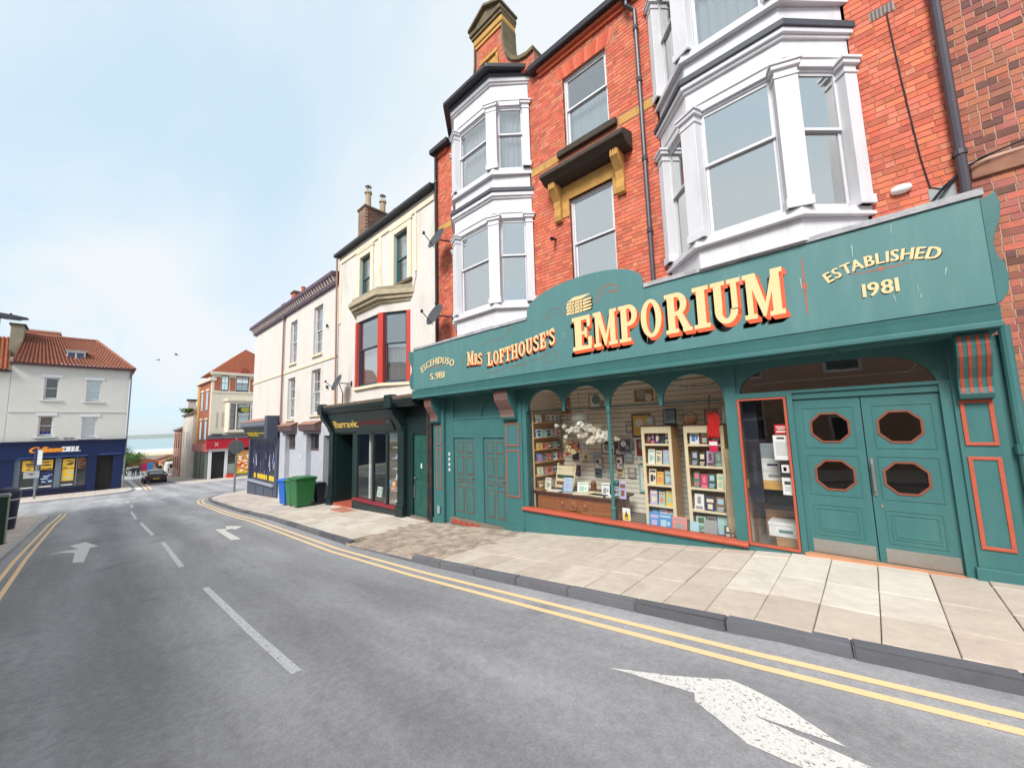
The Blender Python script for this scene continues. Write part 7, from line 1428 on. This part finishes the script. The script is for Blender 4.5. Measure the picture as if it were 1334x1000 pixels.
skinfig('person', 'walker in a dark navy coat with pale hair, left of the pair', FP, FE, FR, person_mat('walker_navy', (26, 28, 44), (34, 34, 48), (196, 150, 130), (206, 200, 194)), (-86, -1.95, g(-86)-.09), .1)
skinfig('person', 'walker in a black coat and dark trousers, right of the pair', FP, FE, FR, person_mat('walker_black', (22, 22, 26), (28, 28, 34), (190, 146, 126), (120, 100, 90)), (-87, -1.35, g(-87)-.09), -.2)
skinfig('person', 'dark figure standing by the white van farther down the hill', FP, FE, FR, person_mat('walker_grey', (40, 40, 52), (30, 34, 52), (196, 150, 130), (60, 48, 40)), (-84, .95, g(-84)), .4)
# tree, shrubs
leafm = [mat('leaf_%d' % i, srgb(*c), .7, .2, 3) for i, c in enumerate(((70, 112, 46), (92, 134, 58), (54, 92, 42)))]; bark = mat('bark', srgb(84, 66, 50), .95, .3, 6)
def tree(name, label, loc, h, rx, rz_, n, cat='tree', seed=1):
    t = thing(name, label, cat, loc); r = random.Random(seed); b = MB(); b.tube([(0, 0, 0), (.05, .03, h*.35), (0, .1, h*.7)], [.14, .1, .05], 8)
    for k in range(6): a = k*1.05; b.tube([(0, .03, h*.35), (rx*.4*math.cos(a), rx*.4*math.sin(a), h*.6), (rx*.7*math.cos(a), rx*.7*math.sin(a), h*.75)], [.06, .04, .02], 6)
    b.build('trunk', bark, t); c = MB(); cl = [(r.gauss(0, rx*.42), r.gauss(0, rx*.42), h*.62+r.gauss(0, rz_*.38)) for _ in range(26)]
    for k in range(n):
        q = Vector(r.choice(cl))+Vector((r.gauss(0, 1), r.gauss(0, 1), r.gauss(0, .8)))*rx*.17; u = Vector((r.gauss(0, 1), r.gauss(0, 1), r.gauss(0, 1))).normalized(); v = u.orthogonal().normalized(); s = r.uniform(.06, .13)
        c.add([tuple(q-u*s), tuple(q+v*s*.5), tuple(q+u*s), tuple(q-v*s*.5)], [(0, 1, 2, 3)], r.randrange(3))
    c.build('crown', leafm, t); return t
tree('small_tree', 'bushy green tree beyond the navy shop corner', (-100, -2.25, g(-100)), 5.2, 2.7, 2.2, 9000, seed=3)
tree('hillside_bush', 'olive bush on the slope above the dark car', (-128, 7.3, g(-128)), 3.0, 1.6, 1.0, 1500, 'bush', 5); tree('garden_bush', 'brownish bush at the foot of the green tree', (-93, -3.2, g(-93)), 1.3, .9, .5, 900, 'bush', 8)
tree('roof_plant', 'green plant sprouting from the gutter of the white house', (-62.5, 1.35, 4.3), .9, .7, .3, 500, 'plant', 6)
# house beyond the bookmaker's, low houses down to the beach
PKH = building('pink_house', 'pale pink house strip behind the white bookmaker house', (-67, -7, -3.5)); MB().box(-74, -60.4, -11, -4.75, -5, 4.6).build('wall', mat('pink_render', srgb(206, 184, 184), .9, .06, 2), PKH); MB().box(-74, -60.35, -11, -4.65, 4.6, 4.8).build('coping', render_s, PKH)
for k in range(2): MB().box(-65-k*4, -63.8-k*4, -4.749, -4.70, .6, 2.6).build('window', flat('far_glass', 60, 56, 70, .2), PKH)
FH = ((-150, 3.5, 9, 6, 2.0, (176, 130, 100), 'tan', 'low tan house with brown roof on the slope to the sea'), (-165, 10, 8, 8, 2.6, (190, 120, 92), 'terracotta', 'terracotta house farther down the slope'), (-140, 9.5, 7, 7, 2.2, (198, 160, 128), 'sand', 'sandy coloured house right of the blue hoarding'), (-185, 2, 8, 10, 2.0, (206, 184, 164), 'cream', 'cream house low on the slope above the sea'), (-200, 14, 9, 9, 2.6, (170, 104, 84), 'red', 'small red house farthest down near the beach'))
for k, (x, y, w, l_, h, c, nm, lb) in enumerate(FH):
    H_ = building('far_house', lb, (x, y, g(x))); z0 = g(x)-.5; MB().box(x-l_/2, x+l_/2, y-w/2, y+w/2, z0, z0+h).build('wall', flat('far_wall_'+nm, *c, rough=.9, var=.1), H_); MB().prism([(y-w/2-.3, z0+h), (y, z0+h+1.5), (y+w/2+.3, z0+h)], 'x', x-l_/2-.2, x+l_/2+.2).build('roof', flat('far_roof_%d' % (k % 2), *((150, 84, 66), (128, 96, 80))[k % 2], rough=.9, var=.15), H_)
    for j in range(3): MB().box(x+l_/2, x+l_/2+.05, y-w*.35+j*w*.3, y-w*.35+j*w*.3+.9, z0+.9, z0+1.8).build('window', flat('far_glass', 60, 56, 70, .2), H_)
# beach, sea, headland
MB().add([(-640, -600, g(-640)-.4), (-640, 900, g(-640)-.4), (-900, 900, -24.9), (-900, -600, -24.9)], [(0, 1, 2, 3)]).build('beach', mat('sand', srgb(206, 186, 152), .95, .1, .02), kind='structure')
def sea_mat():
    M = bpy.data.materials.new('sea_water'); M.use_nodes = True; n = M.node_tree.nodes; l = M.node_tree.links; b = n['Principled BSDF']; b.inputs['Roughness'].default_value = .28
    ge = n.new('ShaderNodeNewGeometry'); mp_ = n.new('ShaderNodeMapping'); mp_.inputs['Scale'].default_value = (.012, .0022, 1); l.new(ge.outputs['Position'], mp_.inputs[0]); a = n.new('ShaderNodeTexNoise'); a.inputs['Scale'].default_value = 1; a.inputs['Detail'].default_value = 6; l.new(mp_.outputs[0], a.inputs['Vector'])
    sx_ = n.new('ShaderNodeSeparateXYZ'); l.new(ge.outputs['Position'], sx_.inputs[0]); r = n.new('ShaderNodeMapRange'); r.inputs[1].default_value = -1500; r.inputs[2].default_value = -880; r.inputs[3].default_value = -.12; r.inputs[4].default_value = .16; l.new(sx_.outputs[0], r.inputs[0]); ad = n.new('ShaderNodeMath'); ad.operation = 'ADD'; l.new(a.outputs['Fac'], ad.inputs[0]); l.new(r.outputs[0], ad.inputs[1]); f = n.new('ShaderNodeMapRange'); f.inputs[1].default_value = .54; f.inputs[2].default_value = .62; l.new(ad.outputs[0], f.inputs[0])
    m_ = n.new('ShaderNodeMix'); m_.data_type = 'RGBA'; l.new(f.outputs[0], m_.inputs['Factor']); m_.inputs['A'].default_value = (*srgb(120, 160, 166), 1); m_.inputs['B'].default_value = (.85, .88, .88, 1); l.new(m_.outputs['Result'], b.inputs['Base Color']); bb = n.new('ShaderNodeBump'); bb.inputs['Strength'].default_value = .5; bb.inputs['Distance'].default_value = 1.0; n2 = n.new('ShaderNodeTexNoise'); n2.inputs['Scale'].default_value = .08; l.new(ge.outputs['Position'], n2.inputs['Vector']); l.new(n2.outputs['Fac'], bb.inputs['Height']); l.new(bb.outputs[0], b.inputs['Normal']); return M
MB().add([(-850, -9000, -25), (-850, 9000, -25), (-9500, 9000, -25), (-9500, -9000, -25)], [(0, 1, 2, 3)]).build('sea', sea_mat(), kind='structure')
b = MB(); r = random.Random(9); pts = []; n = 90; 
for i in range(n+1):
    y = -900+i*32; t_ = i/n; hgt = 14+44*min(1, max(0, (t_-.28)*1.6))**.8+r.uniform(-2, 2) if t_ > .2 else -20
    pts += [(-6800-200*math.sin(t_*3), y, -26), (-7000-200*math.sin(t_*3), y, -25+max(1, hgt+22)), (-7600, y, -26)]
b.add(pts, [(3*i+k, 3*i+3+k, 3*i+4+k, 3*i+1+k) for i in range(n) for k in (0, 1)]); b.build('headland', mat('headland_grass', srgb(96, 112, 92), .95, .2, .004), kind='structure')
# gulls
def gull(p, label, rz, s):
    t = thing('seagull', label, 'bird', p, rz); gm = flat('gull_white', 190, 192, 196, .8); MB(Matrix.Scale(s, 4)).ball((0, 0, 0), .16, 10, 6, 0, (2.2, .7, .7)).build('body', gm, t, smooth=True)
    for k in (-1, 1): b = MB(Matrix.Scale(s, 4)); b.add([(.16, 0, .03), (-.14, 0, .03), (-.16, k*.38, .20), (.12, k*.38, .21), (-.20, k*.85, .10), (-.06, k*.8, .12)], [(0, 1, 2, 3), (3, 2, 4, 5)]); o = b.build('wing', flat('gull_grey', 176, 180, 186, .8), t); o.modifiers.new('s', 'SOLIDIFY').thickness = .02
gull(tuple(CAM+Vector((-1.305, .134, .209))*48), 'grey gull flying, higher of the two in the sky', 1.2, .75); gull(tuple(CAM+Vector((-1.342, .103, .197))*50), 'small gull gliding, lower of the two in the sky', 1.9, .6)

# sea haze: one even box of air round the place
hz = bpy.data.materials.new('haze_air'); hz.use_nodes = True; n = hz.node_tree.nodes; n.clear(); o_ = n.new('ShaderNodeOutputMaterial'); pv = n.new('ShaderNodeVolumePrincipled'); pv.inputs['Color'].default_value = (.90, .95, 1, 1); pv.inputs['Density'].default_value = .00010; hz.node_tree.links.new(pv.outputs[0], o_.inputs['Volume'])
MB().box(-9700, 60, -9200, 9200, -28, 78).build('haze', hz, kind='stuff')
